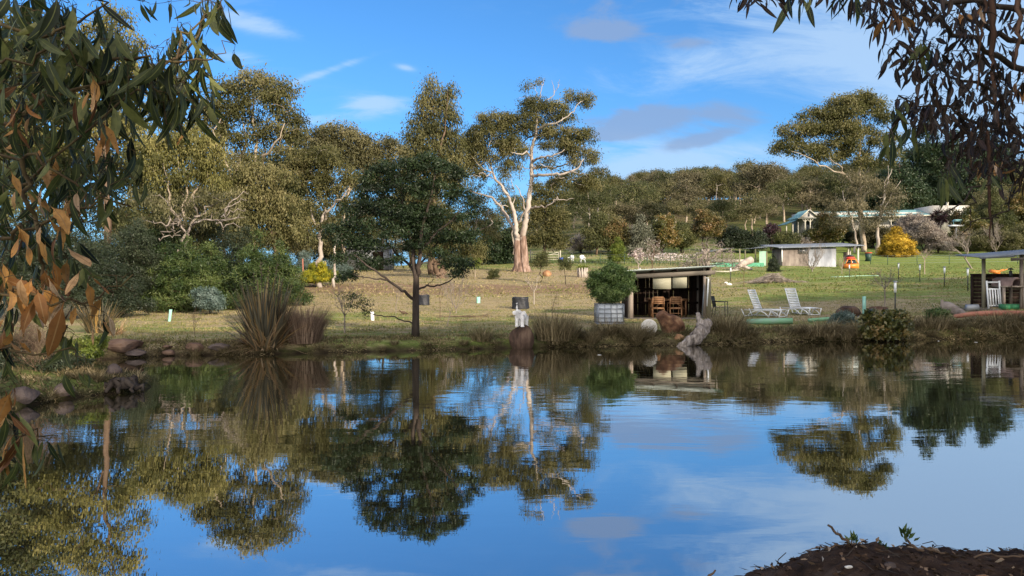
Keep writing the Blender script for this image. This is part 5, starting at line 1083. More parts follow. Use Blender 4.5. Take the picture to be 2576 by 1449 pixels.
e.tube([(0, -.215, .385), (0, -.255, .40), (0, -.275, .42)], [.035, .022, .012], 8)
for (lx, ly) in [(-.082, -.09), (.082, -.09), (-.085, .17), (.085, .17)]:
    e.tube([(lx * .9, ly, .30), (lx, ly, .17), (lx, ly - .005, .05), (lx * 1.02, ly - .008, .025), (lx * 1.02, ly - .008, .002)], [.07, .053, .046, .056, .06], 12)
e.tube([(0, .23, .33), (0, .26, .25), (.01, .255, .16)], [.018, .012, .014], 6)
remeshed('body', e, m_statue, E)
for sx in (-1, 1):
    ea = MB(); ea.ell((sx * .125, -.10, .385), (.085, .016, .062), (0, R(-18 * sx), R(-28 * sx)), 16, 9); part('ear', ea, m_statue, E, True)
    tk = MB(); tk.tube([(sx * .045, -.215, .385), (sx * .05, -.25, .385), (sx * .048, -.27, .405)], [.011, .009, .003], 6); part('tusk', tk, m_statue, E, True)
no = MB(); no.tube([(-.006, -.286, .676), (-.006, -.297, .694)], [.017, .016], 10); part('nostril', no, m_metal, E, True)

# ---- black tub of fabric, black bag, tree guards
def wrap(name, label, px, py, w, h, seed, squash=1.0, mat=m_black, d=None):
    b = hit(px, py); rs = np.random.RandomState(seed); mb = MB(); k = 40; rings = []
    for iz, (f, s) in enumerate([(0, 1.02), (.12, 1.05), (.3, 1.0), (.5, 1.0), (.7, .97), (.85, 1.0), (.95, 1.02), (1, .96), (.93, .84), (.80, .80)]):
        th = np.arange(k) * 2 * pi / k; r = w / 2 * s * (1 + .04 * np.sin(th * 7 + seed + f * 4) + .03 * np.sin(th * 13 + f * 9)); rings.append(np.stack([r * np.cos(th), r * np.sin(th) * .9, h * f + .03 * h * np.sin(th * 3 + seed) * (f > .5)], 1))
    V = np.vstack(rings); n = len(rings); i = np.arange(n - 1)[:, None] * k; j = np.arange(k)[None, :]; j2 = (j + 1) % k
    mb.add(V, [np.stack([i + j, i + j2, i + k + j2, i + k + j], -1).reshape(-1, 4), (np.arange(k) + (n - 1) * k)[None, :]])
    root = thing(name, label, 'planter', tuple(b)); part('wrapping', mb, mat, root, True); tw = MB(); rs = np.random.RandomState(seed)
    for q in range(14): tw.tube([(rs.uniform(-.3, .3) * w, rs.uniform(-.3, .3) * w, h * .8), (rs.uniform(-.4, .4) * w, rs.uniform(-.3, .3) * w, h * (1.02 + .12 * rs.rand()))], [.006, .003], 3)
    part('dry_stems', tw, bk_pale, root); return root
wrap('wrapped_planter', 'black plastic-wrapped planter right behind the white elephant', 1309, 777, .78, .56, 1)
wrap('wrapped_planter', 'black shade-cloth planter peeping out beside the acacia trunk', 1066, 768, .55, .52, 5)
def guard(label, px, py, h, w, lean=0.0, m=m_green, stake=True, cat='tree guard'):
    b = hit(px, py); root = thing('tree_guard', label, cat, tuple(b)); mb = MB(); top = (lean * h, 0, h)
    k = 3; th = np.arange(12) * 2 * pi / 12; r = w / 2 * (1 + .12 * np.cos(3 * th))
    V = np.vstack([np.stack([r * np.cos(th) + lean * z, r * np.sin(th), np.full(12, z) + .01 * np.sin(th * 2)], 1) for z in (0, h * .5, h)] + [np.stack([r * .93 * np.cos(th) + lean * z, r * .93 * np.sin(th), np.full(12, z)], 1) for z in (h, h * .3)])
    i = np.arange(4)[:, None] * 12; j = np.arange(12)[None, :]; j2 = (j + 1) % 12
    mb.add(V, [np.stack([i + j, i + j2, i + 12 + j2, i + 12 + j], -1).reshape(-1, 4)]); part('sleeve', mb, m, root, True)
    if stake: s = MB(); s.bar((-w * .52 - .012, 0, -.05), (-w * .52 + lean * h - .012, 0, h * 1.35), .022); part('stake', s, bk_pale, root)
guard('turquoise tree guard leaning on the lawn near the scrub thicket', 426, 809, .46, .10, .12, stake=False)
guard('short white tree guard beside the low acacia sprig', 937, 806, .34, .13, -.05, m_white, False)
guard('pale green tree guard with a wooden stake in the middle of the lawn', 1203, 763, .33, .19)
guard('tall turquoise tree guard next to the brown rocks', 2174, 797, .78, .13, 0, stake=False)
# wire tree cage
b = hit(742, 719); root = thing('tree_cage', 'green mesh cage on a rusty brown post beside the yellow-flowering bush', 'cage', tuple(b)); mb = MB()
for a in range(14): th = a * 2 * pi / 14; mb.tube([(.5 * cos(th), .5 * sin(th), 0), (.5 * cos(th), .5 * sin(th), 1.3)], .006, 3)
for z in np.linspace(.05, 1.28, 9): mb.tube([(.5 * cos(t), .5 * sin(t), z) for t in np.linspace(0, 2 * pi, 19)], .005, 3)
part('mesh', mb, m_corrg, root); mb = MB(); mb.tube([(.62, -.1, -.1), (.6, -.1, .9), (.57, -.1, 1.9)], [.055, .05, .045], 7); part('post', mb, m_pred, root)

# ---- rocks
gsx = on(928, 76); GS = thing('grey_shed', 'low grey farm shed half hidden behind the acacia foliage', 'shed', tuple(gsx)); mb = MB(); mb.box((0, 0, 1.1), (4.6, 3, 2.2)); part('wall', mb, m_zinc, GS)
mb = MB(); mb.box((0, -.1, 2.3), (5.0, 3.5, .08), (R(5), 0, 0)); part('roof', mb, m_roofb, GS); mb = MB(); mb.box((1.2, -1.52, .9), (1.0, .05, 1.8)); part('door', mb, m_boards, GS)
rk('rock', 'long low red rock with grass in front at the inlet', 312, 880, .98, .27, m_rock, 11, amp=.2)
rk('rock', 'flat rock lying at the waterline below the long red rock', 338, 904, .52, .14, m_rockp, 12)
rk('rock', 'upper slab of the small red stack on the bank', 421, 879, .26, .10, m_rock, 13)
rk('rock', 'lower slab of the small red stack on the bank', 425, 892, .34, .12, m_rock, 14)
rk('rock', 'domed red rock between the stack and the flax clump', 489, 880, .46, .2, m_rock, 15)
rk('rock', 'flat grey-purple slab under the outer flax leaves', 553, 878, .56, .16, m_rockp, 16)
rk('rock', 'large peaked ochre boulder in front of the shelter deck', 1694, 842, 0, 0, m_rocko, 17, d=25.3) if False else None
pb = rock('boulder', 'large peaked ochre boulder leaning in front of the shelter deck', tuple(hit(1692, 842) + np.array([0, .35, .33])), (1.02, .75, .92), m_rocko2, 83, R(25), .34, 9, peak=.22); pb.rotation_euler = (R(-10), R(14), R(20))
rock('rock', 'small orange block wedged against the driftwood', ((1709 - 1288) * 22.9 / FPX, 22.95, .20), (.36, .3, .26), m_rocko, 18, .3, .2, 6)
rock('rock', 'brown rock on the far side of the driftwood', ((1800 - 1288) * 24.2 / FPX, 24.3, .16), (.52, .4, .34), m_rockd, 19, .8)
rock('rock', 'dark rock tucked behind the driftwood foot', ((1765 - 1288) * 24.8 / FPX, 24.9, .25), (.5, .5, .4), m_rockd, 20, .8)
rk('rock', 'dark brown pyramid-shaped rock on the lawn past the loungers', 2135, 795, 1.02, .52, m_rockd, 21, peak=.55, amp=.15)
rk('soil_heap', 'brown crumbly heap between the tree guard and the bare tree', 2207, 788, .85, .32, m_cloud, 22, amp=.4, cat='heap')
rk('rock', 'ochre block of stone under the white gum', 1376, 695, .8, .55, m_rocko, 23)
rk('stone', 'flatter of two white stones on the lawn behind the shelter', 1826, 713, .33, .12, m_stone, 24, cat='stone')
rk('stone', 'rounder of two white stones on the lawn behind the shelter', 1834, 717, .38, .16, m_stone, 25, cat='stone')
rk('rock', 'pinkish rock on the near bank by the round bush', 160, 1004, .32, .2, m_rockp, 26, d=12.6)
rk('rock', 'purple rock half in the water at the near corner', 62, 1018, .42, .22, m_rockp, 27, d=11.95)
rk('rock', 'low rock among grass at the near bank tip', 285, 975, .3, .2, m_rockp, 28, d=13.9)
# dark hollow stump at the tip of the near bank
sroot = (hit(310, 980)); mb = MB(); rs = np.random.RandomState(8)
for i in range(9): a = i * .7; mb.tube(wig([(.16 * cos(a), .16 * sin(a), .12 + .05 * rs.rand()), (.24 * cos(a), .22 * sin(a), .04), (.34 * cos(a), .3 * sin(a), -.06)], .03, rs, 2), [.05, .055, .045, .035, .025], 6)
mb.ell((0, 0, .06), (.2, .18, .10)); solo('stump', mb, bk_dark, 'dark rotten stump at the tip of the near side bank', 'stump', tuple(sroot + (0, 0, .04)), smooth=True)

# white disc
b = hit(1633.5, 842); b = b + np.array([0, .05, .225]); mb = MB(); mb.lathe([(0, -.035), (.225, -.04), (.25, -.03), (.255, 0), (.25, .03), (.225, .04), (.2, .028), (0, .022)], k=36)
o = solo('stone_disc', mb, m_stone, 'round white disc propped on edge in the grass before the shelter', 'disc', tuple(b), smooth=False); o.rotation_euler = (R(78), R(8), R(-8))

# driftwood
P = [W(1700, 877, 22.3), W(1722, 866, 22.4), W(1745, 852, 22.55), W(1764, 836, 22.75), W(1777, 820, 22.95), W(1783, 807, 23.1)]; b = P[0]; root = thing('driftwood_log', 'bleached forked driftwood log sliding into the water before the shelter', 'driftwood', tuple(b))
mb = MB(); mb.tube(wig(np.array(P) - b, .012, np.random.RandomState(3), 3), np.interp(np.linspace(0, 1, 16), [0, .15, .5, .8, 1], [.03, .10, .2, .17, .10]), 16)
mb.tube(wig(np.array([P[3], W(1762, 812, 23.0), W(1756, 798, 23.1), W(1755, 787, 23.15)]) - b, .012, np.random.RandomState(4), 3), np.linspace(.15, .06, 10), 12)
mb.tube(np.array([P[4], W(1789, 812, 22.9), W(1786, 806, 22.95)]) - b, [.10, .06, .04], 8)
dl = part('wood', mb, m_drift, root, True); m1 = dl.modifiers.new('r', 'REMESH'); m1.mode = 'VOXEL'; m1.voxel_size = .018; m1.use_smooth_shade = True
tx = bpy.data.textures.new('t', 'CLOUDS'); tx.noise_scale = .14; m3 = dl.modifiers.new('d', 'DISPLACE'); m3.texture = tx; m3.strength = .13

# ---- open shelter
SD = 30.6; sx0 = (1580 - 1288) * SD / FPX; sx1 = (1787 - 1288) * SD / FPX; SW = sx1 - sx0; sz = gzs((sx0 + sx1) / 2, SD)
u = SD / FPX; zf = EYE - (799 - YH) * u   # deck top
S = thing('open_shelter', 'open-fronted timber shelter with dark board walls and a thin sloping roof', 'shelter', (sx0, SD, zf))
def zpx(py): return EYE - (py - YH) * u - zf
DP = 1.75
mb = MB(); mb.box((SW / 2 + .08, DP / 2 - .05, -.05), (SW + .25, DP + .3, .07)); mb.box((SW / 2 + .05, -.19, -.16), (SW + .12, .045, .15)); part('deck', mb, m_beam, S)
mb = MB(); mb.tube([(.10, 0, -.25), (.10, 0, 1), (.10, 0, zpx(692))], [.115, .11, .105], 14); part('post', mb, m_wood, S, True, 'grey round corner post')
mb = MB(); mb.tube([(SW - .08, 0, -.25), (SW - .08, 0, 1), (SW - .08, 0, zpx(688))], [.115, .11, .105], 14); part('post', mb, m_post, S, True, 'greenish round corner post')
mb = MB(); mb.box((SW - .24, -.02, 1.0), (.10, .09, 2.05)); part('post', mb, m_wood, S, False, 'square timber stud inside the corner post')
for xx in (.08, SW - .08): mb = MB(); mb.box((xx, DP, zpx(680) / 2 - .1), (.1, .1, zpx(680) + .1)); part('post', mb, m_wood, S)
zb0, zb1 = zpx(696), zpx(685.5); mb = MB(); a = math.atan2(zb1 - zb0, SW); mb.box((SW / 2 + .02, -.16, (zb0 + zb1) / 2), (SW + .25, .05, .17), (0, -a, 0)); part('beam', mb, m_beam, S)
# back wall boards with daylight slits
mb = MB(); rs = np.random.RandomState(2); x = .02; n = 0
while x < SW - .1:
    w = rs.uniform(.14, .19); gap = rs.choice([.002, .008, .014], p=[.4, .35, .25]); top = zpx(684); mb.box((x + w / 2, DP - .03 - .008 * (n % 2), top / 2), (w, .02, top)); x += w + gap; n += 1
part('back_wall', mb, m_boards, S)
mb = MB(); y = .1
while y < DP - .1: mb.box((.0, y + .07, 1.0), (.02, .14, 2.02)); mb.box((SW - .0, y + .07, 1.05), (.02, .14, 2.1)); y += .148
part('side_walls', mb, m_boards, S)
mb = MB(); mb.box((SW / 2, DP - .07, zpx(729)), (SW - .15, .05, .10)); mb.box((SW / 2, DP - .07, zpx(765)), (SW - .15, .05, .09)); mb.box((SW * .525, DP - .075, zpx(708)), (.06, .05, .6)); part('wall_rails', mb, m_boards, S)
for (xa, xb, ya, yb) in [(1643, 1688, 691, 727), (1692, 1728, 690, 724.5)]:
    kk = (SD - .05) / SD; X0 = ((xa - 1288) * u * kk) - sx0; X1 = ((xb - 1288) * u * kk) - sx0; Z0 = EYE - (yb - YH) * u * kk - zf; Z1 = EYE - (ya - YH) * u * kk - zf + .05
    mb = MB(); mb.box(((X0 + X1) / 2, -.05, (Z0 + Z1) / 2), (X1 - X0, .012, Z1 - Z0)); part('blind', mb, m_blind, S)
zr0, zr1 = zpx(682.0), zpx(669.8); ra = math.atan2(zr1 - zr0, SW + .5); mb = MB()
nn = 60; xsr = np.linspace(-.38, SW + .10, nn); zz = np.interp(xsr, [-.38, SW + .1], [zr0, zr1]) + .008 * np.sin(xsr * 2 * pi / .076 * .5)
V = []; 
for yy, dz in ((-.42, .05), (DP + .25, -.16)):
    for t_ in (0, .02): V += [(xx, yy, z_ + dz + t_ - .05) for xx, z_ in zip(xsr, zz)]
Fq = []
for i in range(nn - 1):
    a0, a1, b0, b1 = i, i + nn, i + 2 * nn, i + 3 * nn
    Fq += [[a0, a0 + 1, a1 + 1, a1], [a1, a1 + 1, b1 + 1, b1], [b0, b1, b1 + 1, b0 + 1], [a0, b0, b0 + 1, a0 + 1]]
mb.add(V, [Fq]); rf = part('roof', mb, m_rooftop, S)
mb = MB()
for xx in (.12, .98, 1.9, SW - .1): z_ = np.interp(xx, [-.38, SW + .1], [zr0, zr1]); mb.box((xx, DP / 2 - .1, z_ - .075), (.06, DP + .45, .07))
part('rafters', mb, m_boards, S)
mb = MB(); mb.box((SW - .18, -.28, 1.02), (.05, .03, 1.1), (0, R(3), 0)); mb.box((SW - .2, -.27, 1.6), (.13, .05, .03)); part('white_plank', mb, m_white, S, False, 'white plank leaning beside the corner post')
mb = MB(); mb.bar((SW - .36, -.1, 0), (SW - .26, -.05, 1.35), .035); part('pole', mb, m_roofb, S)
# strip of dark gutter resting on the roof
o = MB(); o.box((0, 0, 0), (.62, .10, .035), (0, R(-12), 0)); o.box((-.02, .02, .03), (.58, .03, .03), (0, R(-12), 0)); solo('gutter_strip', o, m_bin, 'dark green strip of metal sticking out past the shelter roof corner', 'metal strip', (sx1 + .30, SD + .3, zf + zpx(667)))

# folding chairs and table in the shelter
def chair():
    c = thing('folding_chair', 'x', 'chair', group='folding chairs at the shelter table')
    # local: seat centre origin x, back at -Y (towards the pond), z up
    for sx in (-1, 1):
        mb = MB(); mb.bar((sx * .24, -.22, .88), (sx * .24, -.16, .43), .035); mb.bar((sx * .24, -.16, .45), (sx * .245, -.26, 0), .035); part('leg', mb, m_teak, c)
        mb = MB(); mb.bar((sx * .235, .20, .42), (sx * .235, .26, 0), .035); part('leg', mb, m_teak, c)
        mb = MB(); mb.box((sx * .25, .02, .64), (.045, .46, .025)); mb.bar((sx * .25, .22, .63), (sx * .25, .22, .42), .03); part('armrest', mb, m_teak, c)
    mb = MB()
    for i in range(4): mb.box((0, -.218 + .012 * i, .86 - .075 * i), (.47, .018, .055), (R(-8), 0, 0))
    mb.box((0, -.218, .905), (.42, .02, .04)); part('backrest', mb, m_teak, c)
    mb = MB()
    for i in range(7): mb.box((0, -.17 + .062 * i, .44), (.46, .05, .018))
    mb.box((0, -.2, .41), (.46, .02, .05)); part('seat', mb, m_teak, c)
    mb = MB(); mb.bar((-.24, -.22, .2), (.24, -.22, .2), .025); part('brace', mb, m_teak, c)
    return c
c0 = chair(); c0.scale = (.95, .95, .93); c0.location = ((1662 - 1288) * 30.1 / FPX, 30.75, zf + -.012); c0['label'] = 'brown slatted folding chair on the blossom-tree side of the shelter table'
c0['label'] = 'slatted brown chair in the shelter, on the side of the bamboo tank'
c1 = dup(c0, ((1706 - 1288) * 30.1 / FPX, 30.78, zf - .012), R(3), (.95, .95, .93), 'slatted brown chair in the shelter, on the side of the peaked boulder')
T = thing('garden_table', 'brown slatted timber table behind the two chairs in the shelter', 'table', ((1681 - 1288) * 31.4 / FPX, 31.6, zf - .012))
mb = MB()
for i in range(6): mb.box((0, -.33 + .13 * i, .735), (1.68, .11, .022))
mb.box((0, -.36, .70), (1.5, .025, .06)); mb.box((0, .36, .70), (1.5, .025, .06)); part('table_top', mb, m_teak, T)
for sx in (-.70, .70):
    for sy in (-.3, .3): mb = MB(); mb.box((sx, sy, .345), (.06, .06, .69)); part('leg', mb, m_teak, T)
for s_ in (-1, 1): mb = MB(); mb.bar((s_ * .7, -.3, .3), (s_ * .2, -.3, .66), .04); part('brace', mb, m_teak, T)

# ---- bulk tank planter and bamboo
td = 27.6; tx0 = (1502 - 1288) * td / FPX; tw = 68 * td / FPX; tb_ = gzs(tx0 + tw / 2, td); th_ = EYE - (764.5 - YH) * td / FPX - tb_
TK = thing('tank_planter', 'cut-down white plastic tank in a steel cage holding the bamboo', 'planter', (tx0 + tw / 2, td + .45, tb_), R(2))
mb = MB(); hw = tw / 2 - .03
mb.box((0, 0, .08 + (th_ - .08) / 2), (2 * hw - .03, .84, th_ - .10)); o = part('tank', mb, m_tank, TK); bv = o.modifiers.new('b', 'BEVEL'); bv.width = .04; bv.segments = 3
mb = MB(); zs = np.linspace(.09, th_ - .01, 5)
for z_ in zs:
    for sy in (-.45, .45): mb.bar((-hw, sy, z_), (hw, sy, z_), .022)
    for sx in (-hw, hw): mb.bar((sx, -.45, z_), (sx, .45, z_), .022)
for xx in np.linspace(-hw, hw, 5):
    for sy in (-.462, .462): mb.bar((xx, sy, .02), (xx, sy, th_), .024)
for yy in np.linspace(-.45, .45, 4):
    for sx in (-hw - .012, hw + .012): mb.bar((sx, yy, .02), (sx, yy, th_), .024)
part('cage', mb, m_steel, TK); mb = MB(); mb.box((0, 0, .025), (2 * hw + .04, .96, .05)); part('base', mb, m_steel, TK)
mb = MB(); mb.box((0, 0, th_ - .025), (2 * hw - .08, .78, .03)); part('soil', mb, m_cloud, TK)
s = td / FPX; bb = np.array([tx0 + tw / 2, td + .45, tb_ + th_ - .04]); rs = np.random.RandomState(6); limbs = []
for i in range(26):
    a = rs.rand() * 6.28; t_ = bb + np.array([cos(a) * .62 * rs.rand(), sin(a) * .45 * rs.rand(), rs.uniform(.7, 1.45)]); m_ = bb * .45 + t_ * .55 + np.array([0, 0, .12]); limbs.append((np.array([bb + (t_ - bb) * [.5, .5, 0], m_, t_]), [.009, .007, .003]))
d_ = td + .45
lob = pxlobes([(1535, 735, 46, 22), (1505, 715, 30, 22), (1560, 720, 34, 24), (1530, 695, 40, 20), (1500, 690, 16, 12, 0, .7), (1570, 700, 24, 18), (1545, 680, 26, 12, 0, .7), (1530, 752, 34, 10), (1535, 668, 10, 8, 0, .5), (1582, 690, 12, 12, 0, .6)], d_, .8)
build_tree('bamboo', 'bushy bamboo sprouting from the caged white tank', 'bamboo', bb, limbs, lob, bk_dark, lf_bamboo, .14, .105, .022, 60, 1.05, .25, seed=61, rend=.003, flat=.8, trunk='stems', crown='foliage', k=5)

# ---- loungers
def lounger():
    c = thing('sun_lounger', 'x', 'sun lounger', group='white sun loungers on the lawn')
    # x = length: head at -x, foot at +x ; z up
    for sy in (-1, 1):
        mb = MB(); y = sy * .31
        mb.bar((-.85, y, .30), (.98, y, .33), .04, .03); mb.tube([(-.72, y, .03), (-.55, y, .17), (-.3, y, .27), (0, y, .27), (.2, y, .18), (.36, y, .05)], .022, 6); part('side_rail', mb, m_white, c)
        mb = MB(); mb.tube([(-1.02, y, .33), (-.92, y, .14), (-.84, y, 0)], .024, 6); part('leg', mb, m_white, c)
        mb = MB(); mb.tube([(.50, y, .3), (.44, y, .14), (.38, y, 0)], .024, 6); part('leg', mb, m_white, c)
        mb = MB(); mb.tube([(1.0, y, .33), (.94, y, .16), (.90, y, 0)], .024, 6); mb.tube([(.5, y, .29), (.75, y, .2), (.9, y, .06)], .02, 6); part('leg', mb, m_white, c)
    mb = MB(); mb.bar((-.84, -.31, .03), (-.84, .31, .03), .03); mb.bar((.9, -.31, .05), (.9, .31, .05), .03); mb.bar((-.84, .29, .05), (.36, .29, .06), .025); part('stretcher', mb, m_white, c)
    mb = MB()
    for i in range(17): x = -.32 + .078 * i; mb.box((x, 0, .335 + .022 * math.sin((x + .3) * 2.3)), (.055, .58, .014))
    part('seat', mb, m_white, c)
    B = MB(); a = R(113); L = .92
    for i in range(11): t = .05 + i * L / 11.2; B.box((-.34 + t * cos(a), 0, .35 + t * sin(a)), (.05, .56, .014), (0, -a, 0))
    for sy in (-1, 1): B.bar((-.34, sy * .285, .35), (-.34 + L * cos(a), sy * .285, .35 + L * sin(a)), .03)
    B.bar((-.34 + L * cos(a), -.285, .35 + L * sin(a)), (-.34 + L * cos(a), .285, .35 + L * sin(a)), .035); part('backrest', B, m_white, c)
    mb = MB(); mb.bar((-.55, .2, .72), (-.72, .2, .32), .018); part('prop', mb, m_steel, c)
    return c
l0 = lounger(); b = hit(1922, 797); l0.location = (b[0], b[1] - .1, b[2] + .0); l0.rotation_euler = (0, 0, R(-50)); l0.scale = (.88, .9, .9); l0['label'] = 'white lounger nearest the shelter, turned side-on'
b = hit(2018, 793); dup(l0, (b[0] - .02, b[1] + .15, b[2]), R(-70), (.88, .9, .9), 'white lounger facing the water, further from the shelter')
# black metal chair
b = hit(1815, 800); c = thing('metal_chair', 'black metal garden armchair between the shelter and the loungers', 'chair', tuple(b + (0, .2, 0)), R(62))
mb = MB()
for i in range(7): mb.bar((-.22 + .073 * i, .22, .42), (-.22 + .073 * i, .30, .86), .016)
mb.bar((-.24, .30, .87), (.24, .30, .87), .028); mb.bar((-.24, .22, .45), (.24, .22, .45), .02); part('backrest', mb, m_metal, c)
mb = MB()
for i in range(8): mb.box((0, -.22 + .06 * i, .43), (.48, .045, .012))
part('seat', mb, m_metal, c)
for sx in (-1, 1):
    mb = MB(); mb.bar((sx * .25, .31, .88), (sx * .25, .22, .43), .026); mb.bar((sx * .25, .22, .43), (sx * .25, .30, 0), .026); part('leg', mb, m_metal, c)
    mb = MB(); mb.bar((sx * .25, -.24, .64), (sx * .25, -.26, 0), .026); part('leg', mb, m_metal, c)
    mb = MB(); mb.bar((sx * .25, .26, .66), (sx * .25, -.27, .65), .03); part('armrest', mb, m_metal, c)

# ---- fallen pipes, log, drum
def lying(name, label, pts, r, mat, k=12, cat='pipe', inner=None):
    P = np.array(pts); b = P[0].copy(); mb = MB(); mb.tube(P - b, r, k); return solo(name, mb, mat, label, cat, tuple(b), smooth=True)
lying('green_pipe', 'long pale green pipe lying in the grass below the loungers', [on(1878, 27.4, .10), on(1930, 27.1, .11), on(1994, 26.9, .13)], [.085, .115, .11], m_pgreen)
lying('green_pipe', 'short end of green pipe showing before the leafy bush', [on(2034, 27.2, .12), on(2085, 27.4, .13), on(2135, 27.6, .10)], [.06, .07, .06], m_pgreen)
lying('red_pipe', 'long terracotta-coloured pipe lying along the bank by the pizza oven', [on(2400, 28.0, .05), on(2440, 27.9, .13), on(2500, 27.8, .16), on(2640, 27.4, .15)], [.07, .09, .10, .10], m_pred)
b = hit(2445, 802); rs = np.random.RandomState(5); P = [W(2376, 771, 29.5), W(2392, 775, 29.3), W(2412, 785, 29.0), W(2432, 796, 28.6), W(2455, 806, 28.3)]; lg = thing('hollow_log', 'grey hollow log slanting down beside the strappy plant', 'log', tuple(P[0]))
mb = MB(); mb.tube(wig(np.array(P) - P[0], .01, rs, 3), np.interp(np.linspace(0, 1, 13), [0, .4, 1], [.20, .17, .09]), 14, cap=False); mb.tube((np.array(P[:2]) - P[0]) * 1.0 + np.array([[-.012, .0, .006], [0, 0, 0]]), [.155, .12], 14, cap=False); part('wood', mb, m_log, lg, True)
mb = MB(); mb.tube([(.10, -.01, -.03), (.11, -.012, -.035)], [.15, .15], 12); part('hollow', mb, m_boards, lg)
lying('steel_drum', 'silver drum on its side at the foot of the pizza oven platform', [on(2430, 30.4, .14), on(2461, 30.3, .14)], [.14, .14], m_zinc, 20, 'drum')
lying('wooden_post', 'short dark post upright behind the hollow log', [on(2369, 30.0, -.1), on(2370, 30.0, .52)], [.06, .055], m_wood, 8, 'post')
lying('leaning_stick', 'pale stick leaning out of the water before the leafy bush', [W(2354, 856, 24.9), W(2360, 835, 25.0), W(2367, 815, 25.2)], [.014, .012, .009], bk_pale, 5, 'stick')
rs = np.random.RandomState(8)
lying('fallen_branch', 'curved bare branch lying on the lawn right of the acacia', [on(1200, 31.8, .02), on(1222, 32.2, .05), on(1238, 33, .05)], [.012, .014, .006], bk_brown, 5, 'branch')
mb = MB(); P0 = on(1175, 31.5, .0)
for i in range(60): c_ = np.array([rs.normal(0, .55), rs.normal(0, .22), .02 + .04 * rs.rand()]); D = unit(np.array([1, rs.normal(0, .4), rs.normal(0, .1)])) * rs.uniform(.1, .3); mb.tube([c_ - D, c_ + D], [.006, .004], 3, cap=False)
solo('twig_pile', mb, bk_brown, 'flat scatter of reddish prunings on the lawn beside the bare fruit tree', 'prunings', tuple(P0))

# ---- bird on the lawn
b = hit(1015, 794); bd = thing('bird', 'small brown bird pecking on the lawn left of the acacia trunk', 'bird', tuple(b), R(10))
mb = MB(); mb.ell((0, 0, .13), (.12, .06, .065), (0, R(12), 0), 12, 8); mb.tube([(-.07, 0, .15), (-.125, 0, .18), (-.15, 0, .20)], [.045, .03, .03], 8); mb.ell((-.155, 0, .205), (.032, .026, .028)); mb.tube([(-.18, 0, .20), (-.215, 0, .19)], [.012, .002], 5); mb.tube([(.09, 0, .12), (.17, 0, .09), (.21, 0, .07)], [.04, .03, .012], 8)
for sy in (-.03, .03): mb.tube([(.01, sy, .1), (.0, sy, .04), (.01, sy, 0)], [.012, .007, .006], 5); mb.tube([(.01, sy, .003), (-.03, sy, .003)], [.005, .003], 4)
remeshed('body', mb, pbr('bird_feathers', [(.05, .035, .025), (.13, .09, .06)], 20, .9, .1), bd, .010, 2)

# ---- lamp stakes
def stake(label, px, py, top, first=None, cap=.30, dark=False):
    b = hit(px, py); h = (py - top) * b[1] / FPX
    r = thing('lamp_stake', label, 'lamp stake', tuple(b), group='white-topped stakes across the lawn'); c = min(.42, h * cap)
    mb = MB(); mb.tube([(0, 0, -.1), (0, 0, h - c)], [.028, .028], 6); part('stake', mb, m_metal, r)
    mb = MB(); mb.tube([(0, 0, h - c), (0, 0, h)], [.05, .05], 10); part('tube', mb, m_white, r, True)
    mb = MB(); mb.lathe([(.02, h), (.085, h + .005), (.095, h + .03), (.05, h + .055), (.01, h + .06)], k=10); part('cap', mb, m_steel, r, True)
stake('nearest white-topped stake, with a dark glossy head', 2252, 788, 710, cap=.48)
for (px, py, tp, lab) in [(2260.4, 703, 664, 'white-topped stake just behind the flat-topped bare tree'), (2314, 709, 667, 'white-topped stake in front of the slim young tree'), (2376, 722, 673, 'white-topped stake below the blossoming shrub'), (2434.6, 732, 677, 'white-topped stake closest to the small oven shelter'),
        (2136.6, 698, 667, 'white-topped stake before the orange cab'), (1838, 707, 674, 'white-topped stake in front of the netted run log'), (1610, 688, 676, 'white-topped stake just over the shelter roof')]: stake(lab, px, py, tp)

# ---- small oven shelter at the edge
OD = 31.0; u2 = OD / FPX
ox = (2490 - 1288) * u2; oz = EYE - (776 - YH) * u2; gzo = gzs(ox + .6, OD)
O = thing('oven_shelter', 'small open shelter with a blue-grey roof over the pizza oven', 'shelter', (ox, OD, oz))
def oz_(py): return EYE - (py - YH) * u2 - oz
def ox_(px): return (px - 1288) * u2 - ox
mb = MB(); mb.tube([(.06, .5, -.2), (.06, .5, oz_(646))], [.075, .07], 10); part('post', mb, m_post, O, True)
mb = MB(); mb.box((ox_(2570), 0, 1.05), (.11, .11, 2.3)); part('post', mb, m_wood, O)
for x in (ox_(2640),): mb = MB(); mb.box((x, .5, 1.05), (.1, .1, 2.2)); part('post', mb, m_wood, O)
mb = MB(); n = 70; xr = np.linspace(ox_(2451), ox_(2680), n); zr = np.interp(xr, [ox_(2451), ox_(2536), ox_(2680)], [oz_(646), oz_(640), oz_(628)]) + .010 * np.sin(xr * 2 * pi / .09)
V = [(x, -.35, z - .03) for x, z in zip(xr, zr)] + [(x, 1.4, z + .12) for x, z in zip(xr, zr)] + [(x, -.35, z - .05) for x, z in zip(xr, zr)] + [(x, 1.4, z + .10) for x, z in zip(xr, zr)]
F = []
for i in range(n - 1): F += [[i, i + 1, i + 1 + n, i + n], [i + 2 * n, i + 3 * n, i + 3 * n + 1, i + 2 * n + 1], [i, i + 2 * n, i + 2 * n + 1, i + 1]]
mb.add(V, [F]); part('roof', mb, m_roofb, O)
mb = MB(); mb.box(((ox_(2451) + ox_(2536)) / 2, -.36, oz_(646)), (ox_(2536) - ox_(2451), .03, .13), (0, R(-2.5), 0)); part('fascia', mb, m_roofb, O)
mb = MB(); mb.box(((ox_(2530) + ox_(2680)) / 2, -.33, oz_(650)), (ox_(2680) - ox_(2530), .05, .12), (0, R(-2.5), 0)); part('beam', mb, m_beam, O)
mb = MB()
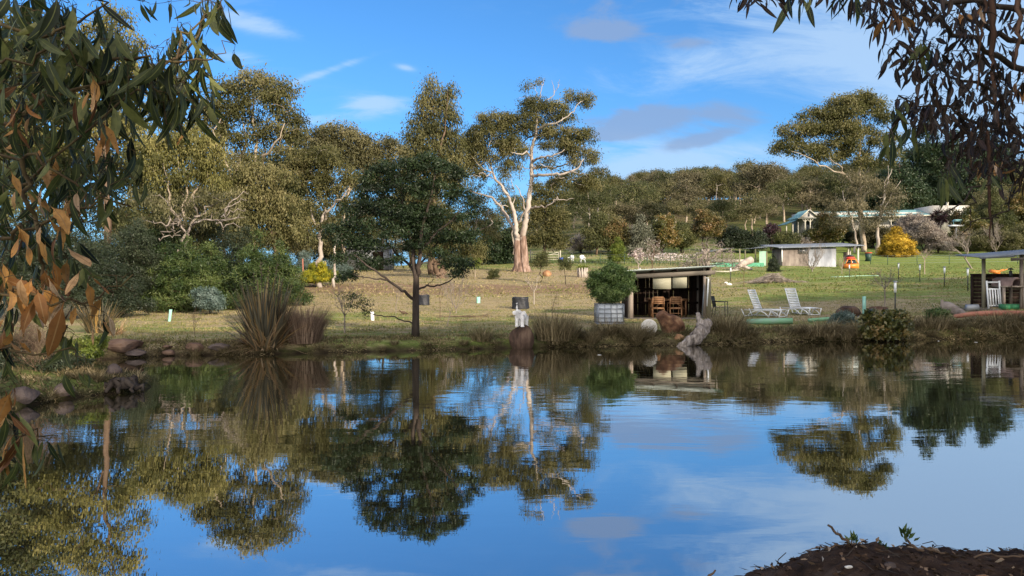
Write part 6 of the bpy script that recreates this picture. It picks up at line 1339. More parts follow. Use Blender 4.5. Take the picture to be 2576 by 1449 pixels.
for i in range(9): mb.box(((ox_(2477) + ox_(2680)) / 2, .95, .1 + .152 * i), (ox_(2680) - ox_(2477), .02, .145))
mb.box((ox_(2479), .9, .68), (.06, .1, 1.36)); mb.box(((ox_(2477) + ox_(2680)) / 2, .93, 1.40), (ox_(2680) - ox_(2477), .12, .05)); part('back_wall', mb, m_boards, O)
mb = MB(); mb.box((ox_(2560), .45, -.06), (ox_(2680) - ox_(2430), 1.6, .09)); part('platform', mb, m_beam, O)
G_ = thing('white_gate', 'white slatted gate panel leaning in front of the oven shelter', 'gate', (ox + ox_(2484), OD - .05, oz), 0)
mb = MB(); gh = oz_(706)
for x in (.02, .56): mb.box((x, 0, gh / 2), (.06, .04, gh))
for z_ in (gh - .06, gh - .34, .12): mb.box((.29, .012, z_), (.5, .03, .06))
part('frame', mb, m_white, G_); mb = MB()
for i in range(4): mb.box((.12 + .115 * i, -.012, (gh - .34 + .12) / 2), (.05, .018, gh - .46))
part('slats', mb, m_white, G_); G_.rotation_euler = (R(-6), 0, R(4))
mb = MB(); gw = MB()
PO = thing('pizza_oven', 'rounded brown pizza oven with a short chimney on a timber bench', 'oven', (ox + ox_(2548), OD + .35, oz))
th = np.linspace(0, pi, 17); V = []; r = .38; yb = oz_(719)
for (yy, rr) in ((-.42, r), (.42, r), (-.42, r * .78), (.42, r * .78)): V += [(yy * .55 + 0, 0, 0)] * 0 + [(rr * cos(t), yy, yb + rr * .92 * sin(t)) for t in th]
k = 17; F = []
for i in range(k - 1): F += [[i, i + 1, i + 1 + k, i + k], [i + 2 * k, i + 3 * k, i + 3 * k + 1, i + 2 * k + 1], [i, i + 2 * k, i + 2 * k + 1, i + 1]]
mb.add(V, [F]); mb.box((0, .40, yb + .14), (.66, .03, .30)); o = part('dome', mb, m_pizza, PO, True); o.rotation_euler = (0, 0, R(22))
mb = MB(); mb.box((0, 0, yb - .03), (.95, .95, .06)); part('shelf', mb, m_wood, PO)
for sx in (-.42, .42):
    for sy in (-.42, .42): mb = MB(); mb.box((sx, sy, yb / 2 - .03), (.09, .09, yb - .06)); part('leg', mb, m_wood, PO)
mb = MB(); mb.tube([(.14, .0, yb + .3), (.14, .0, yb + .62)], [.06, .06], 12); mb.lathe([(.12, yb + .66), (.06, yb + .72), (.0, yb + .74)], (.14, 0, 0), 12); mb.tube([(.14, 0, yb + .62), (.14, 0, yb + .67)], [.02, .02], 6); part('chimney', mb, m_metal, PO)
for i, (cx, lab) in enumerate([(2516, 'green plastic crate on the oven platform, next to the white gate'), (2537, 'green plastic crate on the oven platform, under the oven bench')]):
    cr = thing('plastic_crate', lab, 'crate', (ox + ox_(cx), OD - .28, oz - .015), group='green crates on the platform'); mb = MB()
    for (c_, s_) in [((0, -.13, .10), (.33, .012, .2)), ((0, .13, .10), (.33, .012, .2)), ((-.16, 0, .10), (.012, .25, .2)), ((.16, 0, .10), (.012, .25, .2)), ((0, 0, .01), (.31, .25, .012))]: mb.box(c_, s_)
    part('sides', mb, m_crate, cr); mb = MB()
    for x in np.linspace(-.15, .15, 6): mb.box((x, -.142, .1), (.014, .01, .19))
    mb.box((0, -.143, .192), (.34, .014, .02)); part('rim', mb, m_crate, cr)
b = hit(2502, 700); ob = thing('orange_barrow', 'orange upturned wheelbarrow on the lawn behind the oven shelter post', 'wheelbarrow', tuple(b)); mb = MB(); mb.box((0, 0, .45), (.62, .5, .22), (R(8), R(10), 0), .75); part('tray', mb, m_orange, ob)
mb = MB(); mb.bar((-.3, -.2, 0), (.1, -.2, .38), .04); mb.bar((-.3, .2, 0), (.1, .2, .38), .04); mb.bar((.1, -.2, .4), (.75, -.2, .62), .04); mb.bar((.1, .2, .4), (.75, .2, .62), .04); part('frame', mb, m_orange, ob)
mb = MB(); mb.tube([(.28, -.04, .2), (.28, .04, .2)], [.2, .2], 14); part('wheel', mb, m_metal, ob)

# ---- corrugated shed and netted run
def corr(mb, a, b, z0, z1, pitch=.12, amp=.02, zt0=None, slope=0.0):
    a = np.array(a, float); b = np.array(b, float); L = np.linalg.norm(b - a); n = max(8, int(L / pitch * 4)); t = np.linspace(0, 1, n); d2 = (b - a) / L; nr = np.array([d2[1], -d2[0]])
    P = a[None] + (b - a)[None] * t[:, None] + nr[None] * (amp * np.sin(t * L / pitch * 2 * pi))[:, None]
    lo = np.column_stack([P, np.full(n, z0)]); hi = np.column_stack([P, z1 + slope * t]); lo2 = lo + np.array([-nr[0] * .02, -nr[1] * .02, 0]); hi2 = hi + np.array([-nr[0] * .02, -nr[1] * .02, 0])
    i = np.arange(n - 1); mb.add(np.vstack([lo, hi, lo2, hi2]), [np.stack([i, i + 1, i + 1 + n, i + n], -1), np.stack([i + 2 * n, i + 3 * n, i + 3 * n + 1, i + 2 * n + 1], -1), np.stack([i + n, i + 1 + n, i + 1 + 3 * n, i + 3 * n], -1)])
HD = 82.0; uh = HD / FPX; hx = (1968 - 1288) * uh; hz = gzs(hx + 5, HD) - .25
def hX(px): return (px - 1288) * uh - hx
def hZ(py): return EYE - (py - YH) * uh - hz
H = thing('corrugated_shed', 'long low shed of brown and pale corrugated sheets with a blue-grey skillion roof', 'shed', (hx, HD, hz))
mb = MB(); corr(mb, (0, 0), (hX(2034), 0), -.1, hZ(624)); part('wall', mb, m_rust, H, False, 'brown weathered sheets'); mb = MB(); corr(mb, (hX(2034), -.05), (hX(2103), -.05), -.1, hZ(622)); part('wall', mb, m_zinc, H, False, 'pale galvanised sheets')
mb = MB(); corr(mb, (0, 3.2), (0, 0), -.1, hZ(624), slope=-.1); part('wall', mb, m_rust, H); mb = MB(); corr(mb, (hX(2103), 0), (hX(2103), 3.2), -.1, hZ(622)); part('wall', mb, m_zinc, H); mb = MB(); corr(mb, (hX(2103), 3.2), (0, 3.2), -.1, hZ(622)); part('wall', mb, m_rust, H)
mb = MB(); n = 150; xr = np.linspace(hX(1955), hX(2172), n); wv = .02 * np.sin(xr * 2 * pi / .2); z0 = np.interp(xr, [xr[0], xr[-1]], [hZ(623.5), hZ(617.5)])
V = np.vstack([np.column_stack([xr, np.full(n, -.5), z0 + wv]), np.column_stack([xr - .9, np.full(n, 3.6), z0 + wv + .46]), np.column_stack([xr, np.full(n, -.5), z0 + wv - .06]), np.column_stack([xr - .9, np.full(n, 3.6), z0 + wv + .40])]); i = np.arange(n - 1)
mb.add(V, [np.stack([i, i + 1, i + 1 + n, i + n], -1), np.stack([i + 2 * n, i + 3 * n, i + 3 * n + 1, i + 2 * n + 1], -1), np.stack([i, i + 2 * n, i + 2 * n + 1, i + 1], -1)]); part('roof', mb, m_roofb, H)
mb = MB(); mb.box((hX(2020), -.06, hZ(632)), (1.0, .05, .55)); part('window', mb, m_glass, H)
for px in (2136, 2149, 2160, 2170): 
    mb = MB(); mb.tube([(hX(px), .2 + (px % 3) * .8, -.1), (hX(px), .2 + (px % 3) * .8, hZ(622))], [.07, .07], 7); part('post', mb, m_cream, H)
mb = MB(); mb.box((-.05, -.03, hZ(640)), (.1, .08, 1.6)); part('white_trim', mb, m_white, H)
mb = MB(); mb.box((hX(2154), .9, 1.0), (1.0, .05, .08)); mb.bar((hX(2144), .3, .3), (hX(2166), .3, 1.0), .07); mb.box((hX(2146), 1.6, 1.4), (.5, .5, 1.0)); part('lean_to_boards', mb, m_wood, H)
# run
N = thing('netted_run', 'netted poultry run with timber posts beside the corrugated shed', 'enclosure', (hX(1800) + hx, 80.0, gzs(hX(1800) + hx, 80) - .1)); n0 = np.array(N.location)
uu = 80 / FPX
def nX(px): return (px - 1288) * uu - n0[0]
def nZ(py): return EYE - (py - YH) * uu - n0[2]
m_net, q_, o_ = new_mat('netting'); tr = q_.n('ShaderNodeBsdfTransparent'); dfn = q_.n('ShaderNodeBsdfDiffuse'); dfn.inputs[0].default_value = (.42, .45, .47, 1); mxn = q_.n('ShaderNodeMixShader'); mxn.inputs[0].default_value = .34; q_.put(mxn.inputs[1], tr.outputs[0]); q_.put(mxn.inputs[2], dfn.outputs[0]); q_.put(o_.inputs[0], mxn.outputs[0])
for (px, t, dy) in [(1754, 637, 0), (1768, 642, 0), (1804, 629, .3), (1850, 625, 1.5), (1855, 627, -.8), (1843, 632, 3.5), (1898, 627, 3.2), (1914, 625, 1.8), (1930, 633, .2)]:
    mb = MB(); bz = -.2; mb.tube([(nX(px), dy, bz), (nX(px), dy, nZ(t))], [.075, .07], 7); part('post', mb, m_post, N)
mb = MB(); pts = [(1750, 640), (1778, 636), (1804, 630), (1830, 627), (1850, 624), (1880, 626), (1914, 624), (1950, 618)]; V = [(nX(a), -.2, nZ(c)) for a, c in pts] + [(nX(a), 3.6, nZ(c) + .12) for a, c in pts]; n = len(pts)
mb.add(V, [[[i, i + 1, i + 1 + n, i + n] for i in range(n - 1)]]); part('net', mb, m_net, N)
mb = MB(); corr(mb, (nX(1800), -.1), (nX(1921), -.1), -.2, nZ(661)); part('low_wall', mb, m_corrg, N, False, 'low green corrugated sheets'); mb = MB(); corr(mb, (nX(1918), 1.0), (nX(1936), 1.0), -.1, nZ(631)); part('door', mb, m_corrl, N, False, 'pale green corrugated door')
mb = MB(); mb.box((nX(1860), 2.4, nZ(655)), (4.6, .05, .32)); part('white_board', mb, m_cream, N); mb = MB(); mb.box(((nX(1755) + nX(1812)) / 2, -.15, nZ(663.5)), (nX(1812) - nX(1755), .05, .07)); part('rail', mb, m_corrl, N)
b = on(1872, 74, .35); P = [on(1848, 73, .15), on(1862, 73.4, .5), on(1880, 74, .85), on(1890, 74.2, 1.0)]; mb = MB(); mb.tube(np.array(P) - P[0], [.20, .28, .34, .36], 12); mb.tube(np.array([P[1], on(1880, 73.4, .25), on(1893, 73.3, .12)]) - P[0], [.2, .16, .08], 8); mb.bar((0, 0, 0), (-.6, -.2, -.25), .12)
solo('fallen_log', mb, bk_white, 'pale sawn tree trunk lying in front of the green corrugated wall', 'log', tuple(P[0]), smooth=True)
lying('timber_edging', 'pale timber edging on the grass behind the shelter roof', [on(1790, 70, .08), on(1830, 70, .06), on(1858, 71.5, .15)], [.07, .07, .07], m_cream, 4, 'timber')
lying('garden_hose', 'pale green hose trailing across the far lawn', [on(p, 59.5 + .4 * sin(p * .05), .03) for p in range(2090, 2215, 12)], .035, m_corrl, 5, 'hose')
# orange cab
b = hit(2140, 677); OC = thing('orange_cab', 'orange metal vehicle cab shell standing on the grass by the shed lean-to', 'vehicle cab', tuple(b), R(-6), scale=.86); mb = MB(); mb.box((0, 0, .36), (1.5, 1.1, .52)); 
for (x0, z0, x1, z1) in [(-.74, .6, -.5, 1.12), (-.1, .6, -.1, 1.12), (.42, 1.12, .72, .6)]:
    for sy in (-.52, .52): mb.bar((x0, sy, z0), (x1, sy, z1), .08)
mb.box((-.04, 0, 1.14), (1.0, 1.1, .06)); part('shell', mb, m_orange, OC); mb = MB(); mb.box((-.02, 0, .86), (.98, .9, .46), taper=.8); part('window', mb, m_glass, OC)
mb = MB(); mb.box((-.05, 0, 1.32), (.95, .7, .24), (0, 0, .1), .8); part('red_load', mb, m_red, OC); mb = MB(); mb.ell((-.05, 0, 1.55), (.42, .3, .16)); part('dark_cover', mb, m_metal, OC, True)
# wheelie bin
b = on(2184.5, 93); BN = thing('wheelie_bin', 'dark green wheelie bin with a red lid beside the gum trunks', 'bin', tuple(b)); mb = MB(); mb.box((0, 0, .5), (.56, .6, .95), (pi, 0, 0), .82); part('body', mb, m_bin, BN); mb = MB(); mb.box((0, 0, 1.03), (.62, .68, .08)); mb.bar((-.28, .36, .98), (.28, .36, .98), .04); part('lid', mb, m_red, BN)
for sx in (-.26, .26): mb = MB(); mb.tube([(sx - .03, .24, .1), (sx + .03, .24, .1)], [.1, .1], 12); part('wheel', mb, m_metal, BN)

# ---- house
QD = 128.0; uq = QD / FPX; qx = (2010 - 1288) * uq; qz = EYE - (589 - YH) * uq
Q = thing('weatherboard_house', 'long cream weatherboard house with a teal metal roof and a railed verandah', 'house', (qx, QD, qz))
def qX(px): return (px - 1288) * uq - qx
def qZ(py): return EYE - (py - YH) * uq - qz
mb = MB(); mb.box(((qX(2030) + qX(2350)) / 2, 4.5, qZ(560) + .1), (qX(2350) - qX(2030), 5, 3.6)); part('wall', mb, m_wallw, Q)
mb = MB(); mb.box(((qX(2348) + qX(2440)) / 2, 3.2, qZ(551)), (qX(2440) - qX(2348), 6, 4.6)); part('wall', mb, m_wallw, Q, False, 'plain pale end wall')
mb = MB(); mb.box(((qX(2005) + qX(2350)) / 2, 1.0, -.08), (qX(2350) - qX(2005), 2.4, .16)); part('verandah_floor', mb, m_wallw, Q)
# roofs: verandah skirt, main pitch
mb = MB(); a, b_ = qX(2006), qX(2440); zE, zR = qZ(549), qZ(531); zE2 = qZ(539)
V = [(a, -.4, zE), (b_, -.4, zE2), (b_, 2.2, zE2 + .6), (a + 1.2, 2.2, zE + .65), (b_, 4.6, qZ(519)), (a + 2.5, 4.6, qZ(528)), (b_, 8.6, zE2 + .4), (a + 1.2, 8.6, zE + .4)]
mb.add(V, [[[0, 1, 2, 3], [3, 2, 4, 5], [5, 4, 6, 7]], [[0, 3, 5], [0, 5, 7]]]); mb.add(np.array(V) - (0, 0, .06), [[[0, 3, 2, 1], [3, 5, 4, 2], [5, 7, 6, 4]], [[0, 5, 3], [0, 7, 5]]]); part('roof', mb, m_teal, Q)
mb = MB(); mb.box(((a + b_) / 2, -.42, (zE + zE2) / 2 - .06), (b_ - a, .05, .18), (0, -math.atan2(zE2 - zE, b_ - a), 0)); part('gutter', mb, m_cream, Q)
# gable
gx0, gx1, gxm = qX(2014), qX(2054), qX(2033); mb = MB(); zg = qZ(547); za = qZ(529.5)
mb.add([(gx0, -.25, zg), (gx1, -.25, zg), (gxm, -.25, za), (gx0, .1, zg), (gx1, .1, zg), (gxm, .1, za)], [[[0, 1, 2], [3, 5, 4]], [[0, 2, 5, 3], [1, 4, 5, 2]]]); part('gable', mb, m_wallw, Q)
mb = MB(); V = [(gx0 - .3, -.5, zg - .1), (gxm, -.5, za + .12), (gx1 + .3, -.5, zg - .1), (gx0 - .3, 4.5, zg - .1), (gxm, 4.5, za + .12), (gx1 + .3, 4.5, zg - .1)]; mb.add(V, [[[0, 1, 4, 3], [1, 2, 5, 4]]]); mb.add(np.array(V) - (0, 0, .07), [[[0, 3, 4, 1], [1, 4, 5, 2]]]); part('gable_roof', mb, m_teal, Q)
mb = MB(); mb.bar((gx0 - .3, -.53, zg - .12), (gxm, -.53, za + .1), .14); mb.bar((gxm, -.53, za + .1), (gx1 + .3, -.53, zg - .12), .14); part('barge_boards', mb, m_cream, Q); mb = MB(); mb.box((gxm, -.28, zg + .42), (.28, .05, .55)); part('vent', mb, m_glass, Q)
for px in (2024, 2037, 2113, 2160, 2210, 2240, 2288, 2312):
    mb = MB(); mb.box((qX(px), -.2, (zE + .0) / 2), (.14, .14, zE - .1)); mb.bar((qX(px) - .02, -.2, zE - .7), (qX(px) + .45, -.2, zE - .2), .08); mb.bar((qX(px) + .02, -.2, zE - .7), (qX(px) - .45, -.2, zE - .2), .08); part('verandah_post', mb, m_cream, Q)
mb = MB(); mb.box(((qX(2037) + qX(2312)) / 2, -.2, 1.0), (qX(2312) - qX(2037), .06, .08)); mb.box(((qX(2037) + qX(2312)) / 2, -.2, .15), (qX(2312) - qX(2037), .06, .08)); x = qX(2037)
while x < qX(2312): mb.box((x, -.2, .57), (.11, .03, .78)); x += .22
part('railing', mb, m_cream, Q)
for px in (2048, 2090, 2135, 2190, 2260, 2300): mb = MB(); mb.box((qX(px), 1.97, 1.5), (.9, .05, 1.6)); part('window', mb, m_glass, Q)
mb = MB(); mb.box((qX(2400), 2.0, qZ(513)), (.28, .28, 1.0)); part('chimney', mb, m_cream, Q)
# side lean-to
mb = MB(); V = [(qX(2018), -.2, zE + .1), (qX(2018), 5, zE + .1), (qX(1984), 7, qZ(563)), (qX(1984), 1.5, qZ(563))]; mb.add(V, [[[0, 1, 2, 3]]]); mb.add(np.array(V) - (0, 0, .08), [[[0, 3, 2, 1]]]); part('lean_to_roof', mb, m_teal, Q)
for px, y_ in ((1988, 1.8), (2001, 1.2), (2012, .7)): mb = MB(); mb.box((qX(px), y_, .7), (.14, .14, 2.2 + (px - 1988) * .03)); part('lean_to_post', mb, m_cream, Q)
for px in (2120, 2180, 2240): mb = MB(); mb.box((qX(px), 0, -1.2), (.15, .15, 2.4)); part('stump_post', mb, m_corrg, Q)
# bird table
b = on(2406, 108); h_ = EYE - (568 - YH) * 108 / FPX - b[2]; BT = thing('bird_table', 'white bird table with a green roof on a tall post', 'bird table', tuple(b)); mb = MB(); mb.box((0, 0, h_ / 2), (.2, .2, h_)); part('post', mb, m_white, BT)
mb = MB(); mb.box((0, 0, h_), (1.9, .9, .22)); part('tray', mb, m_white, BT); mb = MB(); mb.box((.15, 0, h_ + .75), (1.2, .9, .30), (0, 0, 0), .7); mb.bar((-.4, 0, h_), (-.4, 0, h_ + .7), .08); mb.bar((.6, 0, h_), (.6, 0, h_ + .7), .08); part('roof', mb, m_teal, BT)
# cordyline
b = on(2357, 116); CO = thing('cabbage_tree', 'purple spiky cabbage tree in front of the teal roof', 'tree', tuple(b)); mb = MB(); Vs, Fs, vs = [], [], []; off = 0
for (x, h_) in [(-.6, 4.4), (.3, 5.0), (.9, 4.3), (-.1, 3.8)]:
    mb.tube([(x * .1, 0, 0), (x * .5, 0, h_ * .6), (x, 0, h_)], [.14, .12, .1], 7); V, F, v = blades(130, .05, .95, .10, 1.3, rs, 3, .5); D = unit(rs.normal(size=(130, 3))); V, F = leaf_quads(np.repeat([[x, 0, h_]], 130, 0) + D * .05, D, 1.1, .12, rs); Vs.append(V); Fs.append(F + off); off += len(V); vs.append(np.repeat(rs.rand(130), 4))
part('trunk', mb, bk_grey, CO); link('spiky_leaves', make_mesh('spiky_leaves', np.vstack(Vs), [np.vstack(Fs)], lf_purple, np.concatenate(vs)), CO)

# white garden chairs, gate, stump planter, fence
def wchair():
    c = thing('garden_chair', 'x', 'chair', group='white plastic chairs on the far lawn'); mb = MB(); mb.box((0, 0, .42), (.5, .46, .05)); part('seat', mb, m_white, c)
    mb = MB(); mb.tube([(0, .2, .46), (0, .24, .60)], [.2, .22], 14); th = np.arange(16) * 2 * pi / 16
    V = [(.30 * cos(t), .22 + .0, .68 + .26 * sin(t)) for t in th] + [(.30 * cos(t), .26, .68 + .26 * sin(t)) for t in th]; mb = MB(); j = np.arange(16); j2 = (j + 1) % 16; mb.add(V, [np.stack([j, j2, j2 + 16, j + 16], -1), [list(range(16))[::-1]], [list(range(16, 32))]]); part('backrest', mb, m_white, c)
    for sx in (-.22, .22):
        for sy in (-.2, .2): mb = MB(); mb.bar((sx, sy, .42), (sx * 1.15, sy * 1.15, 0), .05); part('leg', mb, m_white, c)
        mb = MB(); mb.bar((sx * 1.15, .22, .64), (sx * 1.15, -.2, .62), .05); mb.bar((sx * 1.15, -.2, .62), (sx * 1.1, -.2, .42), .04); part('armrest', mb, m_white, c)
    return c
w0 = wchair(); b = hit(1436, 662); w0.location = tuple(b); w0.rotation_euler = (0, 0, R(-30)); w0['label'] = 'white round-backed plastic chair nearer the farm gate'
b = hit(1465.5, 662); dup(w0, tuple(b), R(10), 1.0, 'white round-backed plastic chair further from the farm gate')
b = on(1372, 92); FG = thing('farm_gate', 'pale metal farm gate behind the white gum trunk', 'gate', tuple(b)); mb = MB()
for z_ in (.2, .5, .8, 1.1): mb.bar((-1.6, 0, z_), (1.6, 0, z_), .05)
for x in (-1.6, 0, 1.6): mb.bar((x, 0, .15), (x, 0, 1.15), .06)
mb.bar((-1.6, 0, .2), (1.6, 0, 1.1), .04); part('frame', mb, m_cream, FG)
for x in (-1.8, 1.8): mb = MB(); mb.bar((x, 0, -.1), (x, 0, 1.35), .14); part('post', mb, m_cream, FG)
b = on(1412, 90, 0); mb = MB(); mb.lathe([(.0, 0), (.26, 0), (.28, .2), (.27, .5), (.22, .55), (.0, .56)], k=12); solo('blue_drum', mb, pbr('blue_plastic', [(.02, .06, .3), (.04, .1, .4)], 3, .5), 'small blue drum beside the farm gate', 'drum', tuple(b), smooth=True)
b = hit(1465, 698); SP = thing('stump_planter', 'pale tree stump used as a planter with yellow-green plants on top', 'planter', tuple(b)); mb = MB(); rs = np.random.RandomState(1)
for i in range(11): a = i * .571; mb.tube([(.34 * cos(a), .3 * sin(a), -.05), (.36 * cos(a), .32 * sin(a), .35), (.44 * cos(a), .4 * sin(a), .75 + .12 * rs.rand())], [.13, .10, .05], 6)
mb.ell((0, 0, .35), (.36, .33, .3)); part('stump', mb, bk_white, SP, True); V, F, v = clump_leaves(np.array([(.3 * cos(a), .25 * sin(a), .85) for a in range(7)]), np.full(7, .6), .2, .14, .06, 60, 0, rs, .6, .9); link('foliage', make_mesh('foliage', V, [F], lf_lime, v), SP)
def fence(label, pts, h=1.1):
    P = [on(px, d) for px, d in pts]; r = thing('wire_fence', label, 'fence', tuple(P[0]))
    for p in P: mb = MB(); mb.bar(p - P[0] + (0, 0, -.1), p - P[0] + (0, 0, h), .05); part('post', mb, m_bin, r)
    mb = MB()
    for z_ in (.25, .55, .85, 1.05): mb.tube([p - P[0] + (0, 0, z_) for p in P], .010, 3)
    part('wires', mb, m_steel, r)
fence('thin wire fence on dark posts behind the blossom trees', [(1440, 84), (1510, 83.5), (1571, 83), (1628, 83), (1687, 83), (1742, 83)])
fence('thin wire fence on dark posts behind the row of lamp stakes', [(2190, 88), (2233, 87), (2307, 87), (2388, 87), (2470, 87), (2560, 87), (2640, 87)])
# second wide lawn shadow helper is not needed: the bank trees give it
# ================================================================== NEAR BANK AND OVERHANGING BRANCHES
rs = np.random.RandomState(99)
cx = np.array([.2, .9, 1.39, 1.57, 1.70, 1.87, 2.0, 2.23, 2.45, 2.67, 2.83, 3.4, 5, 8]); cz = np.array([.0, .05, .33, .425, .49, .535, .51, .48, .46, .44, .465, .42, .4, .3])
xs = np.arange(.2, 7.5, .022); ys = np.arange(2.4, 5.15, .022); gx, gy = np.meshgrid(xs, ys)
crest = np.interp(gx, cx, cz); yc = 4.22 + .05 * np.sin(gx * 3)
f = np.where(gy > yc, np.clip(1 - ((gy - yc) / .72) ** 1.5, -.3, 1), 1 - .20 * np.clip((yc - gy), 0, 2) ** 1.2)
z = crest * f
z += (.022 * fbm(gx, gy, 6, 1) + .018 * fbm(gx, gy, 17, 2) + .009 * fbm(gx, gy, 40, 3)) * smooth01(crest / .2)
z = z - .25 * smooth01((gy - 4.85) / .2)
nx, ny = len(xs), len(ys); i = np.arange(ny - 1)[:, None] * nx; j = np.arange(nx - 1)[None, :]
m_soil = pbr('near_soil', [(.016, .010, .007), (.045, .028, .020), (.085, .056, .040)], 6, .95, .1, 8, (1, 1, 1), .02, 25)
tag(link('soil_bank', make_mesh('soil_bank', np.stack([gx, gy, z], -1).reshape(-1, 3), [np.stack([i + j, i + j + 1, i + nx + j + 1, i + nx + j], -1).reshape(-1, 4)], m_soil, None, True)), kind='structure')
def mz(x, y):
    a = np.argmin(abs(xs - x)); b = np.argmin(abs(ys - y)); return z[b, a]
# litter
n = 2200; x = rs.uniform(1.4, 4.2, n); y = rs.uniform(3.2, 4.75, n); P = np.array([(a, b, mz(a, b) + .006) for a, b in zip(x, y)]); D = unit(rs.normal(size=(n, 3)) * np.array([1, 1, .25]))
V, F = leaf_quads(P, D, .02 + .045 * rs.rand(n), .008 + .014 * rs.rand(n), rs)
lf_litter = leafm('leaf_litter', [(.03, .018, .012), (.10, .06, .038), (.26, .18, .12), (.42, .34, .26)], .05, .8, .15)
tag(link('leaf_litter', make_mesh('leaf_litter', V, [F], lf_litter, np.repeat(rs.rand(n) ** 3, 4))), 'dry leaf litter on the near soil bank', 'leaf litter', kind='stuff')
mb = MB()
for _ in range(230):
    a, b = rs.uniform(1.45, 4.2), rs.uniform(3.3, 4.8); c = np.array([a, b, mz(a, b) + .012]); D = unit(np.array([rs.normal(), rs.normal() * .6, rs.normal() * .12])) * rs.uniform(.02, .09); mb.tube([c - D, c + rs.normal(size=3) * .012, c + D], [.0022, .0028, .0015], 4, cap=False)
tag(link('twig_litter', mb.mesh('twig_litter', bk_dark)), 'broken twigs scattered over the near soil bank', 'twigs', kind='stuff')
for i, (px, py, s, m_, lab) in enumerate([(2238, 1443, .05, m_rockp, 'smooth brown pebble set in the near soil bank'), (2470, 1432, .045, m_rocko, 'yellowish pebble at the lower edge of the near bank'), (2600, 1440, .05, m_rockp, 'grey pebble at the corner of the near bank'), (2135, 1430, .03, m_stone, 'tiny pale pebble on the near bank below the twigs')]):
    d = 3.95; x = (px - 1288) * d / FPX; rock('pebble', lab, (x, d, mz(x, d) + s * .15), (s * 1.4, s, s * .7), m_, 70 + i, amp=.1, cat='pebble', sub=3)
def stick(name, label, pts, r, d0=4.2, seed=0, forks=()):
    r_ = np.random.RandomState(seed); P = np.array([W(p[0], p[1], d0 + (p[2] if len(p) > 2 else 0)) for p in pts]); b = P[0]; mb = MB(); Q = wig(P - b, .004, r_, 3); mb.tube(Q, taper(len(Q), r[0], r[1]), 7)
    for fk in forks: F_ = np.array([W(p[0], p[1], d0 + (p[2] if len(p) > 2 else 0)) for p in fk[:-1]]) - b; F_ = wig(F_, .003, r_, 3); mb.tube(F_, taper(len(F_), fk[-1], fk[-1] * .4), 5)
    return solo(name, mb, bk_brown, label, 'stick', tuple(b), smooth=True)
stick('stick', 'knobbly broken stick jutting up from the soil bank over the water', [(2151, 1378), (2130, 1360), (2106, 1341), (2083, 1321)], (.011, .006), 4.2, 1, [((2106, 1341), (2108, 1334), .003)])
stick('stick', 'forked root twig reaching out low over the water', [(2140, 1372), (2110, 1372), (2080, 1384), (2056, 1397), (2036, 1405)], (.009, .003), 4.25, 2, [((2080, 1384), (2068, 1376), (2045, 1381), (2026, 1385), .005), ((2085, 1382), (2072, 1372), (2063, 1370), .003), ((2110, 1374), (2085, 1392), (2060, 1398), .004)])
stick('stick', 'curved twig bearing a tuft of green leaves on the near bank', [(2323, 1386), (2303, 1379), (2288, 1366), (2280, 1354)], (.010, .006), 4.2, 3)
stick('stick', 'long low twig lying back along the crest of the bank', [(2318, 1374), (2345, 1384), (2380, 1394), (2408, 1398)], (.006, .008), 4.22, 4)
stick('stick', 'dark broken twig tip poking up at the bottom of the view', [(1778, 1460), (1790, 1444), (1800, 1434)], (.008, .004), 3.6, 5)
stick('stick', 'fallen curved stick half buried on the near bank corner', [(2450, 1403), (2480, 1392), (2510, 1402), (2576, 1398)], (.006, .006), 4.15, 6)
for (px, py, n_, s_, lab) in [(2280, 1350, 26, .055, 'tuft of young green leaves at the end of the curved twig'), (2142, 1362, 14, .05, 'sprig of green leaves behind the knobbly stick'), (2218, 1380, 16, .035, 'low green weed on the crest of the near bank')]:
    b = W(px, py, 4.2); D = unit(rs.normal(size=(n_, 3)) * np.array([.6, .6, .3]) + np.array([0, 0, .9])); V, F = leaf_quads(rs.normal(size=(n_, 3)) * .012, D, s_ * (.7 + .6 * rs.rand(n_)), .018, rs, .1)
    mb = MB(); mb.tube([(0, 0, -.03), (0, 0, .01)], [.003, .003], 4); r_ = thing('leaf_sprig', lab, 'seedling', tuple(b)); part('stem', mb, bk_brown, r_); link('leaves', make_mesh('leaves', V, [F], lf_bamboo, np.repeat(rs.rand(n_), 4)), r_)

# ---------------------------------------------------------------- big curved gum leaves
def leafmat_big(name, stops, rib, rough=.38, spec=.5, transl=.28, spots=0.0):
    m, q, o = new_mat(name); a = q.n('ShaderNodeAttribute', attribute_name='v').outputs['Fac']; r = q.n('ShaderNodeAttribute', attribute_name='rib').outputs['Fac']
    col = q.ramp(a, [(i / (len(stops) - 1), c) for i, c in enumerate(stops)]); t = q.n('ShaderNodeTexCoord').outputs['Object']
    col = q.mix(q.sstep(q.noise(t, 60, 3), .35, .75), col, q.mix(.45, col, stops[0]))
    if spots: col = q.mix(q.m('MULTIPLY', q.sstep(q.noise(t, 130, 2), .66, .70), spots), col, (.05, .022, .012))
    col = q.mix(q.sstep(r, .86, .97), col, rib)
    b = q.n('ShaderNodeBsdfPrincipled'); q.put(b.inputs['Base Color'], col); b.inputs['Roughness'].default_value = rough; b.inputs['Specular IOR Level'].default_value = spec
    tr = q.n('ShaderNodeBsdfTranslucent'); q.put(tr.inputs[0], col); mx = q.n('ShaderNodeMixShader'); mx.inputs[0].default_value = transl; q.put(mx.inputs[1], b.outputs[0]); q.put(mx.inputs[2], tr.outputs[0]); q.put(o.inputs[0], mx.outputs[0]); return m
lb_green = leafmat_big('near_green_leaf', [(.008, .013, .006), (.028, .042, .013), (.075, .095, .028), (.17, .18, .055)], (.16, .17, .05), .5, .3)
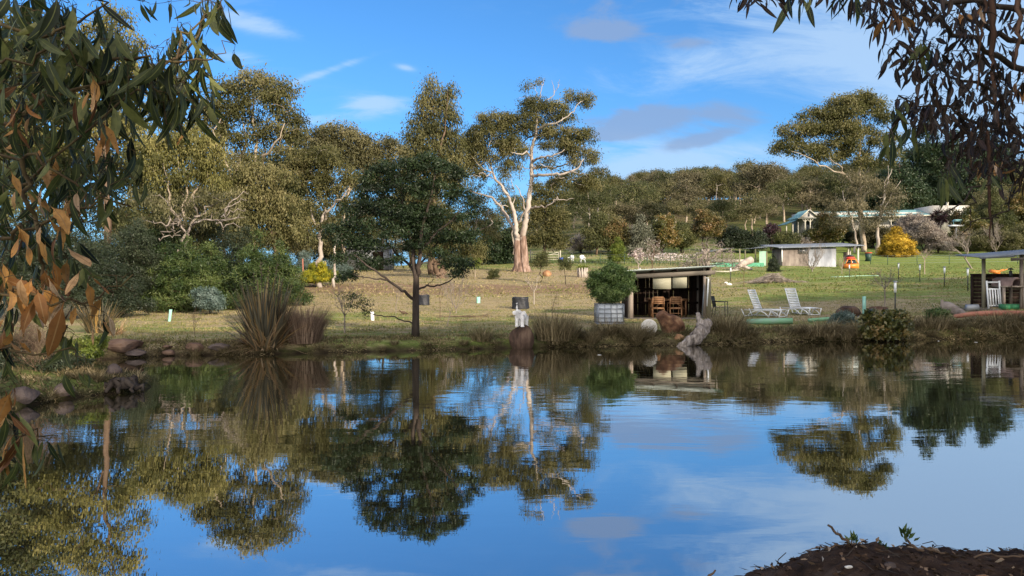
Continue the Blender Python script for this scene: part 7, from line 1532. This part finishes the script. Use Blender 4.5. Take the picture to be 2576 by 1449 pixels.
lb_dead = leafmat_big('near_dead_leaf', [(.10, .04, .014), (.34, .15, .04), (.52, .27, .08), (.56, .40, .28)], (.30, .17, .07), .6, .3, .3, .8)
lb_brown = leafmat_big('near_brown_leaf', [(.010, .007, .006), (.030, .018, .014), (.070, .038, .026)], (.12, .07, .04), .5, .4, .35)
def big_leaves(P, D, L, Wd, rs, curv=.9, ragged=False, seg=9):
    """curved sickle leaves; P petiole points, D start direction. returns V,F,rib"""
    n = len(P); Vs = []; ribs = []
    side = unit(np.cross(D, unit(rs.normal(size=(n, 3)) + 1e-3))); nor = np.cross(side, D); t = np.linspace(0, 1, seg + 1)
    cv = curv * (.7 + .5 * rs.rand(n)) * rs.choice([-1, 1], n) * (1.0 if not ragged else .6); cn = rs.normal(0, .35 if not ragged else 1.1, n); tw = rs.normal(0, .5 if not ragged else 1.3, n); pos = P.copy(); d = D.copy(); s_ = side.copy()
    rag = 1 + (.45 * rs.rand(n, seg + 1) - .15 if ragged else .06 * rs.rand(n, seg + 1))
    wtop = np.array([.05, .10, .55, .88, 1.0, .97, .86, .66, .40, .04]) if seg == 9 else np.interp(t, [0, .15, .4, .7, 1], [.06, .3, 1, .7, .03])
    for k in range(seg + 1):
        if k:
            an = cv / seg; an2 = cn / seg
            d = unit(d + s_ * an[:, None] + nor * an2[:, None] + np.array([0, 0, -.10])); s_ = unit(s_ - d * np.sum(s_ * d, 1, keepdims=True)); nor = np.cross(s_, d)
            s_ = unit(s_ * np.cos(tw / seg)[:, None] + nor * np.sin(tw / seg)[:, None]); nor = np.cross(s_, d); pos = pos + d * (L / seg)[:, None]
        w = (Wd / 2 * wtop[k] * rag[:, k])[:, None]
        Vs += [pos - s_ * w + nor * w * .22, pos, pos + s_ * w * (1 if not ragged else 1) + nor * w * .22]; ribs += [np.zeros(n), np.ones(n), np.zeros(n)]
    V = np.stack(Vs, 1); m = 3 * (seg + 1); i = np.arange(n)[:, None] * m; j = np.arange(seg)[None, :] * 3
    F = np.concatenate([np.stack([i + j, i + j + 1, i + j + 4, i + j + 3], -1).reshape(-1, 4), np.stack([i + j + 1, i + j + 2, i + j + 5, i + j + 4], -1).reshape(-1, 4)])
    return V.reshape(-1, 3), F, np.stack(ribs, 1).reshape(-1), m
def leaf_obj(name, mat, items, parent, base, rs, curv, ragged=False, smooth=True):
    P = np.array([a[0] for a in items]) - base; D = np.array([a[1] for a in items]); L = np.array([a[2] for a in items]); Wd = np.array([a[3] for a in items])
    if ragged: Wd = Wd * .74
    V, F, rib, m = big_leaves(P, unit(D), L, Wd, rs, curv, ragged); me = make_mesh(name, V, [F], mat, np.repeat(np.clip(rs.normal(.45, .32, len(P)), 0, 1), m), smooth)
    at = me.attributes.new('rib', 'FLOAT', 'POINT'); at.data.foreach_set('value', rib.astype(np.float32)); return link(name, me, parent)
def branchlets(mb, base, pts, r0, r1, rs, amp=.012, n=4, k=6):
    Q = wig([W(*p) for p in pts], amp, rs, n); mb.tube(Q - base, taper(len(Q), r0, r1), k, cap=False); return Q

def grow_stems(mb, base, nodes, items, rs, rmax=.0042, limit=1.1):
    """twigs that fork on from one another until they reach every leaf"""
    N = np.array(nodes); own = np.zeros(len(N)); P_ = np.array([it[0] for it in items]); d0 = np.array([np.min(np.linalg.norm(N - p, axis=1)) for p in P_])
    for k in np.argsort(d0):
        p = P_[k]; dv = np.linalg.norm(N - p, axis=1) + .5 * np.maximum(0, p[2] - N[:, 2]); a_ = int(np.argmin(dv)); a = N[a_]; L = np.linalg.norm(p - a)
        if L > limit or L < 1e-4: continue
        q = a * .5 + p * .5 + rs.normal(size=3) * .07 * L + np.array([0, 0, .10 * L]); r = rmax if L > .12 else rmax * .5
        mb.tube(np.array([a, q, p]) - base, [r, r * .6, r * .35], 3, cap=False); N = np.vstack([N, q, p + (0, 0, .004)])
bk_near = pbr('near_twigs', [(.035, .024, .014), (.08, .055, .028), (.12, .10, .04)], 20, .8, .2)
# LEFT: living and dead gum leaves
rs = np.random.RandomState(123); base = np.array([-3.4, 2.2, gzs(-3.4, 2.2)])
LT = thing('overhanging_gum', 'near gum hanging green and dead orange leaves over the left bank', 'tree', tuple(base)); mb = MB()
mb.tube(np.array([(-3.4, 2.2, .1), (-3.35, 2.2, 1.2), (-3.25, 2.25, 2.4), (-3.1, 2.3, 3.6), (-3.0, 2.3, 5.0)]) - base, [.17, .15, .13, .10, .07], 12)
def Bp(pts, r0, r1, **k): return branchlets(mb, base, pts, r0 * .62, r1 * .7, rs, **k)
B1 = [Bp([(-900, 330, 2.5), (-250, 330, 2.4), (0, 300, 2.3), (150, 235, 2.25), (270, 210, 2.3), (360, 190, 2.35), (480, 100, 2.5), (560, 20, 2.6)], .022, .004),
      Bp([(-900, 500, 2.4), (-150, 520, 2.3), (20, 480, 2.2), (150, 380, 2.2), (280, 300, 2.3), (345, 225, 2.35)], .018, .004),
      Bp([(345, 225, 2.35), (430, 240, 2.4), (500, 262, 2.45), (520, 270, 2.45)], .006, .002), Bp([(280, 150, 2.3), (400, 150, 2.35), (470, 160, 2.4), (540, 148, 2.45), (585, 108, 2.5)], .009, .002),
      Bp([(0, 600, 2.1), (90, 560, 2.1), (170, 540, 2.15), (250, 500, 2.2), (330, 520, 2.2)], .010, .003), Bp([(-300, 640, 2.1), (0, 730, 2.0), (110, 760, 2.0), (220, 770, 2.05), (280, 735, 2.1), (335, 690, 2.1)], .012, .003),
      Bp([(280, 735, 2.1), (300, 690, 2.1), (315, 700, 2.1), (340, 730, 2.15)], .003, .0015), Bp([(-200, 330, 2.2), (0, 385, 2.15), (120, 400, 2.1), (200, 470, 2.1), (210, 560, 2.1)], .011, .004),
      Bp([(55, 400, 2.1), (75, 520, 2.1), (110, 640, 2.1), (140, 780, 2.1), (150, 860, 2.1)], .012, .006), Bp([(-200, 880, 2.0), (0, 880, 2.0), (90, 900, 2.0), (190, 880, 2.05)], .008, .003),
      Bp([(-150, 980, 1.9), (0, 1020, 1.9), (40, 1075, 1.9), (100, 1105, 1.95), (145, 1095, 2.0)], .006, .002), Bp([(0, 60, 2.1), (120, 90, 2.1), (240, 40, 2.15), (330, -30, 2.2)], .009, .003), Bp([(-100, 160, 2.1), (60, 150, 2.1), (170, 130, 2.1), (240, 190, 2.2)], .008, .003),
      Bp([(430, 150, 2.4), (455, 90, 2.45), (520, 40, 2.5), (600, -20, 2.6)], .007, .002), Bp([(380, 200, 2.35), (430, 300, 2.4), (470, 330, 2.4)], .005, .002)]
def scatter(zones, rs, curv_dir=(0, 0, -1), spread=.35):
    out = []
    for (x0, y0, rx, ry, n, lo, hi, wd, d0, d1) in zones:
        for _ in range(int(n * .88 + .5)):
            a = rs.rand() * 6.28; r = rs.rand() ** .5; px, py = x0 + rx * r * cos(a), y0 + ry * r * sin(a); d = rs.uniform(d0, d1); L = rs.uniform(lo * .8, hi) * d / FPX
            out.append((W(px, py, d), np.array([rs.normal() * spread, rs.normal() * spread, -1.0 + .3 * rs.rand()]), L, L * wd * rs.uniform(.8, 1.25)))
    return out
green = scatter([(70, 60, 130, 90, 95, 80, 130, .19, 2.0, 2.8), (200, 60, 110, 70, 60, 80, 130, .19, 2.1, 2.8), (70, 250, 130, 110, 130, 70, 120, .17, 2.0, 3.0), (230, 200, 110, 90, 85, 80, 140, .17, 2.1, 2.8), (370, 170, 90, 80, 80, 80, 150, .16, 2.2, 2.8),
   (470, 130, 60, 80, 60, 60, 110, .16, 2.4, 2.8), (540, 10, 50, 30, 26, 60, 110, .17, 2.4, 2.8), (450, 0, 120, 14, 14, 30, 60, .2, 2.4, 2.8), (440, 240, 60, 50, 34, 80, 140, .15, 2.3, 2.7), (520, 210, 30, 50, 14, 60, 100, .2, 2.4, 2.7), (60, 420, 110, 100, 85, 70, 120, .18, 2.0, 2.9), (200, 400, 80, 90, 60, 60, 110, .18, 2.1, 2.9),
   (300, 350, 60, 70, 12, 70, 120, .17, 2.2, 2.8), (30, 600, 90, 90, 50, 60, 110, .18, 2.0, 2.8), (150, 560, 70, 70, 30, 60, 110, .18, 2.0, 2.8), (260, 470, 40, 40, 12, 70, 110, .2, 2.1, 2.5), (330, 440, 60, 20, 7, 50, 80, .25, 2.2, 2.5), (20, 740, 60, 60, 22, 60, 110, .17, 2.0, 2.6), (160, 830, 70, 30, 10, 80, 120, .2, 2.0, 2.2),
   (200, 640, 20, 30, 5, 60, 90, .2, 2.0, 2.2), (10, 890, 20, 40, 7, 80, 110, .2, 1.9, 2.1), (270, 795, 14, 10, 2, 50, 80, .25, 2.0, 2.2), (120, 1105, 40, 18, 11, 60, 95, .18, 1.9, 2.05), (15, 1050, 34, 50, 16, 80, 130, .2, 1.8, 2.0), (20, 1130, 30, 40, 9, 70, 110, .18, 1.8, 2.0), (180, 930, 40, 10, 5, 60, 90, .2, 2.0, 2.1), (585, 130, 6, 6, 2, 30, 50, .3, 2.5, 2.6)], rs)
dead = scatter([(30, 260, 60, 60, 12, 50, 90, .28, 1.95, 2.2), (200, 215, 50, 50, 6, 70, 110, .28, 2.0, 2.1), (240, 330, 40, 40, 5, 60, 90, .25, 2.0, 2.2), (90, 380, 110, 70, 14, 50, 90, .30, 1.95, 2.3), (130, 500, 110, 50, 11, 50, 80, .30, 1.95, 2.3), (100, 580, 90, 50, 13, 60, 110, .32, 1.9, 2.2), (90, 690, 120, 50, 30, 60, 120, .38, 1.9, 2.2), (200, 730, 90, 40, 13, 50, 90, .33, 1.95, 2.2),
   (110, 800, 110, 40, 9, 50, 80, .33, 1.95, 2.2), (30, 850, 30, 20, 3, 50, 60, .5, 1.9, 2.1), (250, 800, 30, 20, 3, 60, 90, .25, 2.0, 2.2), (20, 1000, 22, 40, 8, 70, 110, .34, 1.8, 1.95), (48, 1090, 16, 14, 5, 110, 150, .34, 1.8, 1.9), (455, 340, 3, 3, 1, 50, 55, .35, 2.2, 2.3), (250, 690, 6, 6, 1, 40, 50, .4, 2.1, 2.2)], rs, spread=.45)
dead = [e for e in dead if rs.rand() < .95]
dead.append((W(128, 520, 2.0), np.array([.9, 0, -.55]), 90 * 2 / FPX, 36 * 2 / FPX)); dead.append((W(160, 760, 1.95), np.array([-.25, 0, -1]), 150 * 1.95 / FPX, 50 * 1.95 / FPX))
# stems from each leaf back to the nearest branch
grow_stems(mb, base, np.vstack(B1), green + dead, rs, .0032)
part('branches', mb, bk_near, LT, True); leaf_obj('green_leaves', lb_green, green, LT, base, rs, 1.15); leaf_obj('dead_leaves', lb_dead, dead, LT, base, rs, .5, True)

# RIGHT: backlit gum with bark ribbons
rs = np.random.RandomState(321); base = np.array([5.2, 4.6, gzs(5.2, 4.6)])
RT = thing('bark_shedding_gum', 'near gum with small dark leaves and hanging ribbons of bark at the upper corner', 'tree', tuple(base)); mb = MB()
mb.tube(np.array([(5.2, 4.6, -.1), (5.15, 4.6, 1.5), (5.1, 4.7, 3.2), (5.0, 4.8, 5.0), (4.8, 4.9, 6.5)]) - base, [.2, .17, .15, .12, .09], 12)
B2 = [Bp2 for Bp2 in [branchlets(mb, base, p, a * .7, b * .8, rs, .02) for p, a, b in [
  ([(2950, 100, 4.7), (2700, 40, 4.6), (2500, 20, 4.5), (2300, -30, 4.5), (2050, -40, 4.5), (1860, -60, 4.5)], .035, .008), ([(2900, 300, 4.7), (2650, 200, 4.6), (2480, 130, 4.5), (2380, 60, 4.4), (2300, -10, 4.4)], .04, .012),
  ([(2800, 420, 4.7), (2600, 340, 4.6), (2450, 300, 4.5), (2330, 260, 4.4), (2260, 240, 4.4)], .025, .006), ([(2850, 520, 4.6), (2650, 400, 4.5), (2560, 380, 4.4), (2500, 440, 4.3), (2420, 500, 4.2), (2340, 555, 4.2)], .022, .004),
  ([(2560, 380, 4.4), (2556, 470, 4.3), (2520, 540, 4.3), (2505, 600, 4.3)], .010, .004), ([(2450, 480, 4.3), (2446, 540, 4.3), (2440, 590, 4.3)], .008, .003), ([(2446, 470, 4.3), (2400, 455, 4.3), (2370, 440, 4.3)], .006, .003),
  ([(2600, 260, 4.6), (2480, 220, 4.5), (2370, 170, 4.4), (2300, 110, 4.4)], .02, .005), ([(2440, 560, 4.3), (2500, 545, 4.3), (2540, 500, 4.3)], .005, .003), ([(2640, 120, 4.8), (2540, 100, 4.8), (2450, 60, 4.8), (2370, -20, 4.8)], .03, .01), ([(2300, 280, 4.4), (2290, 360, 4.3), (2275, 400, 4.3)], .006, .003), ([(2500, 330, 4.5), (2420, 380, 4.4), (2380, 430, 4.3)], .012, .004)]]]
BN_ = np.vstack(B2)
zz = [(2070, -20, 230, 34, 120, 35, 80, .17, 4.0, 5.0), (1900, -15, 60, 16, 12, 30, 60, .16, 4.2, 4.8), (2250, 20, 90, 50, 110, 35, 80, .17, 4.0, 5.0), (2370, 40, 110, 70, 150, 30, 60, .22, 4.0, 5.2), (2500, 60, 110, 80, 110, 30, 60, .22, 4.0, 5.2), (2330, 150, 70, 60, 80, 30, 60, .22, 4.0, 5.0),
   (2430, 190, 110, 70, 180, 30, 60, .22, 4.0, 5.2), (2540, 230, 80, 90, 140, 30, 60, .22, 4.0, 5.2), (2320, 270, 80, 40, 110, 35, 65, .2, 4.0, 5.0), (2420, 300, 110, 60, 190, 30, 60, .22, 4.0, 5.2), (2520, 350, 90, 70, 190, 30, 60, .22, 4.0, 5.2), (2450, 400, 80, 50, 90, 30, 60, .2, 4.0, 5.0), (2560, 430, 50, 50, 60, 30, 60, .2, 4.0, 5.0), (2250, 130, 40, 40, 22, 40, 70, .2, 4.0, 4.6), (2290, 170, 30, 30, 12, 40, 60, .2, 4, 4.6)]
zz = [(a, b, c, d, int(n * .88), lo * .85, hi * .9, w, e, f) for a, b, c, d, n, lo, hi, w, e, f in zz]; brown = scatter(zz, rs, spread=.65); gre2 = scatter([(2270, 290, 34, 50, 26, 55, 90, .17, 4.0, 4.5), (2390, 430, 26, 34, 14, 60, 100, .19, 3.6, 4.2), (2330, 120, 30, 40, 14, 50, 80, .2, 4.0, 4.5), (2090, -10, 120, 20, 14, 60, 100, .15, 3.8, 4.4), (2245, 340, 18, 30, 7, 60, 100, .2, 3.6, 4.0), (2310, 330, 20, 40, 8, 40, 60, .15, 4, 4.3), (2500, 430, 20, 20, 6, 50, 70, .2, 3.8, 4.2)], rs, spread=.3)
tan = scatter([(2240, 40, 30, 30, 5, 50, 80, .28, 4.0, 4.3), (2270, 30, 16, 16, 3, 60, 80, .35, 4.0, 4.2), (2560, 220, 20, 30, 6, 40, 60, .3, 4, 4.4), (2490, 400, 40, 30, 8, 40, 60, .3, 4, 4.4), (2420, 20, 60, 20, 5, 40, 60, .3, 4, 4.4)], rs, spread=.4)
grow_stems(mb, base, BN_, brown + gre2 + tan, rs, .005)
part('branches', mb, bk_dark, RT, True); leaf_obj('brown_leaves', lb_brown, brown, RT, base, rs, .7); leaf_obj('green_leaves', lb_green, gre2, RT, base, rs, .6); leaf_obj('tan_leaves', lb_dead, tan, RT, base, rs, .4, True)
m_ribbon = pbr('bark_ribbon', [(.045, .026, .018), (.11, .06, .042), (.18, .11, .08)], 8, .85, .2, 5, (1, 1, .15), .004, 30)
for (pts, w, d) in [([(2498, -60), (2500, 60), (2502, 160), (2505, 240), (2516, 330)], .048, 4.3), ([(2478, -60), (2474, 40), (2466, 120), (2461, 200), (2458, 232)], .024, 4.2), ([(2566, -60), (2564, 40), (2562, 110), (2552, 176)], .042, 4.1), ([(2590, -60), (2588, 100), (2578, 180), (2570, 190)], .03, 4.1), ([(2485, 330), (2490, 430), (2493, 530), (2489, 600)], .03, 4.3), ([(2445, 330), (2446, 380), (2443, 420)], .02, 4.3)]:
    P = wig([W(a, b, d + .02 * sin(i)) for i, (a, b) in enumerate(pts)], .006, rs, 4) - base; n = len(P); r_ = MB(); tw = np.linspace(0, 1.0, n); ww = w * np.interp(np.linspace(0, 1, n), [0, .8, 1], [1, .8, .15]) / 2; sd_ = np.stack([np.cos(tw), np.sin(tw) * .6, np.zeros(n)], 1); nr = np.stack([-np.sin(tw), np.cos(tw), np.zeros(n)], 1)
    V = np.stack([P - sd_ * ww[:, None] + nr * ww[:, None] * .5, P - nr * .004, P + sd_ * ww[:, None] + nr * ww[:, None] * .5, P + nr * ww[:, None] * .9 * .3], 1).reshape(-1, 3); i = np.arange(n - 1)[:, None] * 4; F = np.concatenate([np.stack([i + a, i + b, i + 4 + b, i + 4 + a], -1).reshape(-1, 4) for a, b in ((0, 1), (1, 2), (2, 3), (3, 0))]); r_.add(V, [F]); part('bark_ribbon', r_, m_ribbon, RT)
# floating leaves on the pond
for i, (px, py, lab) in enumerate([(1508, 893, 'pale leaf floating just off the tank'), (2361, 858, 'tiny pale leaf floating by the leaning stick'), (2455, 861, 'tiny white leaf floating below the red pipe'), (1640, 2025 / 1.4907, 'small white feather floating on open water')]):
    if py > 1300: continue
    d = 2.0 * FPX / (py - YH); b = np.array([(px - 1288) * d / FPX, d, .004]); mbb = MB(); mbb.ell((0, 0, 0), (.06, .03, .006), (0, 0, i), 8, 5); solo('floating_leaf', mbb, m_stone, lab, 'leaf', tuple(b))

# tell apart the few look-alikes that still share a label, by where they stand in their little row
from collections import defaultdict
cl = defaultdict(list)
for o in SC.objects:
    if o.parent is None and o.get('label') and o.name.startswith(('hill_tree', 'grass_tussock')): cl[o['label']].append(o)
NUM = ['first', 'second', 'third', 'fourth', 'fifth', 'sixth', 'seventh', 'eighth', 'ninth']
for lb, os_ in cl.items():
    if 1 < len(os_) < 10:
        for i_, o in enumerate(sorted(os_, key=lambda o: o.location.x / max(o.location.y, 1))):
            t_ = lb + ', ' + (NUM[i_] + ' from the left' if len(os_) > 2 else ('the left one', 'the right one')[i_])
            if len(t_.replace('-', ' ').split()) <= 16: o['label'] = t_
